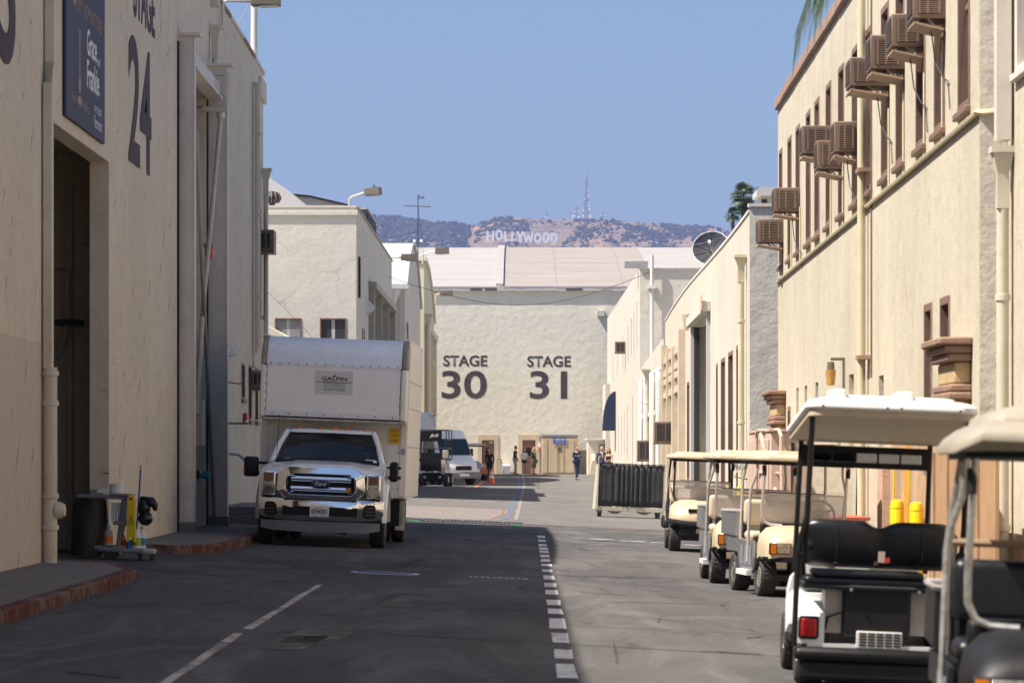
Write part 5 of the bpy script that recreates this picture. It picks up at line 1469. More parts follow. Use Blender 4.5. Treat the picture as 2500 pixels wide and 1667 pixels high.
# front fenders and sides
for s in (-1, 1):
    nar = 22; loop_o = []; arch = []
    ya, R, zc = .78, .53, .42
    outer = [(.10, .80), (.10, 1.16), (.35, 1.215), (1.32, 1.30), (1.72, 1.30), (1.72, .42), (ya+R, zc)]
    arc = [(ya+R*math.cos(a), zc+R*math.sin(a)) for a in [math.pi*i/14 for i in range(1, 15)]]
    poly = outer + arc[0:-1] + [(ya-R+.0, zc+.12), (.16, .62)]
    a0, a1 = (s*.95, s*1.0) if s > 0 else (s*1.0, s*.95)
    MB().prism(poly, 'x', a0, a1).build('fender', 'truck_white', tk, smooth=40, bevel=.02)
    # flare
    fl = MB(); 
    for i in range(15):
        a = math.pi*(i/14)*1.0
        for rr, xx in ((R-.01, .97), (R+.015, 1.06), (R+.10, 1.045), (R+.13, .99)):
            fl.v.append((s*xx, ya+rr*math.cos(a), zc+rr*math.sin(a)))
    fl.f = [(4*i+k, 4*i+k+1, 4*i+5+k, 4*i+4+k) for i in range(14) for k in range(3)]
    fl.build('fender_flare', 'truck_white' if s > 0 else 'grey_plastic', tk, smooth=50)  # left flare darker: its shadow is put into the colour
    # inner wheel housing
    MB().box(min(s*.55, s*.94), max(s*.55, s*.94), .28, 1.3, .93, .98).build('wheel_housing', 'black_plastic', tk)
    # hood edge strip to fender
    MB().loft([[(s*.905, .12, 1.11), (s*.955, .12, 1.08), (s*.985, .12, 1.10), (s*.93, .12, 1.16)], [(s*.905, .6, 1.22), (s*.96, .6, 1.2), (s*.99, .6, 1.19), (s*.93, .6, 1.25)], [(s*.905, 1.35, 1.29), (s*.96, 1.35, 1.28), (s*.99, 1.35, 1.27), (s*.93, 1.35, 1.33)]]).build('fender_top', 'truck_white', tk, smooth=60)
# cab: door section and greenhouse
cab = MB()
def cab_loop(z, yf, yb, hw, rf=.1):
    pts = []
    n = 6
    for cx, cy, a0 in ((hw-rf, yf+rf, -90), (hw-.05, yb-.05, 0), (-hw+.05, yb-.05, 90), (-hw+rf, yf+rf, 180)):
        r_ = rf if cy < (yf+yb)/2 else .05
        for i in range(n+1):
            a = rad(a0 + 90*i/n); pts.append((cx+r_*math.cos(a), cy+r_*math.sin(a), z))
    return pts
cab.loft([cab_loop(.42, 1.30, 2.45, .95), cab_loop(1.28, 1.22, 2.47, .975), cab_loop(1.36, 1.24, 2.47, .955)])
cab.build('cab_body', 'truck_white', tk, smooth=50)
rf = MB(); rf.loft([cab_loop(1.83, 1.80, 2.46, .735, .12), cab_loop(1.875, 1.84, 2.45, .71, .14), cab_loop(1.90, 1.98, 2.38, .60, .16)]); rf.build('cab_roof', 'truck_white', tk, smooth=60)
for s in (-1, 1):
    MB().tube([(s*.90, 1.22, 1.335), (s*.815, 1.52, 1.62), (s*.715, 1.83, 1.845)], [.05, .042, .045], 8).build('windscreen_pillar', 'truck_white', tk)
    MB().loft([[(s*.95,2.28,1.34),(s*.95,2.47,1.34),(s*.89,2.47,1.34),(s*.89,2.28,1.34)], [(s*.735,2.25,1.86),(s*.735,2.46,1.86),(s*.68,2.46,1.86),(s*.68,2.25,1.86)]]).build('rear_pillar', 'truck_white', tk)
    MB().add([(s*.935,1.32,1.35),(s*.935,2.28,1.35),(s*.735,2.26,1.83),(s*.74,1.84,1.83)], [(0,1,2,3)]).build('side_window', 'truck_glass', tk, smooth=0)
    MB().box(min(s*.978, s*1.0), max(s*.978, s*1.0), 1.95, 2.12, 1.16, 1.19).build('door_handle', 'black_plastic', tk)
MB().loft([cab_loop(1.30, 2.35, 2.46, .9, .03), cab_loop(1.86, 2.36, 2.46, .7, .03)]).build('cab_back', 'black_plastic', tk)
def wsh(u, v):
    e = u*2-1; hw = .885 - .175*v; bow = .10*(1-e*e)
    return (e*hw, 1.21 + .61*v - bow*(1-.35*v), 1.345 + .485*v - .025*v*v + .02*(1-e*e)*v)
MB().grid(wsh, 20, 10).build('windscreen', 'truck_glass', tk, smooth=180, fix=False)
MB().tube([wsh(.02+.96*i/20, .012) for i in range(21)], .02, 6).build('cowl', 'black_plastic', tk)
MB().tube([wsh(.04+.92*i/20, .985) for i in range(21)], .016, 6).build('windscreen_header', 'black_plastic', tk)
for a, b in (((.10, .03), (.46, .10)), ((.52, .02), (.93, .09))):
    p = [Vector(wsh(a[0]+(b[0]-a[0])*i/6, a[1]+(b[1]-a[1])*math.sin(i/6*math.pi*.6)))-Vector((0,.02,-.005)) for i in range(7)]
    MB().tube(p, .009, 5).build('wiper', 'black_plastic', tk)
for u_, v_, w_, h_, m_ in ((.10, .07, .09, .03, 'teal_plastic'), (.86, .09, .15, .035, 'blind_white'), (.93, .05, .06, .05, 'white_ink')):
    p = [wsh(u_, v_), wsh(u_+w_*.55, v_), wsh(u_+w_*.55, v_+h_*1.6), wsh(u_, v_+h_*1.6)]
    MB().add([(q[0], q[1]-.008, q[2]+.004) for q in p], [(0,1,2,3)]).build('windscreen_sticker', m_, tk, smooth=0)
MB().box(-.13, .13, 1.72, 1.76, 1.66, 1.73).build('rear_view_mirror', 'black_plastic', tk, bevel=.02)
for x in (-.52, -.16, .05, .26, .58):
    MB().lathe([(.055, 0), (.05, .03), (.025, .05), (0, .052)], (x, 1.93, 1.865+.012*(1-abs(x))), 'z', 10).build('roof_marker_light', 'amber_lens', tk)
for x in (-.32, .30): MB().ball((x, .55, 1.40), .018, 6, 4).build('washer_jet', 'black_plastic', tk)
for x in (-.42, .42):
    MB().box(x-.22, x+.22, 2.05, 2.2, 1.0, 1.55).build('cab_seat', 'cab_grey', tk, bevel=.05); MB().box(x-.11, x+.11, 2.08, 2.16, 1.57, 1.74).build('head_rest', 'cab_grey', tk, bevel=.04)
MB().box(-.85, .85, 1.30, 1.62, 1.28, 1.36).build('dashboard', 'cab_grey', tk, bevel=.03)
MB().tube([(.42+.19*math.cos(t), 1.70+.06*math.sin(t), 1.36+.17*math.sin(t)) for t in [2*math.pi*i/20 for i in range(20)]], .016, 6, True).build('steering_wheel', 'black_plastic', tk)
MB().box(-.20, -.02, 1.62, 1.66, 1.62, 1.67).build('sun_visor', 'cab_grey', tk)
# chrome grille
def frame_loop(x, z0, z1, c):
    return [(-x+c, z0), (x-c, z0), (x, z0+c), (x-.02, z1-c), (x-c-.04, z1), (-x+c+.04, z1), (-x+.02, z1-c), (-x, z0+c)]
o_, i_ = frame_loop(.715, .765, 1.275, .13), frame_loop(.565, .83, 1.16, .08)
g = MB()
for L, y in ((o_, .055), (o_, -.01), (i_, -.035), (i_, .06)): g.v += [(p[0], y, p[1]) for p in L]
for k in range(3): g.f += [(8*k+i, 8*k+(i+1) % 8, 8*k+8+(i+1) % 8, 8*k+8+i) for i in range(8)]
g.f += [(24+i, 24+(i+1) % 8, (i+1) % 8, i) for i in range(8)]
gr = g.build('grille_surround', 'chrome', tk, bevel=.012, smooth=30)
MB().box(-.60, .60, .05, .07, .80, 1.2).build('grille_back', 'black_plastic', gr)
for z in (.875, 1.035):
    q = MB(); q.loft([[(-.48, y, zz) for y, zz in ((.04, z), (-.02, z+.01), (-.035, z+.045), (-.02, z+.085), (.04, z+.095))], [(.48, y, zz) for y, zz in ((.04, z), (-.02, z+.01), (-.035, z+.045), (-.02, z+.085), (.04, z+.095))]])
    q.build('grille_bar', 'chrome', gr, smooth=60)
MB().box(.40, .479, -.04, -.02, .90, .955).build('grille_lamp', 'amber_lens', gr)
for s in (-1, 1):
    MB().tube([(s*.42, -.03, 1.125), (s*.535, -.03, 1.12), (s*.545, -.03, 1.0), (s*.535, -.03, .87), (s*.44, -.03, .86)], .014, 6).build('grille_trim', 'chrome', gr)
e = MB(); e.lathe([(0, 0), (.13, 0), (.13, .015), (0, .02)], (0,0,0), 'y', 28)
em = e.build('emblem', 'emblem_blue', tk, (.0, -.052, 1.005)); em.scale = (1.28, -1, .56)
rg = MB().tube([(.155*math.cos(t), -.055, 1.005+.066*math.sin(t)) for t in [2*math.pi*i/32 for i in range(32)]], .009, 6, True).build('emblem_ring', 'chrome', tk)
lettering('emblem_lettering', 'Ford', .19, .065, (-.095, -.075, .975), (1,0,0), (0,0,1), 'white_ink', tk, shear=.35)
lettering('hood_lettering', 'SUPER DUTY', .84, .055, (-.42, -.008, 1.205), (1,0,0), (0,.25,1), 'steel', tk, spacing=1.3)
# headlamps
for s in (-1, 1):
    q = MB(); x0, x1 = (s*.725, s*.955) if s > 0 else (s*.955, s*.725)
    q.box(x0, x1, .02, .10, .80, 1.19); hl = q.build('headlamp', 'chrome', tk, bevel=.025)
    MB().box(x0+.03, x1-.03, .008, .025, 1.015, 1.165).build('upper_lens', 'headlamp', hl, bevel=.012)
    MB().box(x0+.045, x1-.045, .001, .0075, 1.03, 1.15).build('turn_lens', 'turn_lens', hl, bevel=.005)
    MB().lathe([(.0, .004), (.06, -.0), (.075, -.012), (.085, -.016)], ((x0+x1)/2, .012, .895), 'y', 16).build('reflector', 'chrome', hl)
    MB().box(x0+.03, x1-.03, .008, .022, .825, .985).build('lower_lens', 'headlamp', hl, bevel=.02)
# bumper
def bump_sec(x):
    e = abs(x)/1.01; y = -.10 + .24*e**4
    zl = .42 + .05*e**6; zt_ = .74 + (.035 if abs(x) > .6 else 0)
    return [(x, y+.04, zt_), (x, y-.005, zt_-.02), (x, y-.02, zt_-.1), (x, y-.015, (zl+zt_)/2), (x, y+.01, zl+.04), (x, y+.06, zl), (x, y+.12, zl), (x, y+.12, zt_)]
MB().loft([bump_sec(-1.01+2.02*i/36) for i in range(37)]).build('bumper', 'chrome', tk, smooth=55)
MB().loft([[(x, -.125+.24*(abs(x)/1.01)**4, z) for z in (.5, .645)] + [(x, -.115+.24*(abs(x)/1.01)**4, z) for z in (.645, .5)] for x in (-.60, -.3, 0, .3, .60)]).build('bumper_insert', 'black_plastic', tk, bevel=.004)
for s in (-1, 1):
    q = MB(); pts = [(s*.70, .50), (s*.70, .66), (s*.745, .70), (s*.86, .70), (s*.89, .66), (s*.89, .50), (s*.85, .475), (s*.74, .475)]
    f = lambda x: -.128 + .24*(abs(x)/1.01)**4
    q.v = [(p[0], f(p[0])-.004, p[1]) for p in pts] + [(p[0], f(p[0])+.03, p[1]) for p in pts]
    q.f = [tuple(range(8)), tuple(range(15, 7, -1))] + [(i, (i+1) % 8, 8+(i+1) % 8, 8+i) for i in range(8)]
    fo = q.build('fog_lamp_recess', 'black_plastic', tk)
    for z in (.53, .585, .64):
        q = MB(); xa, xb = s*.73, s*.865; q.hexa([(xa,f(xa)-.012,z),(xb,f(xb)-.012,z),(xb,f(xb),z),(xa,f(xa),z)], [(xa,f(xa)-.012,z+.016),(xb,f(xb)-.012,z+.016),(xb,f(xb),z+.016),(xa,f(xa),z+.016)]); q.build('fog_slat', 'shutter_dark', fo)
MB().loft([[(x, -.04+.22*(abs(x)/1.0)**4, .41), (x, -.03+.22*(abs(x)/1.0)**4, .24+.06*abs(x)**6), (x, .06+.22*(abs(x))**4, .24+.06*abs(x)**6), (x, .06+.22*(abs(x))**4, .41)] for x in [-.95+1.9*i/20 for i in range(21)]]).build('air_dam', 'grey_plastic', tk, smooth=50)
pt_ = MB().box(-.155, .155, -.150, -.128, .475, .655).build('number_plate', 'steel', tk, bevel=.008)
MB().box(-.148, .148, -.1535, -.1505, .482, .648).build('plate_face', 'white_ink', pt_)
lettering('plate_number', '08940B1', .262, .085, (-.131, -.156, .525), (1,0,0), up, 'emblem_blue', pt_, off=.012)
lettering('plate_state', 'California', .12, .028, (-.06, -.156, .618), (1,0,0), up, 'red_ink', pt_, shear=.2)
lettering('plate_frame_text', 'GALPIN', .25, .028, (-.125, -.1605, .475), (1,0,0), up, 'black_ink', pt_, spacing=1.3, off=.01)
# mirrors
for s in (-1, 1):
    MB().tube([(s*.93, 1.45, 1.30), (s*1.2, 1.36, 1.30)], .024, 6).build('mirror_arm', 'black_plastic', tk)
    MB().tube([(s*.93, 1.45, 1.14), (s*1.2, 1.36, 1.14)], .024, 6).build('mirror_arm', 'black_plastic', tk)
    x0, x1 = (s*1.13, s*1.37) if s > 0 else (s*1.37, s*1.13)
    if s > 0: x0, x1 = s*1.02, s*1.16
    m_ = MB().box(x0, x1, 1.28, 1.46, 1.07, 1.40).build('mirror', 'black_plastic', tk, bevel=.05, seg=3)
    if s < 0: MB().box(x0-.006, x0+.02, 1.285, 1.33, 1.13, 1.2).build('mirror_marker', 'amber_lens', m_)
MB().tube([(-.82, 1.05, 1.3), (-.80, 1.1, 2.1)], .006, 4).build('aerial', 'black_plastic', tk)
# wheels and chassis
for s in (-1, 1):
    wheel(tk, s*.90, .78, .40, .245, .25, s, rim='rail_metal')
    wheel(tk, s*1.02, 5.0, .40, .22, .25, s, tread=False, rim='rail_metal'); wheel(tk, s*.77, 5.0, .40, .22, .25, s, tread=False)
    MB().box(min(s*.36, s*.46), max(s*.36, s*.46), .5, 7.2, .5, .68).build('frame_rail', 'dark_metal', tk)
MB().cyl((-.9, .78, .4), (.9, .78, .4), .06, None, 8).build('front_axle', 'dark_metal', tk)
MB().cyl((-.9, 5.0, .4), (.9, 5.0, .4), .09, None, 8).build('rear_axle', 'dark_metal', tk)
MB().ball((.25, .78, .36), .16, 10, 8).build('differential', 'dark_metal', tk)
MB().ball((-.05, 5.0, .40), .2, 10, 8).build('differential', 'dark_metal', tk)
MB().tube([(-.75, .5, .36), (.75, .45, .34)], .025, 6).build('steering_link', 'dark_metal', tk)
MB().box(.3, .42, .45, .6, .2, .36).build('shock_mount', 'dark_metal', tk)
MB().box(.62, 1.14, 2.75, 4.0, .32, .74).build('tool_locker', 'black_plastic', tk)
MB().box(-1.14, -.62, 2.75, 4.0, .32, .74).build('tool_locker', 'black_plastic', tk)
MB().box(1.0, 1.16, 4.30, 4.33, .22, .74).build('mud_flap', 'aluminium', tk); MB().box(-1.16, -.7, 4.3, 4.33, .22, .74).build('mud_flap', 'black_plastic', tk)
# cargo box: lower body, nose over the cab
BX, YB0, YB1, ZB, ZT = 1.215, 2.62, 7.6, .80, 3.42
lb = MB(); lb.box(-BX, BX, YB0, YB1, ZB, ZT-.02); cb_ = lb.build('cargo_box', 'box_white', tk, bevel=.01)
MB().box(BX+.001, BX+.012, YB0+.05, YB1-.03, ZB+.02, ZT-.1).build('side_panel', 'box_side', tk)
MB().box(-BX-.012, -BX-.001, YB0+.05, YB1-.03, ZB+.02, ZT-.1).build('side_panel', 'box_side', tk)
YN0 = 2.0                                   # nose front
nz = MB(); pr = [(YB0-.002, 2.07), (YN0, 2.09), (YN0, 2.93), (YN0+.05, 3.12), (YN0+.16, 3.28), (YN0+.36, 3.39), (YB0-.002, ZT-.02)]
nz.prism(pr, 'x', -BX+.11, BX-.11); nz.build('nose', 'box_white', tk, smooth=50)
cp_ = MB(); pc_ = [(YN0-.012, 2.93), (YN0+.038, 3.13), (YN0+.15, 3.295), (YN0+.36, 3.405), (YB0, ZT+.0), (YB0, ZT-.03), (YN0+.36, 3.37), (YN0+.17, 3.26), (YN0+.07, 3.1), (YN0+.02, 2.93)]
cp_.prism(pc_, 'x', -BX+.1, BX-.1); cp_.build('nose_cap', 'aluminium', tk, smooth=50)
for s in (-1, 1):
    x0, x1 = (BX-.10, BX) if s > 0 else (-BX, -BX+.10)
    q = MB(); pp = [(y-.018, z) for y, z in pr[1:3]]
    MB().prism([(YB0, 2.05), (YN0-.015, 2.07), (YN0-.015, 2.925), (YB0, 2.925)], 'x', x0, x1).build('nose_corner', 'box_side', tk, bevel=.03)
    MB().prism([(YB0+.02, 2.93), (YN0-.018, 2.93), (YN0+.032, 3.135), (YN0+.145, 3.3), (YN0+.35, 3.415), (YB0+.02, ZT+.01)], 'x', x0, x1).build('nose_corner_cap', 'corner_rust', tk, bevel=.03)
    # corner post of the lower body
    MB().box(x0, x1, YB0-.02, YB0-.002, ZB+.03, 2.045).build('corner_post', 'box_side', tk, bevel=.006)
    MB().box(x0+(.0 if s < 0 else .03), x1-(.03 if s < 0 else 0), YB0+.01, YB1, ZT-.02, ZT+.03).build('top_rail', 'box_side', tk, bevel=.01)
MB().box(-BX+.1, BX-.1, YN0-.012, YN0-.001, 2.09, 2.17).build('nose_sill', 'aluminium', tk)
MB().box(-BX, BX, YN0, YB0-.003, 2.03, 2.064).build('nose_floor', 'rail_metal', tk)
MB().box(BX-.2, BX+.014, YB0+.1, YB1, ZB-.02, ZB+.015).build('bottom_rail', 'aluminium', tk)
rv_ = MB()
for i in range(15): rv_.ball((-1.05+2.1*i/14, YN0-.012, 2.96), .016, 6, 4)
for i in range(8): rv_.ball((-1.0+2.0*i/7, YN0-.013, 2.13), .016, 6, 4)
for s in (-1, 1):
    for i in range(6):
        rv_.ball((s*(BX-.10), YN0-.014, 2.2+.14*i), .015, 6, 4); rv_.ball((s*(BX-.115), YB0-.022, .95+.2*i), .014, 6, 4)
for z in (1.65, 2.3, 2.75):
    for i in range(18): rv_.ball((BX+.013, YB0+.25+i*.27, z), .010, 5, 4)
tag(rv_.build('rivets', 'rail_metal', tk), kind='stuff')
for z, xs_ in ((2.83, (-.63, .05, .70)), (2.25, (-.63, .05, .70))):
    for x in xs_: MB().ball((x, YN0-.002, z), .016, 8, 5).build('rivet_cap', 'white_ink', tk)
# company decal and clearance sign
dc = MB().box(-.31, .32, YN0-.004, YN0-.001, 2.47, 2.86).build('decal', 'decal_white', tk)
zc_ = YN0-.007
lettering('decal_lettering', 'GALPIN', .42, .065, (-.20, zc_, 2.70), (1,0,0), up, 'black_ink', tk, off=.018)
MB().box(-.30, .31, zc_-.002, zc_+.001, 2.672, 2.681).build('decal_rule', 'black_ink', tk)
lettering('decal_lettering', 'STUDIO RENTALS', .36, .024, (-.17, zc_, 2.642), (1,0,0), up, 'black_ink', tk)
lettering('decal_lettering', 'HOLLYWOOD', .36, .055, (-.17, zc_, 2.578), (1,0,0), up, 'grey_ink', tk, off=.01)
lettering('decal_lettering', '323.957.3333', .35, .032, (-.165, zc_, 2.533), (1,0,0), up, 'black_ink', tk, off=.01)
MB().prism([(-.02, 2.765), (.045, 2.765), (.012, 2.80)], 'y', zc_-.001, zc_+.001).build('decal_emblem', 'black_ink', tk)
cs = MB().box(.93, 1.10, YB0-.03, YB0-.0215, 1.70, 1.955).build('clearance_sign', 'sign_yellow', tk)
for txt, z, h_ in (('CAUTION', 1.905, .03), ('UNDER', 1.845, .018), ('CLEARANCE', 1.815, .018), ('12 FEET', 1.73, .04)):
    lettering('sign_lettering', txt, .13, h_, (.95, YB0-.033, z), (1,0,0), up, 'black_ink', cs, off=.015)
MB().box(1.13, 1.2, YB0-.024, YB0-.0205, 1.52, 1.62).build('violet_sticker', 'sticker_violet', tk)
# ------------------------------------------------------------------ golf carts
def rr(hw, y0, y1, r, z, n=5, cx=0):
    pts = []
    for px_, py_, a0 in ((hw-r, y0+r, -90), (hw-r, y1-r, 0), (-hw+r, y1-r, 90), (-hw+r, y0+r, 180)):
        for i in range(n+1):
            a = rad(a0+90*i/n); pts.append((cx+px_+r*math.cos(a), py_+r*math.sin(a), z))
    return pts
def cowl_sec(y, z0, z1, hw, top):
    "upright half-round section of a bonnet"
    return [(-hw, y, z0), (-hw*1.0, y, z0+(z1-z0)*.45), (-hw*.96, y, z0+(z1-z0)*.72), (-top, y, z1-.025), (-top*.8, y, z1), (0, y, z1+.015), (top*.8, y, z1), (top, y, z1-.025), (hw*.96, y, z0+(z1-z0)*.72), (hw, y, z0+(z1-z0)*.45), (hw, y, z0)]
def cushion(parent, name, x0, x1, y0, y1, z0, z1, mat, r=.05):
    return MB().box(x0, x1, y0, y1, z0, z1).build(name, mat, parent, bevel=r, seg=4)
def steering(parent, x, y, z, tilt=.55, r=.19, mat='black_plastic'):
    ca, sa = math.cos(tilt), math.sin(tilt)
    def q(a, rr_): return (x + rr_*math.cos(a), y + rr_*math.sin(a)*sa, z + rr_*math.sin(a)*ca)
    s = MB().tube([q(2*math.pi*i/24, r) for i in range(24)], .016, 6, True).build('steering_wheel', mat, parent)
    sp_ = MB()
    for a in (rad(20), rad(160), rad(270)): sp_.tube([q(0, 0), q(a, r)], .014, 5)
    sp_.build('spokes', mat, s)
    MB().lathe([(.0, -.03), (.06, -.02), (.06, .02), (0, .03)], (x, y, z), 'y', 10).build('hub', mat, s)
    MB().tube([(x, y, z), (x, y-.3, z-.42)], .022, 6).build('column', mat, s)
def cart_roof(parent, y0, y1, z, mat, hw=.62, tilt=0.0, liner='black_plastic', humps=True, inset=.06, crown=0.0):
    f = lambda L: [(p[0], p[1], p[2] - tilt*(p[1]-y0)/(y1-y0) + crown*(1-(p[0]/hw)**2)) for p in L]
    r = MB().loft([f(rr(hw-.02, y0+.02, y1-.02, .12, z-.045)), f(rr(hw, y0, y1, .13, z-.03)), f(rr(hw, y0, y1, .13, z+.0)), f(rr(hw-.03, y0+.03, y1-.03, .12, z+.03)), f(rr(hw-.09, y0+.09, y1-.09, .1, z+.045))]).build('roof', mat, parent, smooth=50)
    if humps: MB().loft([f(rr(hw-.14, y0+.14, y1-.14, .1, z+.03)), f(rr(hw-.16, y0+.16, y1-.16, .1, z+.075)), f(rr(hw-.25, y0+.25, y1-.25, .1, z+.085))]).build('roof_crown', mat, r, smooth=50)
    MB().loft([f(rr(hw-inset, y0+inset, y1-inset, .1, z-.09)), f(rr(hw-inset, y0+inset, y1-inset, .1, z-.046))]).build('roof_frame', liner, r)
    return r
def golf_cart(label, loc, rz, style, body='cream', roof='cream_roof', tube='grey_tube', seat='cream_seat', bed='diamond_plate', name='golf_cart', steer=.28, sticker=False, crown=0.0, zr=1.69, screen=True):
    t = thing(name, label, 'golf cart', (loc[0], loc[1], zg(*loc)), rz, 'golf carts parked along the right wall', LEAN)
    for s in (-1, 1):
        wheel(t, s*.47, .45, .235, .20, .12, s, rim='pale_plastic'); wheel(t, s*.47, 2.10, .235, .21, .12, s, rim='pale_plastic')
    MB().box(-.42, .42, .2, 2.4, .20, .27).build('chassis', 'dark_metal', t)
    MB().box(-.56, .56, .55, 1.25, .27, .32).build('floor', 'black_plastic', t)
    if style == 'precedent':
        cw = MB().loft([cowl_sec(.02, .52, .60, .24, .15), cowl_sec(.05, .48, .70, .44, .26), cowl_sec(.16, .47, .80, .545, .36), cowl_sec(.42, .47, .89, .58, .43), cowl_sec(.68, .46, .93, .585, .46), cowl_sec(.76, .46, .90, .575, .45)])
        cw.build('front_cowl', body, t, smooth=60)
        MB().tube([(-.60, .78, .42), (-.61, .62, .50), (-.59, .36, .535), (-.50, .06, .52), (-.25, -.03, .49), (.25, -.03, .49), (.50, .06, .52), (.59, .36, .535), (.61, .62, .50), (.60, .78, .42)], [.03,.045,.05,.055,.06,.06,.055,.05,.045,.03], 8).build('bumper', 'black_plastic', t)
        MB().box(-.42, .42, .03, .3, .27, .44).build('lower_cowl', 'black_plastic', t, bevel=.03)
        MB().box(-.12, .06, .018, .03, .34, .42).build('tow_plate', body, t)
        nm = MB().box(-.27, .27, .035, .075, .705, .765).build('name_plate', 'black_plastic', t, bevel=.008)
        lettering('name_lettering', 'Club Car', .28, .035, (-.12, .030, .718), (1,0,0), up, 'gold_ink', nm, shear=.2)
        for s in (-1, 1):
            q = MB(); q.loft([[(s*.40, y, z0), (s*.60, y, z0), (s*.60, y, z1-.05), (s*.52, y, z1), (s*.40, y, z1)] for y, z0, z1 in ((1.2, .36, .66), (1.6, .45, .72), (1.9, .56, .74), (2.4, .54, .70), (2.52, .44, .62))]); q.build('rear_body', body, t, smooth=50)
            q = MB(); q.tube([(s*.60, 1.72, .40), (s*.61, 1.85, .52), (s*.61, 2.1, .57), (s*.61, 2.35, .52), (s*.6, 2.46, .4)], .04, 6); q.build('fender_flare', 'black_plastic', t)
            MB().tube([(s*.575, 1.15, .52), (s*.59, 1.2, .7), (s*.58, 1.45, .74), (s*.56, 1.7, .9)], .035, 8).build('arm_rest', 'black_plastic', t)
        MB().box(-.4, .4, 1.2, 2.5, .3, .62).build('seat_base', body, t)
    else:
        cw = MB().loft([cowl_sec(.03, .50, .64, .46, .38), cowl_sec(.06, .47, .72, .50, .40), cowl_sec(.22, .47, .80, .53, .42), cowl_sec(.55, .47, .86, .545, .44), cowl_sec(.68, .45, .86, .54, .44)])
        cw.build('front_cowl', body, t, smooth=50)
        MB().loft([[(x, .0 + .16*abs(x/.56)**4, z) for z in (.44, .49)] + [(x, .07+.16*abs(x/.56)**4, z) for z in (.49, .44)] for x in [-.56+.07*i for i in range(17)]]).build('bumper', 'black_plastic', t, smooth=50)
        MB().box(-.5, .5, .1, .55, .43, .47).build('wheel_housing', 'black_plastic', t)
        MB().box(-.22, .22, .14, .4, .24, .43).build('front_axle', 'dark_metal', t)
        for s in (-1, 1):
            x0, x1 = (.25, .51) if s > 0 else (-.51, -.25)
            h = MB().box(x0, x1, .022, .10, .525, .66).build('headlamp', 'black_plastic', t, bevel=.008)
            xa, xb = (x1-.075, x1-.01) if s > 0 else (x0+.01, x0+.075)
            MB().box(xa, xb, .012, .024, .535, .65).build('turn_lens', 'amber_lens', h)
            xa, xb = (x0+.012, x1-.085) if s > 0 else (x0+.085, x1-.012)
            MB().box(xa, xb, .012, .024, .535, .65).build('lens', 'headlamp', h, bevel=.01)
            MB().tube([(s*.56, .1, .46), (s*.57, .35, .47), (s*.56, .68, .30)], .02, 6).build('fender_edge', 'black_plastic', t)
            sp = MB(); xa, xb = (.555, .585) if s > 0 else (-.585, -.555)
            sp.prism([(.70, .30), (1.55, .30), (1.72, .50), (2.5, .50), (2.5, .66), (.72, .66)], 'x', xa, xb); sp.build('side_panel', bed, t)
            for k in range(3):
                xa2, xb2 = (.587, .593) if s > 0 else (-.593, -.587)
                MB().box(xa2, xb2, .8+.26*k, 1.0+.26*k, .36, .60).build('side_louvre', 'grey_plastic', t)
            st_ = MB().box(min(s*.50, s*.64), max(s*.50, s*.64), .80, 1.5, .235, .30).build('side_step', 'aluminium', t)
        MB().box(-.53, .53, 1.2, 1.9, .32, .66).build('seat_base', body, t)
        # cargo bed
        for x0, x1, y0, y1 in ((-.60, .60, 1.86, 1.89), (-.60, .60, 2.80, 2.83), (-.60, -.575, 1.89, 2.80), (.575, .60, 1.89, 2.80)):
            MB().box(x0, x1, y0, y1, .70, .99).build('bed_wall', bed, t)
        MB().box(-.575, .575, 1.89, 2.8, .67, .70).build('bed_floor', bed, t)
        MB().tube([(-.60, 1.86, 1.0), (.60, 1.86, 1.0), (.60, 2.83, 1.0), (-.60, 2.83, 1.0)], .018, 6, True).build('bed_rim', 'grey_tube', t)
    MB().box(-.50, .50, .66, .8, .74, .90).build('dashboard', 'black_plastic', t, bevel=.03)
    cushion(t, 'seat_cushion', -.52, .52, 1.18, 1.70, .66, .77, seat)
    cushion(t, 'backrest', -.52, .52, 1.68, 1.80, .84, 1.16, seat)
    MB().tube([(-.48, 1.82, .6), (-.48, 1.83, 1.05)], .02, 6).build('backrest_post', 'black_plastic', t)
    MB().tube([(.48, 1.82, .6), (.48, 1.83, 1.05)], .02, 6).build('backrest_post', 'black_plastic', t)
    steering(t, steer, .98, 1.02)
    cart_roof(t, .28, 2.02, zr, roof, crown=crown)
    for s in (-1, 1):
        MB().tube([(s*.26, .60, .865), (s*.40, .61, .87), (s*.47, .62, .90), (s*.51, .62, .98), (s*.515, .60, 1.1), (s*.51, .50, zr-.05)], .019, 8).build('front_strut', tube, t)
        MB().tube([(s*.52, .50, zr-.22), (s*.52, .52, zr-.10)], .027, 8).build('strut_clamp', 'black_plastic', t)
        if style == 'precedent':
            MB().tube([(s*.55, 1.9, .62), (s*.56, 1.9, 1.25), (s*.53, 1.83, zr-.06)], .019, 8).build('rear_strut', 'dark_metal', t)
            MB().tube([(s*.58, 1.5, .62), (s*.585, 1.55, 1.0), (s*.55, 1.8, 1.3)], .015, 8).build('side_grip', 'dark_metal', t)
        else:
            MB().tube([(s*.60, .98, .40), (s*.60, .97, .62), (s*.60, .95, 1.22), (s*.59, .94, 1.32), (s*.54, .90, 1.48), (s*.53, .88, zr-.05)], .018, 8).build('side_strut', tube, t)
            MB().tube([(s*.53, 1.84, .66), (s*.53, 1.84, 1.4), (s*.5, 1.75, zr-.06)], .019, 8).build('rear_strut', tube, t)
    MB().tube([(-.53, 1.84, 1.24), (.53, 1.84, 1.24)], .02, 8).build('rear_rail', 'tray_tan', t)
    if not screen: return t
    # folding acrylic windscreen: lower half
    def ws_(u, v): 
        e = u*2-1; return (e*.50, .69-.16*v*.75, .83+.42*v)
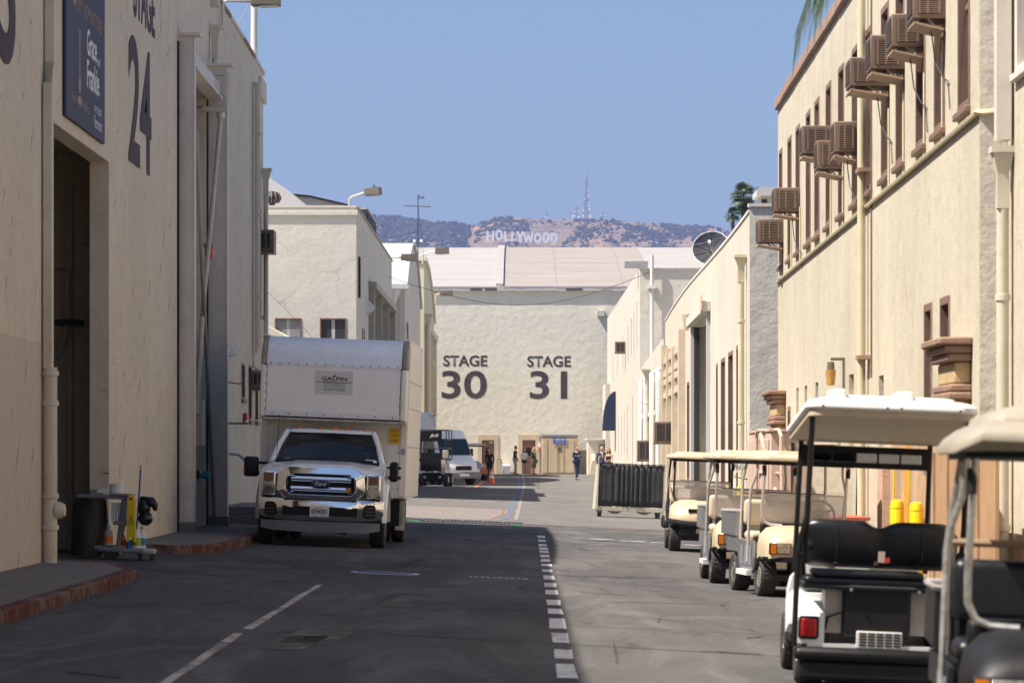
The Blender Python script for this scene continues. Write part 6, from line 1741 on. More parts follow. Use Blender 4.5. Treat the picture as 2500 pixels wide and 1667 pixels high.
    MB().loft([[Vector(ws_(0,0)), Vector(ws_(1,0)), Vector(ws_(1,0))+Vector((0,.008,0)), Vector(ws_(0,0))+Vector((0,.008,0))], [Vector(ws_(0,1)), Vector(ws_(1,1)), Vector(ws_(1,1))+Vector((0,.008,0)), Vector(ws_(0,1))+Vector((0,.008,0))]]).build('windscreen', 'acrylic', t, smooth=0)
    MB().tube([ws_(.02, 1), ws_(.98, 1)], .009, 5).build('windscreen_edge', 'clear_plastic', t)
    MB().tube([ws_(.02, 0), ws_(.98, 0)], .013, 5).build('windscreen_seal', 'black_plastic', t)
    for u_ in (.12, .5): 
        p = ws_(u_, .03); MB().box(p[0]-.035, p[0]+.035, p[1]-.025, p[1]-.003, p[2]-.02, p[2]+.03).build('windscreen_clip', 'black_plastic', t)
    if sticker:
        p = Vector(ws_(.06, .28)); q_ = Vector(ws_(.28, .28)); r_ = Vector(ws_(.28, .68)); w_ = Vector(ws_(.06, .68)); dy = Vector((0, -.006, 0))
        MB().add([p+dy, q_+dy, r_+dy, w_+dy], [(0,1,2,3)]).build('notice_sheet', 'white_ink', t, smooth=0)
    return t
golf_cart('cream golf cart with a rounded bonnet, farthest of the parked carts', (3.25, 60.3), 0, 'precedent', tube='dark_metal', sticker=True)
golf_cart('cream utility cart with silver side panels, second of the parked row', (3.12, 44.95), rad(1), 'utility')
golf_cart('cream utility cart with a silver cargo box, nearest of the cream carts', (3.52, 41.15), rad(7), 'utility', tube='pale_tube')

# black cart seen from behind: local y runs forwards, away from the camera
bc = thing('golf_cart', 'black golf cart with white roof and two-lobed seat back, seen from behind', 'golf cart', (2.60, 24.6, zg(2.6, 25)), rad(-1), 'golf carts parked along the right wall', LEAN)
for s in (-1, 1):
    wheel(bc, s*.47, .62, .23, .21, .12, s); wheel(bc, s*.47, 2.3, .23, .20, .12, s)
    q = MB(); q.loft([[(s*.40, y, z0), (s*.61, y, z0), (s*.615, y, z1-.07), (s*.57, y, z1), (s*.40, y, z1)] for y, z0, z1 in ((.13, .32, .52), (.16, .31, .545), (.5, .44, .60), (.9, .42, .64), (1.3, .34, .66))]); q.build('rear_fender', 'white_paint', bc, smooth=50)
    q = MB().loft([[(s*.515+a, .115, .435+b) for a, b in ((-.06,-.085),(.06,-.085),(.075,-.07),(.075,.07),(.06,.085),(-.06,.085),(-.075,.07),(-.075,-.07))], [(s*.515+a, .15, .435+b) for a, b in ((-.06,-.085),(.06,-.085),(.075,-.07),(.075,.07),(.06,.085),(-.06,.085),(-.075,.07),(-.075,-.07))]]); tl = q.build('tail_lamp', 'black_plastic', bc, bevel=.01)
    MB().box(s*.515-.055, s*.515+.055, .095, .116, .37, .50).build('lens', 'red_lens', tl, bevel=.02, seg=3)
MB().box(-.62, .62, .02, .15, .20, .30).build('rear_bumper', 'black_plastic', bc, bevel=.04)
MB().box(-.58, .58, .05, .14, .06, .20).build('rear_skirt', 'black_plastic', bc, bevel=.03)
MB().box(-.52, .50, .10, .16, .30, .325).build('bumper_top', 'aluminium', bc)
MB().box(-.40, .40, .2, 2.5, .16, .30).build('chassis', 'black_plastic', bc)
MB().box(-.27, .22, .12, .6, .38, .74).build('battery_box', 'black_plastic', bc, bevel=.02)
MB().box(-.40, -.275, .2, .5, .40, .74).build('inner_panel', 'pale_plastic', bc); MB().box(.225, .40, .2, .5, .40, .74).build('inner_panel', 'pale_plastic', bc)
gp = MB().box(-.17, .16, .08, .11, .30, .425).build('vent_plate', 'decal_white', bc, bevel=.006)
for i in range(5):
    for j in range(5):
        MB().box(-.15+.062*i, -.10+.062*i, .076, .0795, .318+.021*j, .33+.021*j).build('vent_slot', 'black_plastic', gp)
MB().tube([(-.40, .15, .42), (-.38, .12, .52), (-.28, .12, .56)], .012, 6).build('hose', 'black_plastic', bc)
cushion(bc, 'flip_platform', -.56, .60, .10, .62, .745, .81, 'black_vinyl', .03)
cushion(bc, 'platform_pad', -.50, .30, .08, .52, .81, .86, 'black_vinyl', .03)
MB().tube([(-.56, .1, .735), (.60, .1, .735)], .022, 6).build('platform_edge', 'dark_metal', bc)
for x in (-.22, .27): MB().ball((x, .075, .72), .014, 6, 4).build('bolt', 'steel', bc)
def seat_back(x0, x1):
    loops = []; N = 26
    for k in range(N+1):
        f = k/N; x = x0 + (x1-x0)*f
        e = min(1, min(f, 1-f)*9); e = (1-(1-e)**2.4)
        dip = .055*math.exp(-((f-.5)/.07)**2); bulge = .02*math.sin(math.pi*((f*2) % 1.0))
        zt_, zb_ = 1.215 - dip - .10*(1-e), .86 + .06*(1-e); zc_ = (zt_+zb_)/2; hz_ = (zt_-zb_)/2
        hy = (.055 + .045*abs(math.sin(2*math.pi*f))**.5)*max(.25, e)
        loops.append([(x, .70 - .03*math.sin(a) + hy*math.copysign(abs(math.cos(a))**.7, math.cos(a)), zc_ + hz_*math.copysign(abs(math.sin(a))**.55, math.sin(a))) for a in [2*math.pi*i/18 for i in range(18)]])
    MB().loft(loops).build('seat_back_pad', 'black_vinyl', bc, smooth=70)
seat_back(-.57, .60)
for x in (-.30, .33): MB().tube([(x, .585, .92), (x, .575, 1.05), (x, .60, 1.17)], .006, 5).build('seat_seam', 'black_plastic', bc)
MB().tube([(-.5, .78, .9), (-.5, .80, 1.1)], .02, 6).build('backrest_post', 'dark_metal', bc); MB().tube([(.5, .78, .9), (.5, .80, 1.1)], .02, 6).build('backrest_post', 'dark_metal', bc)
for x in (-.3, .0, .3): MB().tube([(x, .62, .88), (x, .7, .95)], .018, 6).build('backrest_bracket', 'dark_metal', bc)
cushion(bc, 'front_seat', -.52, .55, .9, 1.45, .66, .76, 'black_vinyl')
MB().box(-.5, .5, .7, 1.5, .3, .66).build('seat_base', 'white_paint', bc)
MB().loft([cowl_sec(y, .45, z, hw, hw*.8) for y, z, hw in ((2.0, .86, .55), (2.3, .84, .55), (2.6, .74, .52), (2.75, .6, .4))]).build('front_cowl', 'white_paint', bc, smooth=60)
MB().box(-.56, .56, 1.4, 2.1, .26, .32).build('floor', 'black_plastic', bc)
steering(bc, -.25, 1.75, 1.0, -.55)
cart_roof(bc, -.25, 2.05, 2.06, 'white_paint', .62, .18, 'door_tan', inset=.025)  # tan liner puts bounced light into the colour of the white roof's underside
for x in (-.36, .12): MB().box(x-.07, x+.03, -.15, .4, 2.095, 2.16).build('roof_bracket', 'white_paint', bc, bevel=.015)
for x in (-.50, -.04, .06, .48): MB().ball((x, -.253, 2.035), .009, 6, 4).build('screw', 'black_plastic', bc)
for s in (-1, 1):
    MB().tube([(s*.62, .05, .30), (s*.62, .05, .95), (s*.60, .02, 1.10), (s*.565, .0, 1.24), (s*.56, -.08, 2.01)], .021, 8).build('rear_strut', 'black_plastic', bc)
    MB().tube([(s*.565, .0, 1.24), (s*.56, .10, .9)], .019, 8).build('rear_strut', 'black_plastic', bc)
    MB().tube([(s*.51, 2.05, .8), (s*.50, 1.95, 1.88)], .02, 8).build('front_strut', 'black_plastic', bc)
    MB().tube([(s*.55, .5, .78), (s*.58, .35, .98), (s*.57, .15, 1.0)], .03, 8).build('arm_rest', 'black_vinyl', bc)
    MB().ball((s*.52, .35, 1.02), .04, 8, 6).build('knob', 'black_plastic', bc)
MB().box(-.50, .50, 1.93, 1.96, 1.60, 1.77).build('windscreen_band', 'black_plastic', bc)
for k in range(5):
    MB().box(-.42+.172*k, -.26+.172*k, 1.88, 1.925, 1.645, 1.72).build('mirror_panel', 'steel' if k > 1 else 'truck_glass', bc, bevel=.006)
MB().box(-.015, .03, .28, .31, .92, 1.0).build('drink_can', 'pink_panel', bc); MB().box(.035, .065, .27, .30, .92, .955).build('switch', 'red_seat', bc)

# nearest cart at the right edge
golf_cart('blurred dark cart with grey posts and dusty cream roof, right edge', (2.58, 15.7), rad(-4), 'utility', body='black_plastic', seat='black_vinyl', tube='rail_metal', bed='dark_metal', roof='dusty_roof', steer=.28, crown=.17, zr=1.72, screen=False)

# ------------------------------------------------------------------ bollards, fence, panels along the right wall
def bollard(label, x, y, h=1.12, r=.078):
    z = zg(x, y)
    b = thing('bollard', label, 'bollard', (x, y, z), 0, 'yellow bollards along the right wall')
    MB().lathe([(r, 0), (r, h-.06), (r*.8, h-.015), (r*.4, h), (0, h)], (0,0,0), 'z', 18).build('post', 'bollard_yellow', b)
    MB().lathe([(r*1.02, h-.10), (r*1.05, h-.09), (r*1.02, h-.08)], (0,0,0), 'z', 18).build('sleeve_seam', 'sign_yellow', b)
    MB().lathe([(r*1.6, 0), (r*1.6, .012), (r, .02)], (0,0,0), 'z', 18).build('base_ring', 'concrete', b)
bollard('left one of three yellow bollards behind the cream carts', 4.58, 74.2)
bollard('middle one of three yellow bollards behind the cream carts', 4.75, 73.0)
bollard('right one of three yellow bollards behind the cream carts', 4.80, 71.2, 1.06)
bollard('left one of two yellow bollards behind the black cart', 4.22, 38.0, 1.27)
bollard('right one of two yellow bollards behind the black cart', 4.34, 37.2, 1.26)

# plank gate leaning against the office wall, built board by board
pf = world_thing('plank_gate', 'tan plank gate standing behind the two yellow bollards', 'gate')
rnd = random.Random(11)
y = 41.3
xg = lambda y: RX(y) - .035
k = 0
while y > 36.3:
    w = rnd.uniform(.38, .52)
    dx = rnd.uniform(-.012, .012)
    m_ = 'orange_board' if k == 4 else rnd.choice(['plank_a', 'plank_b', 'plank_c'])
    x = xg(y-w/2)+dx
    MB().hexa([(x-.02, y-w+.035, -.2), (x+.02, y-w+.035, -.2), (x+.02, y-.002, -.2), (x-.02, y-.002, -.2)], [(x-.02, y-w+.035, 1.72), (x+.02, y-w+.035, 1.72), (x+.02, y-.002, 1.72), (x-.02, y-.002, 1.72)]).build('plank', m_, pf, bevel=.004)
    y -= w; k += 1
for (ya, yb, z) in ((40.2, 39.9, 1.45), (38.6, 38.3, 1.45), (37.4, 37.1, 1.38)):
    MB().box(xg(ya)-.035, xg(ya)-.021, yb, ya, z, z+.07).build('hasp', 'steel', pf)
for yy in (40.6, 38.9): MB().tube([(xg(yy)-.04, yy, 1.5), (xg(yy)-.045, yy, 1.2), (xg(yy)-.04, yy+.02, 1.05)], .012, 6).build('yellow_chain', 'yellow_plastic', pf)
pf2 = world_thing('wooden_screen', 'brown plywood screen behind the posts of the nearest cart', 'screen')
for i, (ya, yb) in enumerate(((34.6, 33.5), (33.48, 32.4), (32.38, 31.3), (31.28, 30.2))):
    x = RX(33) - .22
    MB().box(x-.02, x+.02, yb, ya, -.2, 1.62).build('panel', 'plywood', pf2, bevel=.004)
    MB().box(x-.045, x-.021, ya-.1, ya, -.2, 1.62).build('batten', 'plank_c', pf2)
# pink metal cabinet and the junk between the carts and the wall
cbn = world_thing('storage_cabinet', 'pinkish metal storage cabinet behind the cream carts', 'cabinet')
MB().box(4.10, 4.70, 55.5, 60.6, -.1, 1.98).build('cabinet_body', 'pink_panel', cbn, bevel=.02)
for k in range(4): MB().box(4.07, 4.099, 55.7+1.25*k, 56.8+1.25*k, .0, 1.85).build('cabinet_door', 'pink_panel', cbn, bevel=.006)
MB().box(4.08, 4.72, 55.45, 60.65, 1.98, 2.02).build('lid', 'pink_panel', cbn)
fr_ = world_thing('pipe_frame', 'tan pipe frame standing in front of the pink cabinet', 'frame')
MB().tube([(4.02, 57.6, -.15), (4.02, 57.6, 1.92), (4.03, 57.3, 2.0), (4.22, 55.2, 2.0), (4.24, 55.0, 1.9), (4.26, 54.8, -.15)], .032, 8).build('hoop', 'pink_panel', fr_)
for z in (.45, 1.3): MB().tube([(4.02, 57.6, z), (4.25, 54.9, z)], .022, 6).build('rung', 'pink_panel', fr_)
MB().tube([(4.05, 56.9, 1.95), (4.3, 54.2, .2)], .035, 6).build('brace', 'pink_panel', fr_)
pd = world_thing('cream_board', 'tall cream panel leaning on the wall behind the steering wheel', 'panel')  # plain cream board leaning on the wall, not stage scenery
MB().hexa([(4.05, 46.3, -.2), (4.55, 46.3, -.2), (4.55, 46.36, -.2), (4.05, 46.36, -.2)], [(3.98, 46.6, 1.6), (4.55, 46.6, 1.6), (4.55, 46.66, 1.6), (3.98, 46.66, 1.6)]).build('panel', 'stucco_right', pd)
pd = world_thing('flush_door', 'plain brown door leaf standing behind the carts beside the cream panel', 'door')
MB().box(4.02, 4.62, 49.6, 49.66, -.15, 1.75).build('leaf', 'pink_panel', pd); MB().box(3.97, 4.015, 49.58, 49.68, -.15, 1.78).build('edge', 'dark_metal', pd)
MB().box(4.3, 4.62, 49.54, 49.599, -.15, 1.75).build('inner_leaf', 'door_rust', pd)
bn_ = world_thing('work_bench', 'low tan bench with a red edged top behind the carts', 'bench')
MB().box(3.72, 4.5, 43.6, 45.2, .76, .80).build('top', 'red_brown_edge', bn_); MB().box(3.76, 4.46, 43.7, 45.1, -.1, .76).build('cabinet', 'door_tan', bn_)
st_ = world_thing('stucco_pier', 'rough tan stucco pier beside the plank gate', 'pier')
MB().box(4.44, 4.56, 41.6, 42.2, -.2, 1.66).build('pier', 'terracotta_pale', st_)
mp = world_thing('mop_bundle', 'grey mop heads hanging on the right workshop wall', 'mop')
for k in range(14):
    a = rnd.uniform(-.12, .12)
    MB().tube([(4.62+a*.3, 70.6, 1.62), (4.58+a, 70.55, 1.45), (4.54+a*1.5, 70.5, 1.28+rnd.uniform(0, .06))], .02, 4).build('strand', 'pale_plastic', mp)
MB().tube([(4.82, 70.8, 1.7), (4.45, 70.4, 1.15), (4.95, 70.9, 1.05)], .02, 6).build('handle', 'tray_tan', mp)
# ------------------------------------------------------------------ curtained rolling bin
hm = thing('rolling_hamper', 'tall rolling bin with black pleated curtain sides on the sunny right', 'hamper', (3.02, 93.6, zg(3.02, 93.6)), rad(3), lean=LEAN)
MB().box(-.93, .93, -.46, .46, .17, .30).build('base', 'hamper_frame', hm, bevel=.01)
for x in (-.905, .905):
    for y in (-.44, .44):
        MB().box(x-.02, x+.02, y-.02, y+.02, .30, 1.50).build('post', 'hamper_frame', hm)
MB().hexa([(-.96,-.50,.2),(-.89,-.50,.2),(-.89,.48,.2),(-.96,.48,.2)], [(-.905,-.47,1.42),(-.885,-.47,1.42),(-.885,.48,1.42),(-.905,.48,1.42)]).build('end_board', 'hamper_frame', hm)
def pleat(x0, x1, y, z0, z1, n):
    g = MB(); N = n*6; rw = random.Random(int(x0*100)+5)
    ph = []; a_ = 0
    for _ in range(N+1): a_ += rw.uniform(-.55, .55); a_ *= .93; ph.append(a_)
    for j in range(7):
        f = j/6
        for i in range(N+1):
            u_ = i/N; amp = .012 + .03*(1-abs(f-.4))
            g.v.append((x0+(x1-x0)*u_, y - amp*(.55+.45*math.sin(5.3*u_+x0*3))*math.sin(2*math.pi*n*u_ + ph[i]*1.6 + .5*f) - .01*math.sin(7*u_+3*f), z0+(z1-z0)*f))
    g.f = [(j*(N+1)+i, j*(N+1)+i+1, (j+1)*(N+1)+i+1, (j+1)*(N+1)+i) for j in range(6) for i in range(N)]
    o = g.build('curtain', 'curtain_black', hm, smooth=180)
    s = o.modifiers.new('thick', 'SOLIDIFY'); s.thickness = .006
    return o
pleat(-.87, -.02, -.455, .30, 1.44, 6); pleat(.0, .88, -.455, .30, 1.44, 6)
pleat(-.87, .88, .45, .30, 1.44, 11)
for x in (-.88, .885):
    MB().box(x-.01, x+.01, -.44, .44, .32, 1.42).build('end_curtain', 'curtain_black', hm)
MB().tube([(-.9, -.47, 1.46), (.9, -.47, 1.46), (.9, .46, 1.46), (-.9, .46, 1.46)], .014, 6, True).build('top_rail', 'dark_metal', hm)
for k in range(10): MB().box(-.8+k*.175, -.76+k*.175, -.49, -.465, 1.43, 1.475).build('curtain_clip', 'black_plastic', hm)
for x in (-.80, .80):
    for y in (-.36, .36):
        c = MB().lathe([(.0, -.03), (.085, -.025), (.085, .025), (0, .03)], (x, y, .085), 'x', 14).build('caster', 'tyre', hm)
        MB().box(x-.045, x+.045, y-.03, y+.03, .12, .17).build('fork', 'rail_metal', c)
for x in (-.45, .35): MB().hexa([(x,-.3,.10),(x+.12,-.3,.10),(x+.12,.3,.10),(x,.3,.10)], [(x-.14,-.4,.169),(x+.26,-.4,.169),(x+.26,.4,.169),(x-.14,.4,.169)]).build('under_bracket', 'hamper_frame', hm)
bk = world_thing('bicycle', 'bicycle handlebar and frame leaning behind the curtained bin', 'bicycle')
bx_, by_ = 4.05, 120.0; bz = zg(bx_, by_)
for dy in (0, 1.0):
    w_ = MB().tube([(bx_+dy*.5, by_+dy*.6+.33*math.cos(t)*.5, bz+.33+.33*math.sin(t)) for t in [2*math.pi*i/20 for i in range(20)]], .02, 5, True).build('wheel', 'tyre', bk)
MB().tube([(bx_, by_, bz+.33), (bx_+.15, by_+.2, bz+.95), (bx_+.4, by_+.5, bz+.85), (bx_+.5, by_+.6, bz+.33)], .02, 6).build('frame', 'grey_tube', bk)
MB().tube([(bx_-.2, by_, bz+1.12), (bx_+.0, by_+.05, bz+1.22), (bx_+.2, by_+.2, bz+1.15)], .018, 6).build('handlebar', 'grey_tube', bk)
MB().box(bx_+.32, bx_+.5, by_+.45, by_+.6, bz+.95, bz+1.0).build('saddle', 'black_vinyl', bk, bevel=.02)

# ------------------------------------------------------------------ cable ramps across the street
for k in range(6):
    x0 = -2.62 + k*.46
    c = world_thing('cable_ramp', ['black cable ramp with a green edge, first piece by the truck', 'black cable ramp piece, second from the truck', 'black cable ramp piece, third from the truck', 'black cable ramp piece, fourth from the truck', 'black cable ramp piece, fifth from the truck', 'black cable ramp piece with a green end, last before the lane line'][k], 'cable ramp', 'cable ramps laid across the street')
    y = 77.6; L = .445
    def sec(x): 
        z = zg(x, y); return [(x, y-.42, z), (x, y-.18, z+.055), (x, y+.18, z+.055), (x, y+.42, z)]
    MB().loft([sec(x0), sec(x0+L)]).build('body', 'ramp_black', c)
    for j in (-.10, .10):
        z = zg(x0, y)+.055
        MB().hexa([(x0+.02, y+j-.05, zg(x0,y)+.055), (x0+L-.02, y+j-.05, zg(x0+L,y)+.055), (x0+L-.02, y+j+.05, zg(x0+L,y)+.055), (x0+.02, y+j+.05, zg(x0,y)+.055)], [(x0+.02, y+j-.05, zg(x0,y)+.066), (x0+L-.02, y+j-.05, zg(x0+L,y)+.066), (x0+L-.02, y+j+.05, zg(x0+L,y)+.066), (x0+.02, y+j+.05, zg(x0,y)+.066)]).build('lid', 'manhole', c)
    if k in (0, 5):
        MB().hexa([(x0+.15, y-.435, zg(x0,y)), (x0+L-.05, y-.435, zg(x0+L,y)), (x0+L-.05, y-.421, zg(x0+L,y)), (x0+.15, y-.421, zg(x0,y))], [(x0+.15, y-.43, zg(x0,y)+.022), (x0+L-.05, y-.43, zg(x0+L,y)+.022), (x0+L-.05, y-.40, zg(x0+L,y)+.024), (x0+.15, y-.40, zg(x0,y)+.024)]).build('edge_strip', 'ramp_green', c)
    for q in range(5):
        xx = x0+.05+q*.085
        MB().hexa([(xx, y-.36, zg(xx,y)+.013), (xx+.05, y-.36, zg(xx,y)+.012), (xx+.05, y-.24, zg(xx,y)+.04), (xx, y-.24, zg(xx,y)+.04)], [(xx, y-.36, zg(xx,y)+.022), (xx+.05, y-.36, zg(xx,y)+.022), (xx+.05, y-.24, zg(xx,y)+.049), (xx, y-.24, zg(xx,y)+.049)]).build('tread_pad', 'manhole', c)
lc = world_thing('low_cable_cover', 'thin dark cable cover continuing across the sunny lane', 'cable cover')
for k in range(8):
    x0 = .16 + k*.44
    MB().hexa([(x0, 77.35, zg(x0,77)), (x0+.43, 77.35, zg(x0+.43,77)), (x0+.43, 77.85, zg(x0+.43,77)), (x0, 77.85, zg(x0,77))], [(x0, 77.45, zg(x0,77)+.022), (x0+.43, 77.45, zg(x0+.43,77)+.022), (x0+.43, 77.75, zg(x0+.43,77)+.022), (x0, 77.75, zg(x0,77)+.022)]).build('segment', 'ramp_black' if k < 2 else 'manhole', lc)
ct = tag(MB().tube([(.1+.36*i, 77.15+.05*math.sin(i*1.7), zg(.1+.36*i, 77)+.012) for i in range(12)], .007, 5).build('thin_cable', 'door_brown'), 'thin brown cable lying along the cable cover', 'cable')

# ------------------------------------------------------------------ janitor cart group in the recess mouth
jx, jy = -5.32, 45.3; jz = zg(jx, jy)
jc = thing('janitor_cart', 'grey janitor cart with black rubbish bag in the left recess mouth', 'cleaning cart', (jx, jy, jz), rad(2), lean=LEAN)
def pj(*a): return a
MB().box(-.25, .36, -.23, .23, .10, .16).build('base_tray', 'grey_plastic', jc, bevel=.02)
MB().box(.24, .50, -.22, .22, .09, .155).build('front_tray', 'pale_plastic', jc, bevel=.02)
MB().box(-.30, .10, -.22, .22, .13, .18).build('tray_lip', 'grey_plastic', jc, bevel=.015)
MB().box(-.06, .22, -.22, .22, .46, .51).build('middle_shelf', 'grey_plastic', jc, bevel=.012)
MB().box(-.55, .19, -.22, .22, .80, .845).build('top_shelf', 'grey_plastic', jc, bevel=.015)
MB().box(-.12, .19, -.235, .235, .845, .875).build('shelf_rim', 'grey_plastic', jc, bevel=.01)
for y in (-.17, .17):
    MB().cyl((.02, y, .16), (.075, y, .80), .034, .034, 10).build('column', 'grey_plastic', jc)
    MB().cyl((.19, y, .51), (.19, y, .80), .02, .02, 8).build('strut', 'pale_plastic', jc)
for x in (.30, .46):
    for y in (-.17, .17):
        w_ = MB().lathe([(0, -.014), (.045, -.012), (.045, .012), (0, .014)], (x, y, .045), 'x', 12).build('caster', 'tyre', jc)
        MB().box(x-.02, x+.02, y-.015, y+.015, .07, .10).build('fork', 'dark_metal', w_)
for y in (-.2, .2):
    MB().lathe([(0, -.02), (.095, -.018), (.095, .018), (0, .02)], (-.08, y, .095), 'y', 16).build('rear_wheel', 'tyre', jc)
    MB().lathe([(0, -.02), (.095, -.018), (.095, .018), (0, .02)], (-.34, y, .095), 'y', 16).build('rear_wheel', 'tyre', jc)
bagm = MB(); loops = []
for k in range(9):
    f = k/8; r_ = .20+.035*math.sin(f*math.pi)
    loops.append([(-.38 - .03*(1-f) + r_*(1+.07*math.sin(5*a+3*f))*math.cos(a), .20*(1+.06*math.sin(4*a+7*f))*math.sin(a), .03+.77*f) for a in [2*math.pi*i/22 for i in range(22)]])
bagm.loft(loops).build('bag', 'bin_liner', jc, smooth=60)
def item(name, label, cat, mb_list, loc, rz=0):
    t = thing(name, label, cat, loc, rz)
    for n_, mb_, m_ in mb_list: mb_.build(n_, m_, t, smooth=45)
    return t
Zj = lambda dx: jz - .04*dx
item('toilet_paper_roll', 'big white paper roll standing on the janitor cart', 'paper roll', [('roll', MB().lathe([(.03,0),(.095,0),(.095,.13),(.03,.13)], n=22), 'paper_white'), ('core', MB().lathe([(.029,.01),(.03,.132)], n=14), 'tray_tan')], (jx-.0, jy-.08, Zj(0)+.878))
fp = thing('folded_towels', 'stack of folded white paper towels on the cart top', 'paper towels', (jx-.17, jy-.08, Zj(-.17)+.878))
for k in range(5): MB().box(-.08+.004*k, .075+.003*k, -.09, .09, .0105*k, .0105*k+.0100).build('towel', 'paper_white', fp)
for k in range(5):
    pk = item('paper_pack', 'upright white paper packs on the middle shelf, %s' % ['leftmost', 'second', 'third', 'fourth', 'rightmost'][k], 'paper pack', [('pack', MB().box(-.014, .014, -.10, .10, 0, .24), 'paper_white')], (jx-.245+.036*k+.19, jy-.06, Zj(0)+.512), rad(2))
item('white_tub', 'white tub on the middle shelf beside the paper packs', 'tub', [('tub', MB().lathe([(.055,0),(.065,.16),(.0,.165)], n=16), 'paper_white'), ('lid', MB().lathe([(.067,.16),(.067,.185),(0,.19)], n=16), 'tray_tan')], (jx+.155, jy+.0, Zj(0)+.512))
# bottles
def bottle(label, dx, dy, body, label_mat, cap, r=.055, h=.24, z=.165):
    item('cleaner_bottle', label, 'bottle', [('bottle', MB().lathe([(0,0),(r,0),(r,h*.58),(r*.8,h*.74),(r*.3,h*.86),(r*.3,h)], n=16), body), ('sticker', MB().lathe([(r*1.01,h*.12),(r*1.015,h*.5)], n=16), label_mat), ('cap', MB().lathe([(r*.36,h*.94),(r*.36,h*1.05),(0,h*1.06)], n=12), cap)], (jx+dx, jy+dy, Zj(dx)+z))
bottle('white cleaner jug with green label at the front of the cart', .27, -.14, 'paper_white', 'label_green', 'teal_plastic', .06, .27)
bottle('white cleaner jug with teal label behind the front jug', .335, -.06, 'paper_white', 'teal_plastic', 'teal_plastic', .05, .27)
bottle('orange spray bottle on the bottom tray', .10, -.15, 'orange_plastic', 'red_ink', 'paper_white', .028, .2)
bottle('pale jug with orange label at the back of the bottom tray', -.10, -.12, 'pale_plastic', 'orange_plastic', 'paper_white', .06, .26, .185)
item('blue_cup', 'small blue cup beside the green label jug', 'cup', [('cup', MB().lathe([(.0,0),(.04,0),(.047,.11),(.042,.11),(.036,.01),(0,.01)], n=14), 'sign_blue_light')], (jx+.175, jy-.16, Zj(.17)+.162))
# folded wet floor sign hanging on the cart
wsn = thing('wet_floor_sign', 'folded yellow caution sign hanging on the janitor cart', 'caution sign', (jx+.21, jy-.25, Zj(.2)))
for dy_ in (0, .028):
    MB().prism([(-.06,.245),(-.03,.245),(-.025,.30),(.025,.30),(.03,.245),(.062,.245),(.052,.83),(.03,.87),(-.03,.87),(-.05,.83)], 'y', -.012+dy_, .012+dy_).build('leaf', 'yellow_plastic', wsn, bevel=.004)
MB().box(-.022, .022, -.0155, -.0125, .805, .83).build('handle_slot', 'black_ink', wsn)
tri = [(-.034, .47), (.034, .47), (0, .60)]
for a, b in ((0,1),(1,2),(2,0)): MB().tube([(tri[a][0], -.0135, tri[a][1]), (tri[b][0], -.0135, tri[b][1])], .003, 4).build('triangle_line', 'black_ink', wsn)
MB().tube([(0,-.0135,.56),(.004,-.0135,.53),(-.008,-.0135,.49)], .004, 4).build('slip_figure', 'black_ink', wsn); MB().tube([(.004,-.0135,.53),(.014,-.0135,.495)], .003, 4).build('slip_figure', 'black_ink', wsn)
br = world_thing('broom_handle', 'blue broom pole standing up from the janitor cart', 'broom')
MB().tube([(jx+.255, jy-.1, Zj(.2)+.20), (jx+.32, jy-.08, Zj(.2)+1.20)], .012, 8).build('pole', 'blue_stick', br); MB().tube([(jx+.32, jy-.08, Zj(.2)+1.2), (jx+.324, jy-.079, Zj(.2)+1.26)], .0125, 8).build('tip', 'pink_panel', br)
MB().box(jx+.225, jx+.29, jy-.14, jy-.06, Zj(.2)+.165, Zj(.2)+.26).build('brush', 'black_plastic', br)
gb = thing('rubbish_bag', 'small black plastic bag dangling beside the yellow caution sign', 'bag', (jx+.36, jy-.05, Zj(.36)))
g = MB()
for c, r_ in (((.0,0,.70),(.09,.09,.12)), ((.02,.0,.56),(.10,.09,.10)), ((.10,-.02,.76),(.07,.06,.05))): g.ball(c, r_, 14, 10)
g.tube([(-.05,0,.83),(.03,0,.80),(.10,-.01,.79),(.15,-.02,.73),(.155,-.02,.66)], [.03,.05,.06,.05,.025], 10)
g.build('bag', 'black_bag', gb, smooth=60)
lp = world_thing('leaning_plank', 'grey plank leaning in the dark recess beside the janitor cart', 'plank')
MB().hexa([(-5.98, 45.4, .2), (-5.88, 45.4, .2), (-5.88, 45.45, .2), (-5.98, 45.45, .2)], [(-5.90, 46.3, .85), (-5.80, 46.3, .85), (-5.80, 46.35, .85), (-5.90, 46.35, .85)]).build('board', 'concrete', lp)

# ------------------------------------------------------------------ scissor lift, van, far truck, cone, far cart
lx, ly = -3.82, 152.6; lz = zg(lx, ly)
sl = thing('scissor_lift', 'black scissor lift with white lettering parked before the white van', 'scissor lift', (lx, ly, lz), rad(-6))
for x in (-.58, .58):
    for y in (.15, 1.6):
        w_ = MB().lathe([(0, -.11), (.28, -.1), (.30, -.05), (.30, .05), (.28, .1), (0, .11)], (x, y, .30), 'x', 20).build('wheel', 'tyre', sl)
        MB().lathe([(0, .0), (.13, .0), (.14, .03), (0, .03)], (x+(.10 if x > 0 else -.14), y, .3), 'x', 12).build('rim', 'steel', w_)
MB().box(-.52, .52, .0, 1.9, .22, .62).build('chassis', 'dark_metal', sl, bevel=.03)
MB().box(-.46, .46, -.02, -.001, .30, .55).build('front_plate', 'black_plastic', sl)
for k in range(5):
    z = .68 + .09*k
    MB().obox((-.3, .95, z), (.02, 1, 0), 1.7, .06, .07).build('scissor_arm', 'dark_metal', sl); MB().obox((.3, .95, z), (-.02, 1, 0), 1.7, .06, .07).build('scissor_arm', 'dark_metal', sl)
MB().box(-.60, .60, -.05, 1.95, 1.14, 1.24).build('platform', 'black_plastic', sl)
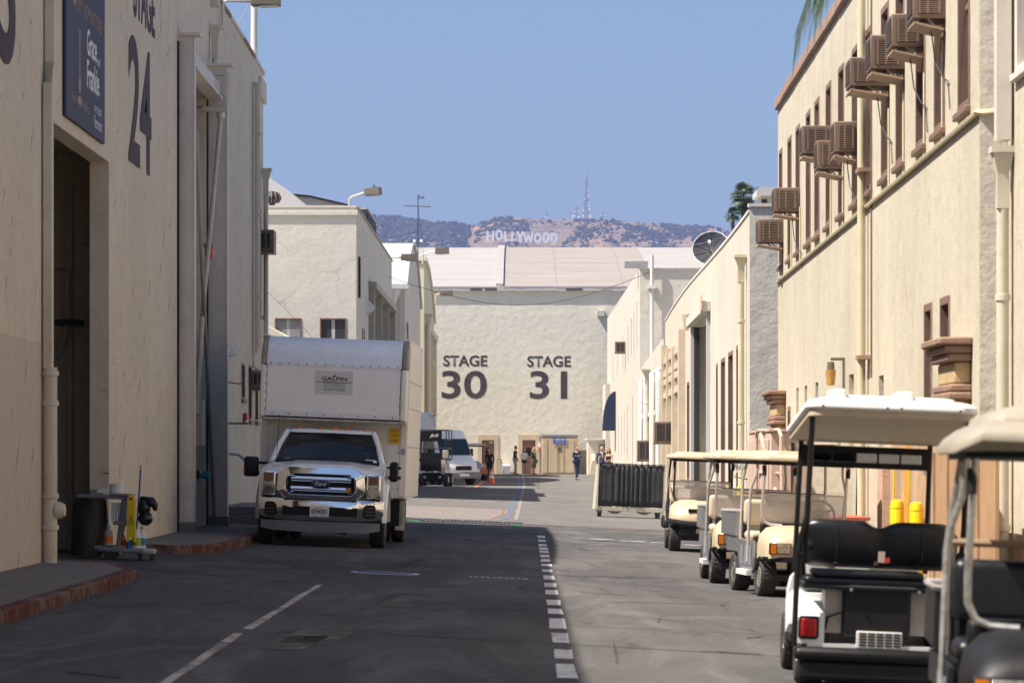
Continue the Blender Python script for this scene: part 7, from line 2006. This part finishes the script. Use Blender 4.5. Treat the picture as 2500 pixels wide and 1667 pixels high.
MB().box(-.55, .50, -.07, -.051, .70, 1.50).build('lower_curtain', 'black_plastic', sl)
pn = MB().box(-.60, .42, -.09, -.06, 2.02, 2.50).build('sign_panel', 'black_plastic', sl, bevel=.02)
lettering('lettering', 'JLG', .40, .16, (-.12, -.094, 2.18), (1,0,0), up, 'white_ink', pn, shear=.3, off=.02)
for x in (-.62, .62):
    for y in (-.06, .9, 1.92):
        MB().tube([(x, y, 1.2), (x, y, 2.52)], .025, 6).build('rail_post', 'dark_metal', sl)
    for z in (1.7, 2.1, 2.52): MB().tube([(x, -.06, z), (x, 1.92, z)], .025, 6).build('guard_rail', 'dark_metal', sl)
for y in (-.06, 1.92):
    for z in (1.7, 2.52): MB().tube([(-.62, y, z), (.62, y, z)], .025, 6).build('guard_rail', 'dark_metal', sl)
MB().box(.46, .70, -.12, .1, 1.26, 1.62).build('control_box', 'pale_plastic', sl, bevel=.02)
MB().box(.40, .58, -.10, -.06, .55, 1.2).build('ladder', 'door_tan', sl)
for x in (-.36, .33): MB().lathe([(0,0),(.06,-.01),(.07,0)], (x, -.03, .42), 'y', 10).build('lamp', 'steel', sl)
MB().box(-.80, -.58, .0, .15, .98, 1.12).build('side_tag', 'sign_yellow', sl)

vx, vy = -2.5, 157.6; vz = zg(vx, vy)
vn = thing('passenger_van', 'white high-roof van standing angled behind the scissor lift', 'van', (vx, vy, vz), rad(30))
# local: nose towards -y, widths along x
def vsec(y, hw, z0, z1, top):
    return [(-hw, y, z0), (-hw, y, z0+.45), (-hw*.99, y, z1*.62), (-top, y, z1-.10), (-top*.86, y, z1), (top*.86, y, z1), (top, y, z1-.10), (hw*.99, y, z1*.62), (hw, y, z0+.45), (hw, y, z0)]
MB().loft([vsec(.02, .78, .35, .95, .70), vsec(.12, .90, .33, 1.08, .80), vsec(.50, .96, .32, 1.24, .86), vsec(.78, .97, .32, 1.36, .88), vsec(1.30, .97, .32, 2.34, .82), vsec(1.55, .97, .32, 2.56, .82), vsec(5.3, .97, .32, 2.56, .80), vsec(5.6, .93, .34, 2.45, .76)]).build('body', 'white_paint', vn, smooth=35)
MB().add([(-.82,.785,1.40),(.82,.785,1.40),(.77,1.185,2.16),(-.77,1.185,2.16)], [(0,1,2,3)]).build('windscreen', 'van_glass', vn, smooth=0)
for s in (-1, 1):
    MB().add([(s*.978,1.05,1.42),(s*.978,2.2,1.42),(s*.935,2.2,2.05),(s*.935,1.35,2.05)], [(0,1,2,3)]).build('side_window', 'van_glass', vn, smooth=0)
    MB().add([(s*.975,2.4,1.45),(s*.975,5.2,1.45),(s*.93,5.2,2.05),(s*.93,2.4,2.05)], [(0,1,2,3)]).build('side_window', 'van_glass', vn, smooth=0)
    MB().prism([(.0,.78),(.06,.76),(.40,.92),(.38,1.14),(.10,1.03)], 'x', min(s*.72, s*.965), max(s*.72, s*.965)).build('headlamp', 'headlamp', vn, bevel=.02)
    MB().box(min(s*1.0, s*1.2), max(s*1.0, s*1.2), 1.25, 1.35, 1.35, 1.7).build('mirror', 'black_plastic', vn, bevel=.03)
    wheel(vn, s*.86, .95, .34, .22, .2, s, tread=False, rim='chrome'); wheel(vn, s*.86, 4.5, .34, .22, .2, s, tread=False, rim='chrome')
    q = MB(); q.tube([(s*.975, .95+.42*math.cos(a), .34+.42*math.sin(a)) for a in [math.pi*i/12 for i in range(13)]], .03, 6); q.build('wheel_arch', 'black_plastic', vn)
MB().box(-.90, .90, -.06, .12, .32, .62).build('bumper', 'grey_plastic', vn, bevel=.05)
MB().box(-.42, .42, .0, .05, .70, .90).build('grille', 'black_plastic', vn, bevel=.02)
MB().box(-.25, .25, -.075, -.061, .42, .54).build('number_plate', 'white_ink', vn)
for x in (-.4, .4): MB().box(x-.22, x+.22, 1.35, 1.42, 1.35, 1.75).build('front_seat', 'dark_cloth', vn)
ft = world_thing('box_truck', 'second white box truck with rounded roof corner behind the scissor lift', 'truck')
fz = zg(-6, 164)
MB().prism([(163.1, fz+.9), (165.5, fz+.9), (165.5, 3.45), (165.3, 3.62), (163.3, 3.62), (163.1, 3.45)], 'x', -10, -4.3).build('cargo_box', 'white_paint', ft, bevel=.02)
q = MB(); q.loft([[(x, 163.1+a, z) for a, z in ((0, fz+.9), (2.4, fz+.9), (2.4, zt_-.15), (2.2, zt_), (.2, zt_), (0, zt_-.15))] for x, zt_ in ((-4.3, 3.62), (-4.1, 3.57), (-3.98, 3.42), (-3.93, 3.1))]); q.build('nose', 'white_paint', ft, smooth=60)
MB().tube([(-4.3, 163.07, 3.55), (-4.1, 163.07, 3.5), (-3.97, 163.07, 3.35), (-3.92, 163.07, 2.9)], .05, 6).build('edge_trim', 'aluminium', ft)
MB().ball((-4.02, 163.05, 3.47), .06, 8, 6).build('marker_light', 'amber_lens', ft)
for x in (-9, -5.2):
    for y in (163.35, 165.2):
        MB().lathe([(0, -.12), (.42, -.12), (.42, .12), (0, .12)], (x, y, fz+.42), 'y', 18).build('wheel', 'tyre', ft)
MB().box(-10, -4.2, 163.6, 165.0, fz+.55, fz+.88).build('chassis', 'dark_metal', ft)
MB().box(-4.9, -3.95, 163.2, 165.4, fz+.5, 1.0).build('step_guard', 'red_brown_edge', ft)
cx_, cy_ = -1.28, 166.0
cn_ = thing('traffic_cone', 'orange traffic cone with white bands beside the far cart', 'traffic cone', (cx_, cy_, zg(cx_, cy_)))
MB().box(-.2, .2, -.2, .2, 0, .03).build('base', 'orange_plastic', cn_)
MB().lathe([(.15, .03), (.115, .25)], n=16).build('cone', 'orange_plastic', cn_); MB().lathe([(.115, .25), (.09, .40)], n=16).build('band', 'white_ink', cn_)
MB().lathe([(.09, .40), (.075, .48)], n=16).build('cone', 'orange_plastic', cn_); MB().lathe([(.075, .48), (.06, .58)], n=16).build('band', 'white_ink', cn_); MB().lathe([(.06, .58), (.035, .72), (0, .72)], n=16).build('cone', 'orange_plastic', cn_)
# far maintenance cart
mx, my = -1.95, 176.5; mz = zg(mx, my)
mc = thing('utility_cart', 'small red-brown work cart with canopy beyond the white van', 'cart', (mx, my, mz), rad(35))
for s in (-1, 1):
    for y in (.4, 1.9): wheel(mc, s*.5, y, .26, .2, .14, s, tread=False)
MB().box(-.55, .55, .1, 2.4, .3, .62).build('body', 'red_brown_edge', mc, bevel=.06); MB().box(-.5, .5, .3, 1.2, .62, .88).build('bonnet', 'hamper_frame', mc, bevel=.08)
MB().box(-.5, .5, 1.2, 1.7, .62, .78).build('seat', 'black_vinyl', mc, bevel=.04); MB().box(-.5, .5, 1.68, 1.8, .8, 1.2).build('backrest', 'black_vinyl', mc, bevel=.04)
cart_roof(mc, .3, 2.2, 1.85, 'pale_plastic')
for s in (-1, 1):
    for y in (.5, 1.9): MB().tube([(s*.5, y, .6), (s*.5, y, 1.8)], .025, 6).build('strut', 'dark_metal', mc)

# storage container against the far stage
kx0, kx1, ky = 1.52, 3.78, 216.5; kz = zg(2.5, 217)
kc = world_thing('storage_container', 'tan steel storage container with a blue sign at the far stage', 'container')
MB().box(kx0, kx1, ky, ky+4.6, kz, kz+2.36).build('shell', 'door_tan', kc, bevel=.02)
MB().box(kx0-.03, kx1+.03, ky-.06, ky+4.6, kz+2.36, kz+2.5).build('roof_edge', 'grey_plastic', kc)
for k in range(2): MB().box(kx0+.06+k*1.08, kx0+1.12+k*1.08, ky-.04, ky-.001, kz+.1, kz+2.28).build('door', 'door_tan', kc, bevel=.015)
for x in (kx0+.3, kx0+.95, kx0+1.35, kx0+2.0): MB().tube([(x, ky-.06, kz+.1), (x, ky-.06, kz+2.25)], .018, 5).build('lock_rod', 'door_tan', kc)
sb = MB().box(kx0+.72, kx0+1.5, ky-.10, ky-.08, kz+1.93, kz+2.33).build('sign_board', 'sign_blue', kc)
lettering('sign_lettering', 'mobile mini', .66, .12, (kx0+.78, ky-.104, kz+2.17), (1,0,0), up, 'white_ink', sb, shear=.25, off=.015)
lettering('sign_lettering', '1-800-456-1751', .6, .06, (kx0+.81, ky-.104, kz+2.06), (1,0,0), up, 'white_ink', sb)
lettering('sign_lettering', 'mobilemini.com', .6, .05, (kx0+.81, ky-.104, kz+1.96), (1,0,0), up, 'white_ink', sb)
MB().box(kx0+.98, kx0+1.24, ky-.07, ky-.05, kz+1.48, kz+1.68).build('lock_box', 'shutter_dark', kc)
sh_ = world_thing('brown_shed', 'small brown lean-to with a door between container and far right block', 'shed')
sz = zg(4.8, 214)
MB().prism([(4.35, sz), (5.62, sz), (5.62, sz+2.15), (4.35, sz+2.05)], 'y', 212, 217).build('walls', 'stucco_b2', sh_, smooth=0)
MB().box(4.25, 5.66, 211.8, 217.1, sz+2.16, sz+2.26).build('roof', 'stucco_b2', sh_)
MB().box(5.05, 5.5, 211.94, 211.99, sz, sz+1.9).build('door', 'door_brown', sh_); MB().hexa([(4.4,211.2,sz),(4.9,211.2,sz),(4.9,211.95,sz),(4.4,211.95,sz)], [(4.6,211.2,sz+.9),(4.75,211.2,sz+.9),(4.75,211.95,sz+1.3),(4.5,211.95,sz+1.3)]).build('sand_ramp', 'tan_trim', sh_)
wb = world_thing('white_box', 'white sloped box on the ground against the far stage wall', 'box')
wz = zg(-.4, 219)
MB().prism([(218.6, wz), (221.2, wz), (221.2, wz+.62), (219.0, wz+.55)], 'x', -1.02, -.5).build('box', 'white_paint', wb, bevel=.02)
rl = world_thing('door_railing', 'thin metal railing beside the left door of the far stage', 'railing')
for x in (-1.35, -1.1): MB().tube([(x, 220.6, wz), (x, 220.6, wz+.95)], .02, 5).build('post', 'dark_metal', rl)
MB().tube([(-1.35, 220.6, wz+.95), (-1.1, 220.6, wz+.95), (-.9, 218.5, wz+.1)], .02, 5).build('rail', 'dark_metal', rl)
ex = world_thing('fire_extinguisher_box', 'red and white fire box on the wall between far doors', 'fire box')
MB().box(1.28, 1.48, YF-.2, YF-.01, 1.9, 2.35).build('case', 'white_paint', ex); MB().box(1.30, 1.46, YF-.215, YF-.201, 1.95, 2.1).build('red_band', 'red_ink', ex)
gn = world_thing('wall_lamp', 'small green shaded lamp on the far stage wall by the awning', 'wall lamp')
MB().tube([(5.55, YF-.02, 4.6), (5.55, YF-.4, 4.65)], .03, 5).build('arm', 'grey_tube', gn); MB().lathe([(.05, .1), (.2, -.05), (.0, -.04)], (5.5, YF-.42, 4.5), 'z', 10).build('shade', 'ramp_green', gn)
# ------------------------------------------------------------------ people
def skin_mesh(name, verts, edges, radii, mat, sub=1):
    me = bpy.data.meshes.new(name); me.from_pydata(verts, edges, []); me.update()
    ob = bpy.data.objects.new(name, me); C.objects.link(ob)
    md = ob.modifiers.new('skin', 'SKIN'); md.use_smooth_shade = True
    if not me.skin_vertices: pass
    sv = me.skin_vertices[0].data
    for i, r in enumerate(radii):
        sv[i].radius = (r, r) if not isinstance(r, tuple) else r; sv[i].use_root = (i == 0)
    ss = ob.modifiers.new('sub', 'SUBSURF'); ss.levels = sub; ss.render_levels = sub
    dg = bpy.context.evaluated_depsgraph_get(); dg.update()
    out = bpy.data.meshes.new_from_object(ob.evaluated_get(dg))
    bpy.data.objects.remove(ob); out.name = name
    out.materials.clear(); out.materials.append(M[mat])
    out.polygons.foreach_set('use_smooth', [True]*len(out.polygons)); out.update()
    return out
def chainmesh(name, chains, mat, sub=1):
    "chains: list of [(point, radius), ...]; the first vertex of later chains may repeat an earlier point to join on"
    V = []; E_ = []; R_ = []; idx = {}
    for ch in chains:
        prev = None
        for p, r in ch:
            key = tuple(round(c, 4) for c in p)
            if key not in idx: idx[key] = len(V); V.append(p); R_.append(r)
            i = idx[key]
            if prev is not None and prev != i: E_.append((prev, i))
            prev = i
    return skin_mesh(name, V, E_, R_, mat, sub)
def person(label, loc, face, H=1.76, pose='stand', top='navy_cloth', bottom='denim', shoe='black_plastic', hair='hair_brown', hair_style='short', female=False, sleeves='short', legs='long', dress=None, arms=None, lean=0, stance=.09, bag=False, phone=False, shirt=None):
    "local frame: x to the figure's left, y forwards, z up"
    t = thing('person', label, 'person', (loc[0], loc[1], zg(*loc)), face)
    k = H/1.76
    sh = (.165 if female else .195)*k; hp = (.095 if female else .09)*k
    P = lambda x, y, z: (x*k, y*k, z*k)
    S = lambda x, y, z: (x*k, (y + lean*max(0, z-.9))*k, z*k)
    pel = S(0, 0, .95); wai = S(0, .01, 1.10); che = S(0, .0, 1.30); nek = S(0, -.01, 1.47); hdb = S(0, .02, 1.57)
    LH = P(hp/k, 0, .90); RH = P(-hp/k, 0, .90)
    st = stance; dy = .06 if pose == 'step' else 0.02
    LK, RK = P(st, .03+dy, .50), P(-st, .03, .50)
    LA, RA = P(st, dy*1.6, .09), P(-st, -.02-dy, .09)
    LF, RF = P(st+.015, dy*1.6+.15, .045), P(-st-.015, -dy+.13, .045)
    LS, RS = S(sh/k, 0, 1.43), S(-sh/k, 0, 1.43)
    A = arms or {}
    LE = S(*A.get('LE', (sh/k+.05, -.02, 1.15))); LW_ = S(*A.get('LW', (sh/k+.04, .07, .92)))
    RE = S(*A.get('RE', (-sh/k-.05, -.02, 1.15))); RW_ = S(*A.get('RW', (-sh/k-.04, .07, .92)))
    def ext(a, b, d):
        a = Vector(a); b = Vector(b); return tuple(b + (b-a).normalized()*d)
    tr = .125 if not female else .105
    body = [[(pel, .12*k), (wai, tr*.85*k), (che, tr*k), (nek, .05*k), (hdb, .055*k)],
            [(pel, .12*k), (LH, .085*k), (LK, .052*k), (LA, .036*k), (LF, .032*k)], [(pel, .12*k), (RH, .085*k), (RK, .052*k), (RA, .036*k), (RF, .032*k)],
            [(che, tr*k), (LS, .052*k), (LE, .038*k), (LW_, .026*k), (ext(LE, LW_, .05*k), .030*k)], [(che, tr*k), (RS, .052*k), (RE, .038*k), (RW_, .026*k), (ext(RE, RW_, .05*k), .030*k)]]
    me = chainmesh('body', body, 'skin')
    # head, face and fingers merged into the same body mesh
    hb = MB(); hc = Vector(S(0, .035, 1.645))
    loops = []
    for j in range(9):
        ph = math.pi*(.04+.92*j/8); zz = math.cos(ph)
        loops.append([tuple(hc + Vector((.074*k*math.sin(ph)**.85*math.cos(a), (.093*math.sin(ph)**.85*math.sin(a) + (.012 if math.sin(a) > 0 and zz < 0 else 0))*k, .118*k*zz))) for a in [2*math.pi*i/14 for i in range(14)]])
    hb.loft(loops)
    hb.hexa([tuple(hc+Vector(q)*k) for q in ((-.016,.085,-.035),(.016,.085,-.035),(.010,.088,.0),(-.010,.088,.0))], [tuple(hc+Vector(q)*k) for q in ((-.012,.118,-.03),(.012,.118,-.03),(.004,.096,.01),(-.004,.096,.01))])
    for s in (-1, 1): hb.ball(tuple(hc+Vector((s*.076, -.005, -.005))*k), (.012*k, .022*k, .032*k), 8, 6)
    for w0, e0, s in ((LW_, LE, 1), (RW_, RE, -1)):
        d = (Vector(w0)-Vector(e0)).normalized(); pal = Vector(w0) + d*.05*k
        sd = d.cross(Vector((0,1,0))); sd = sd.normalized() if sd.length > .1 else Vector((1,0,0)); up_ = sd.cross(d).normalized()
        for q in range(4):
            b0 = pal + d*.035*k + sd*(q-1.5)*.017*k; L = (.062, .072, .068, .052)[q]*k
            b1_ = b0 + d*L*.55 + up_*.006*k; b2_ = b1_ + (d*.75 + up_*.65).normalized()*L*.5
            hb.tube([tuple(b0-d*.03*k), tuple(b0), tuple(b1_), tuple(b2_)], [.010*k, .0095*k, .0085*k, .0065*k], 6)
        b0 = pal + sd*-.026*k; b1_ = b0 + (d*.6 + up_*.7 - sd*.5).normalized()*.04*k
        hb.tube([tuple(pal - d*.01*k), tuple(b0), tuple(b1_), tuple(b1_+(d+up_*.3).normalized()*.028*k)], [.012*k, .011*k, .009*k, .007*k], 6)
    bm = bmesh.new(); bm.from_mesh(me); m2 = hb.mesh('h', 'skin', 180); bm.from_mesh(m2); bm.to_mesh(me); bm.free()
    me.polygons.foreach_set('use_smooth', [True]*len(me.polygons)); me.update()
    mobj('body', me, t)
    ey = MB()
    for s in (-1, 1): ey.ball(tuple(hc+Vector((s*.030, .083, .012))*k), (.012*k, .008*k, .007*k), 8, 6)
    ey.build('eyes', 'hair_dark', t); MB().box(hc.x-.02*k, hc.x+.02*k, hc.y+.096*k, hc.y+.101*k, hc.z-.062*k, hc.z-.055*k).build('mouth', 'red_brown_edge', t)
    # clothes
    ct_ = tr+.016
    sl = []
    for a_, b_, c_ in ((LS, LE, LW_), (RS, RE, RW_)):
        if sleeves == 'long': sl.append([(che, ct_*k), (a_, .066*k), (b_, .050*k), (c_, .038*k)])
        elif sleeves == 'short':
            m_ = tuple((Vector(a_)*.35+Vector(b_)*.65)); sl.append([(che, ct_*k), (a_, .064*k), (m_, .054*k)])
        else: sl.append([(che, ct_*k), (tuple(Vector(che).lerp(Vector(a_), .6)), .06*k)])
    hem = S(0, 0, .90)
    if dress:
        mobj('dress', chainmesh('dress', [[(S(0, 0, 1.02), .125*k), (wai, .105*k), (che, .122*k), (S(0, 0, 1.42), .07*k)], [(S(0, 0, 1.02), .125*k), (S(0, .01, .85), .15*k), (S(0, .02, .62), .165*k), (S(0, .02, dress), .17*k)]] + sl, top, 1), t)
    else:
        mobj('shirt', chainmesh('shirt', [[(wai, ct_*k*.95), (che, ct_*k), (S(0, 0, 1.44), .075*k)], [(wai, ct_*k*.95), (S(0, 0, .98), .128*k), (hem, .13*k)]] + sl, top, 1), t)
        lg = []
        for h_, kn, an in ((LH, LK, LA), (RH, RK, RA)):
            if legs == 'long': lg.append([(pel, .134*k), (h_, .104*k), (kn, .076*k), (tuple(Vector(an)+Vector((0,0,-.02))), .062*k)])
            else: lg.append([(pel, .134*k), (h_, .108*k), (tuple(Vector(h_).lerp(Vector(kn), .45)), .095*k)])
        mobj('trousers' if legs == 'long' else 'shorts', chainmesh('legs', lg, bottom, 1), t)
    for an, fo in ((LA, LF), (RA, RF)):
        sm_ = MB(); a_ = Vector(an); f_ = Vector(fo); d = (f_-a_); d.z = 0; d.normalize(); n_ = Vector((-d.y, d.x, 0))
        base = a_ - d*.05*k; tip = f_ + d*.07*k
        lo = []; hi = []
        for q, w in ((0, .032), (.35, .036), (.7, .046), (.92, .036), (1, .012)):
            c = base.lerp(tip, q); c.z = 0
            zt_ = .085 if q < .4 else .085-.055*(q-.4)/.6
            sm_.v += [tuple(c - n_*w*k + Vector((0,0,.002))), tuple(c + n_*w*k + Vector((0,0,.002))), tuple(c + n_*w*.7*k + Vector((0,0,zt_*k))), tuple(c - n_*w*.7*k + Vector((0,0,zt_*k)))]
        sm_.f = [(4*i+a, 4*i+(a+1) % 4, 4*i+4+(a+1) % 4, 4*i+4+a) for i in range(4) for a in range(4)] + [(3,2,1,0), (16,17,18,19)]
        sm_.build('shoe', shoe, t, smooth=60)
    # hair
    hr_ = MB(); loops = []
    for j in range(7):
        ph = math.pi*(.02+.50*j/6); zz = math.cos(ph)
        loops.append([tuple(hc + Vector((.084*k*math.sin(ph)**.8*math.cos(a), (.100*math.sin(ph)**.8*math.sin(a) - (.02 if math.sin(a) > 0 and j > 3 else 0) - (.045 if math.sin(a) > .3 and j > 4 else 0) - .006)*k, (.128*zz - (.05 if math.sin(a) < 0 and j > 4 else 0))*k))) for a in [2*math.pi*i/14 for i in range(14)]])
    hr_.loft(loops)
    if hair_style == 'long':
        for q in range(11):
            a = rad(180 + 180*q/10); c = hc + Vector((.070*math.cos(a), .080*math.sin(a)-.005, .03))*k
            hr_.tube([tuple(c), tuple(c+Vector((.02*math.cos(a), .03*math.sin(a), -.14))*k), tuple(c+Vector((.03*math.cos(a), .035*math.sin(a)-.01, -.28))*k), tuple(c+Vector((.02*math.cos(a), .03*math.sin(a)-.01, -.40))*k)], [.026*k, .030*k, .027*k, .010*k], 6)
    hr_.build('hair', hair, t, smooth=60)
    if shirt:
        MB().prism([(-.05*k, 1.44*k), (.05*k, 1.44*k), (.0, 1.10*k)], 'y', (tr+.012)*k, (tr+.026)*k).build('shirt_front', shirt, t)
    if bag: MB().box(-.36*k, -.24*k, -.05*k, .10*k, .72*k, .98*k).build('bag', 'dark_cloth', t, bevel=.03)
    if phone:
        w = Vector(RW_).lerp(Vector(LW_), .5)+Vector((0,.09,.05))*k
        MB().box(w.x-.035*k, w.x+.035*k, w.y-.005, w.y+.005, w.z-.02, w.z+.12*k).build('phone', 'black_plastic', t)
    return t
FC = math.pi      # facing the camera
person('man in dark polo and pale trousers chatting by the far door, side on', (-.17, 214), rad(-70), 1.80, top='navy_polo', bottom='chino', shoe='door_brown', hair='hair_dark')
person('woman in tied white shirt and dark shorts facing the street', (.38, 214.3), FC+.3, 1.66, female=True, top='white_cloth', bottom='dark_cloth', legs='short', shoe='white_ink', hair='hair_brown', hair_style='long', stance=.12, sleeves='long', arms={'RE': (-.24,.02,1.18), 'RW': (-.14,.14,1.05)})
person('woman in a long green dress with blond hair by the far door', (.98, 214.2), FC+1.0, 1.72, female=True, top='green_cloth', dress=.38, shoe='dark_cloth', hair='hair_blond', hair_style='long', sleeves='long', bag=True, arms={'LE': (.2,.06,1.15), 'LW': (.1,.22,1.2)})
person('man in blue top and jeans walking and looking at his phone', (3.10, 181), FC+.55, 1.80, pose='step', top='teal_blue_cloth', bottom='denim', shoe='black_plastic', hair='hair_brown', sleeves='long', stance=.05, arms={'LE': (.24,.05,1.15), 'LW': (.06,.26,1.22), 'RE': (-.24,.05,1.15), 'RW': (-.05,.25,1.24)}, phone=True)
person('older man in navy suit and pale shirt behind the curtained bin', (4.36, 178), FC+.2, 1.78, top='navy_cloth', bottom='navy_cloth', hair='hair_grey', sleeves='long', shirt='white_cloth')
person('woman in black top with long hair beside the suited man', (4.72, 177), FC-.5, 1.70, female=True, top='dark_cloth', bottom='dark_cloth', hair='hair_brown', hair_style='long', sleeves='none', arms={'LE': (.22,.03,1.15), 'LW': (.08,.22,1.1), 'RE': (-.22,.03,1.15), 'RW': (-.06,.22,1.08)})
person('person in dark clothes standing beside the far work cart', (-1.48, 178.5), FC-.4, 1.70, top='dark_cloth', bottom='dark_cloth', hair='hair_dark', sleeves='long', lean=.12)
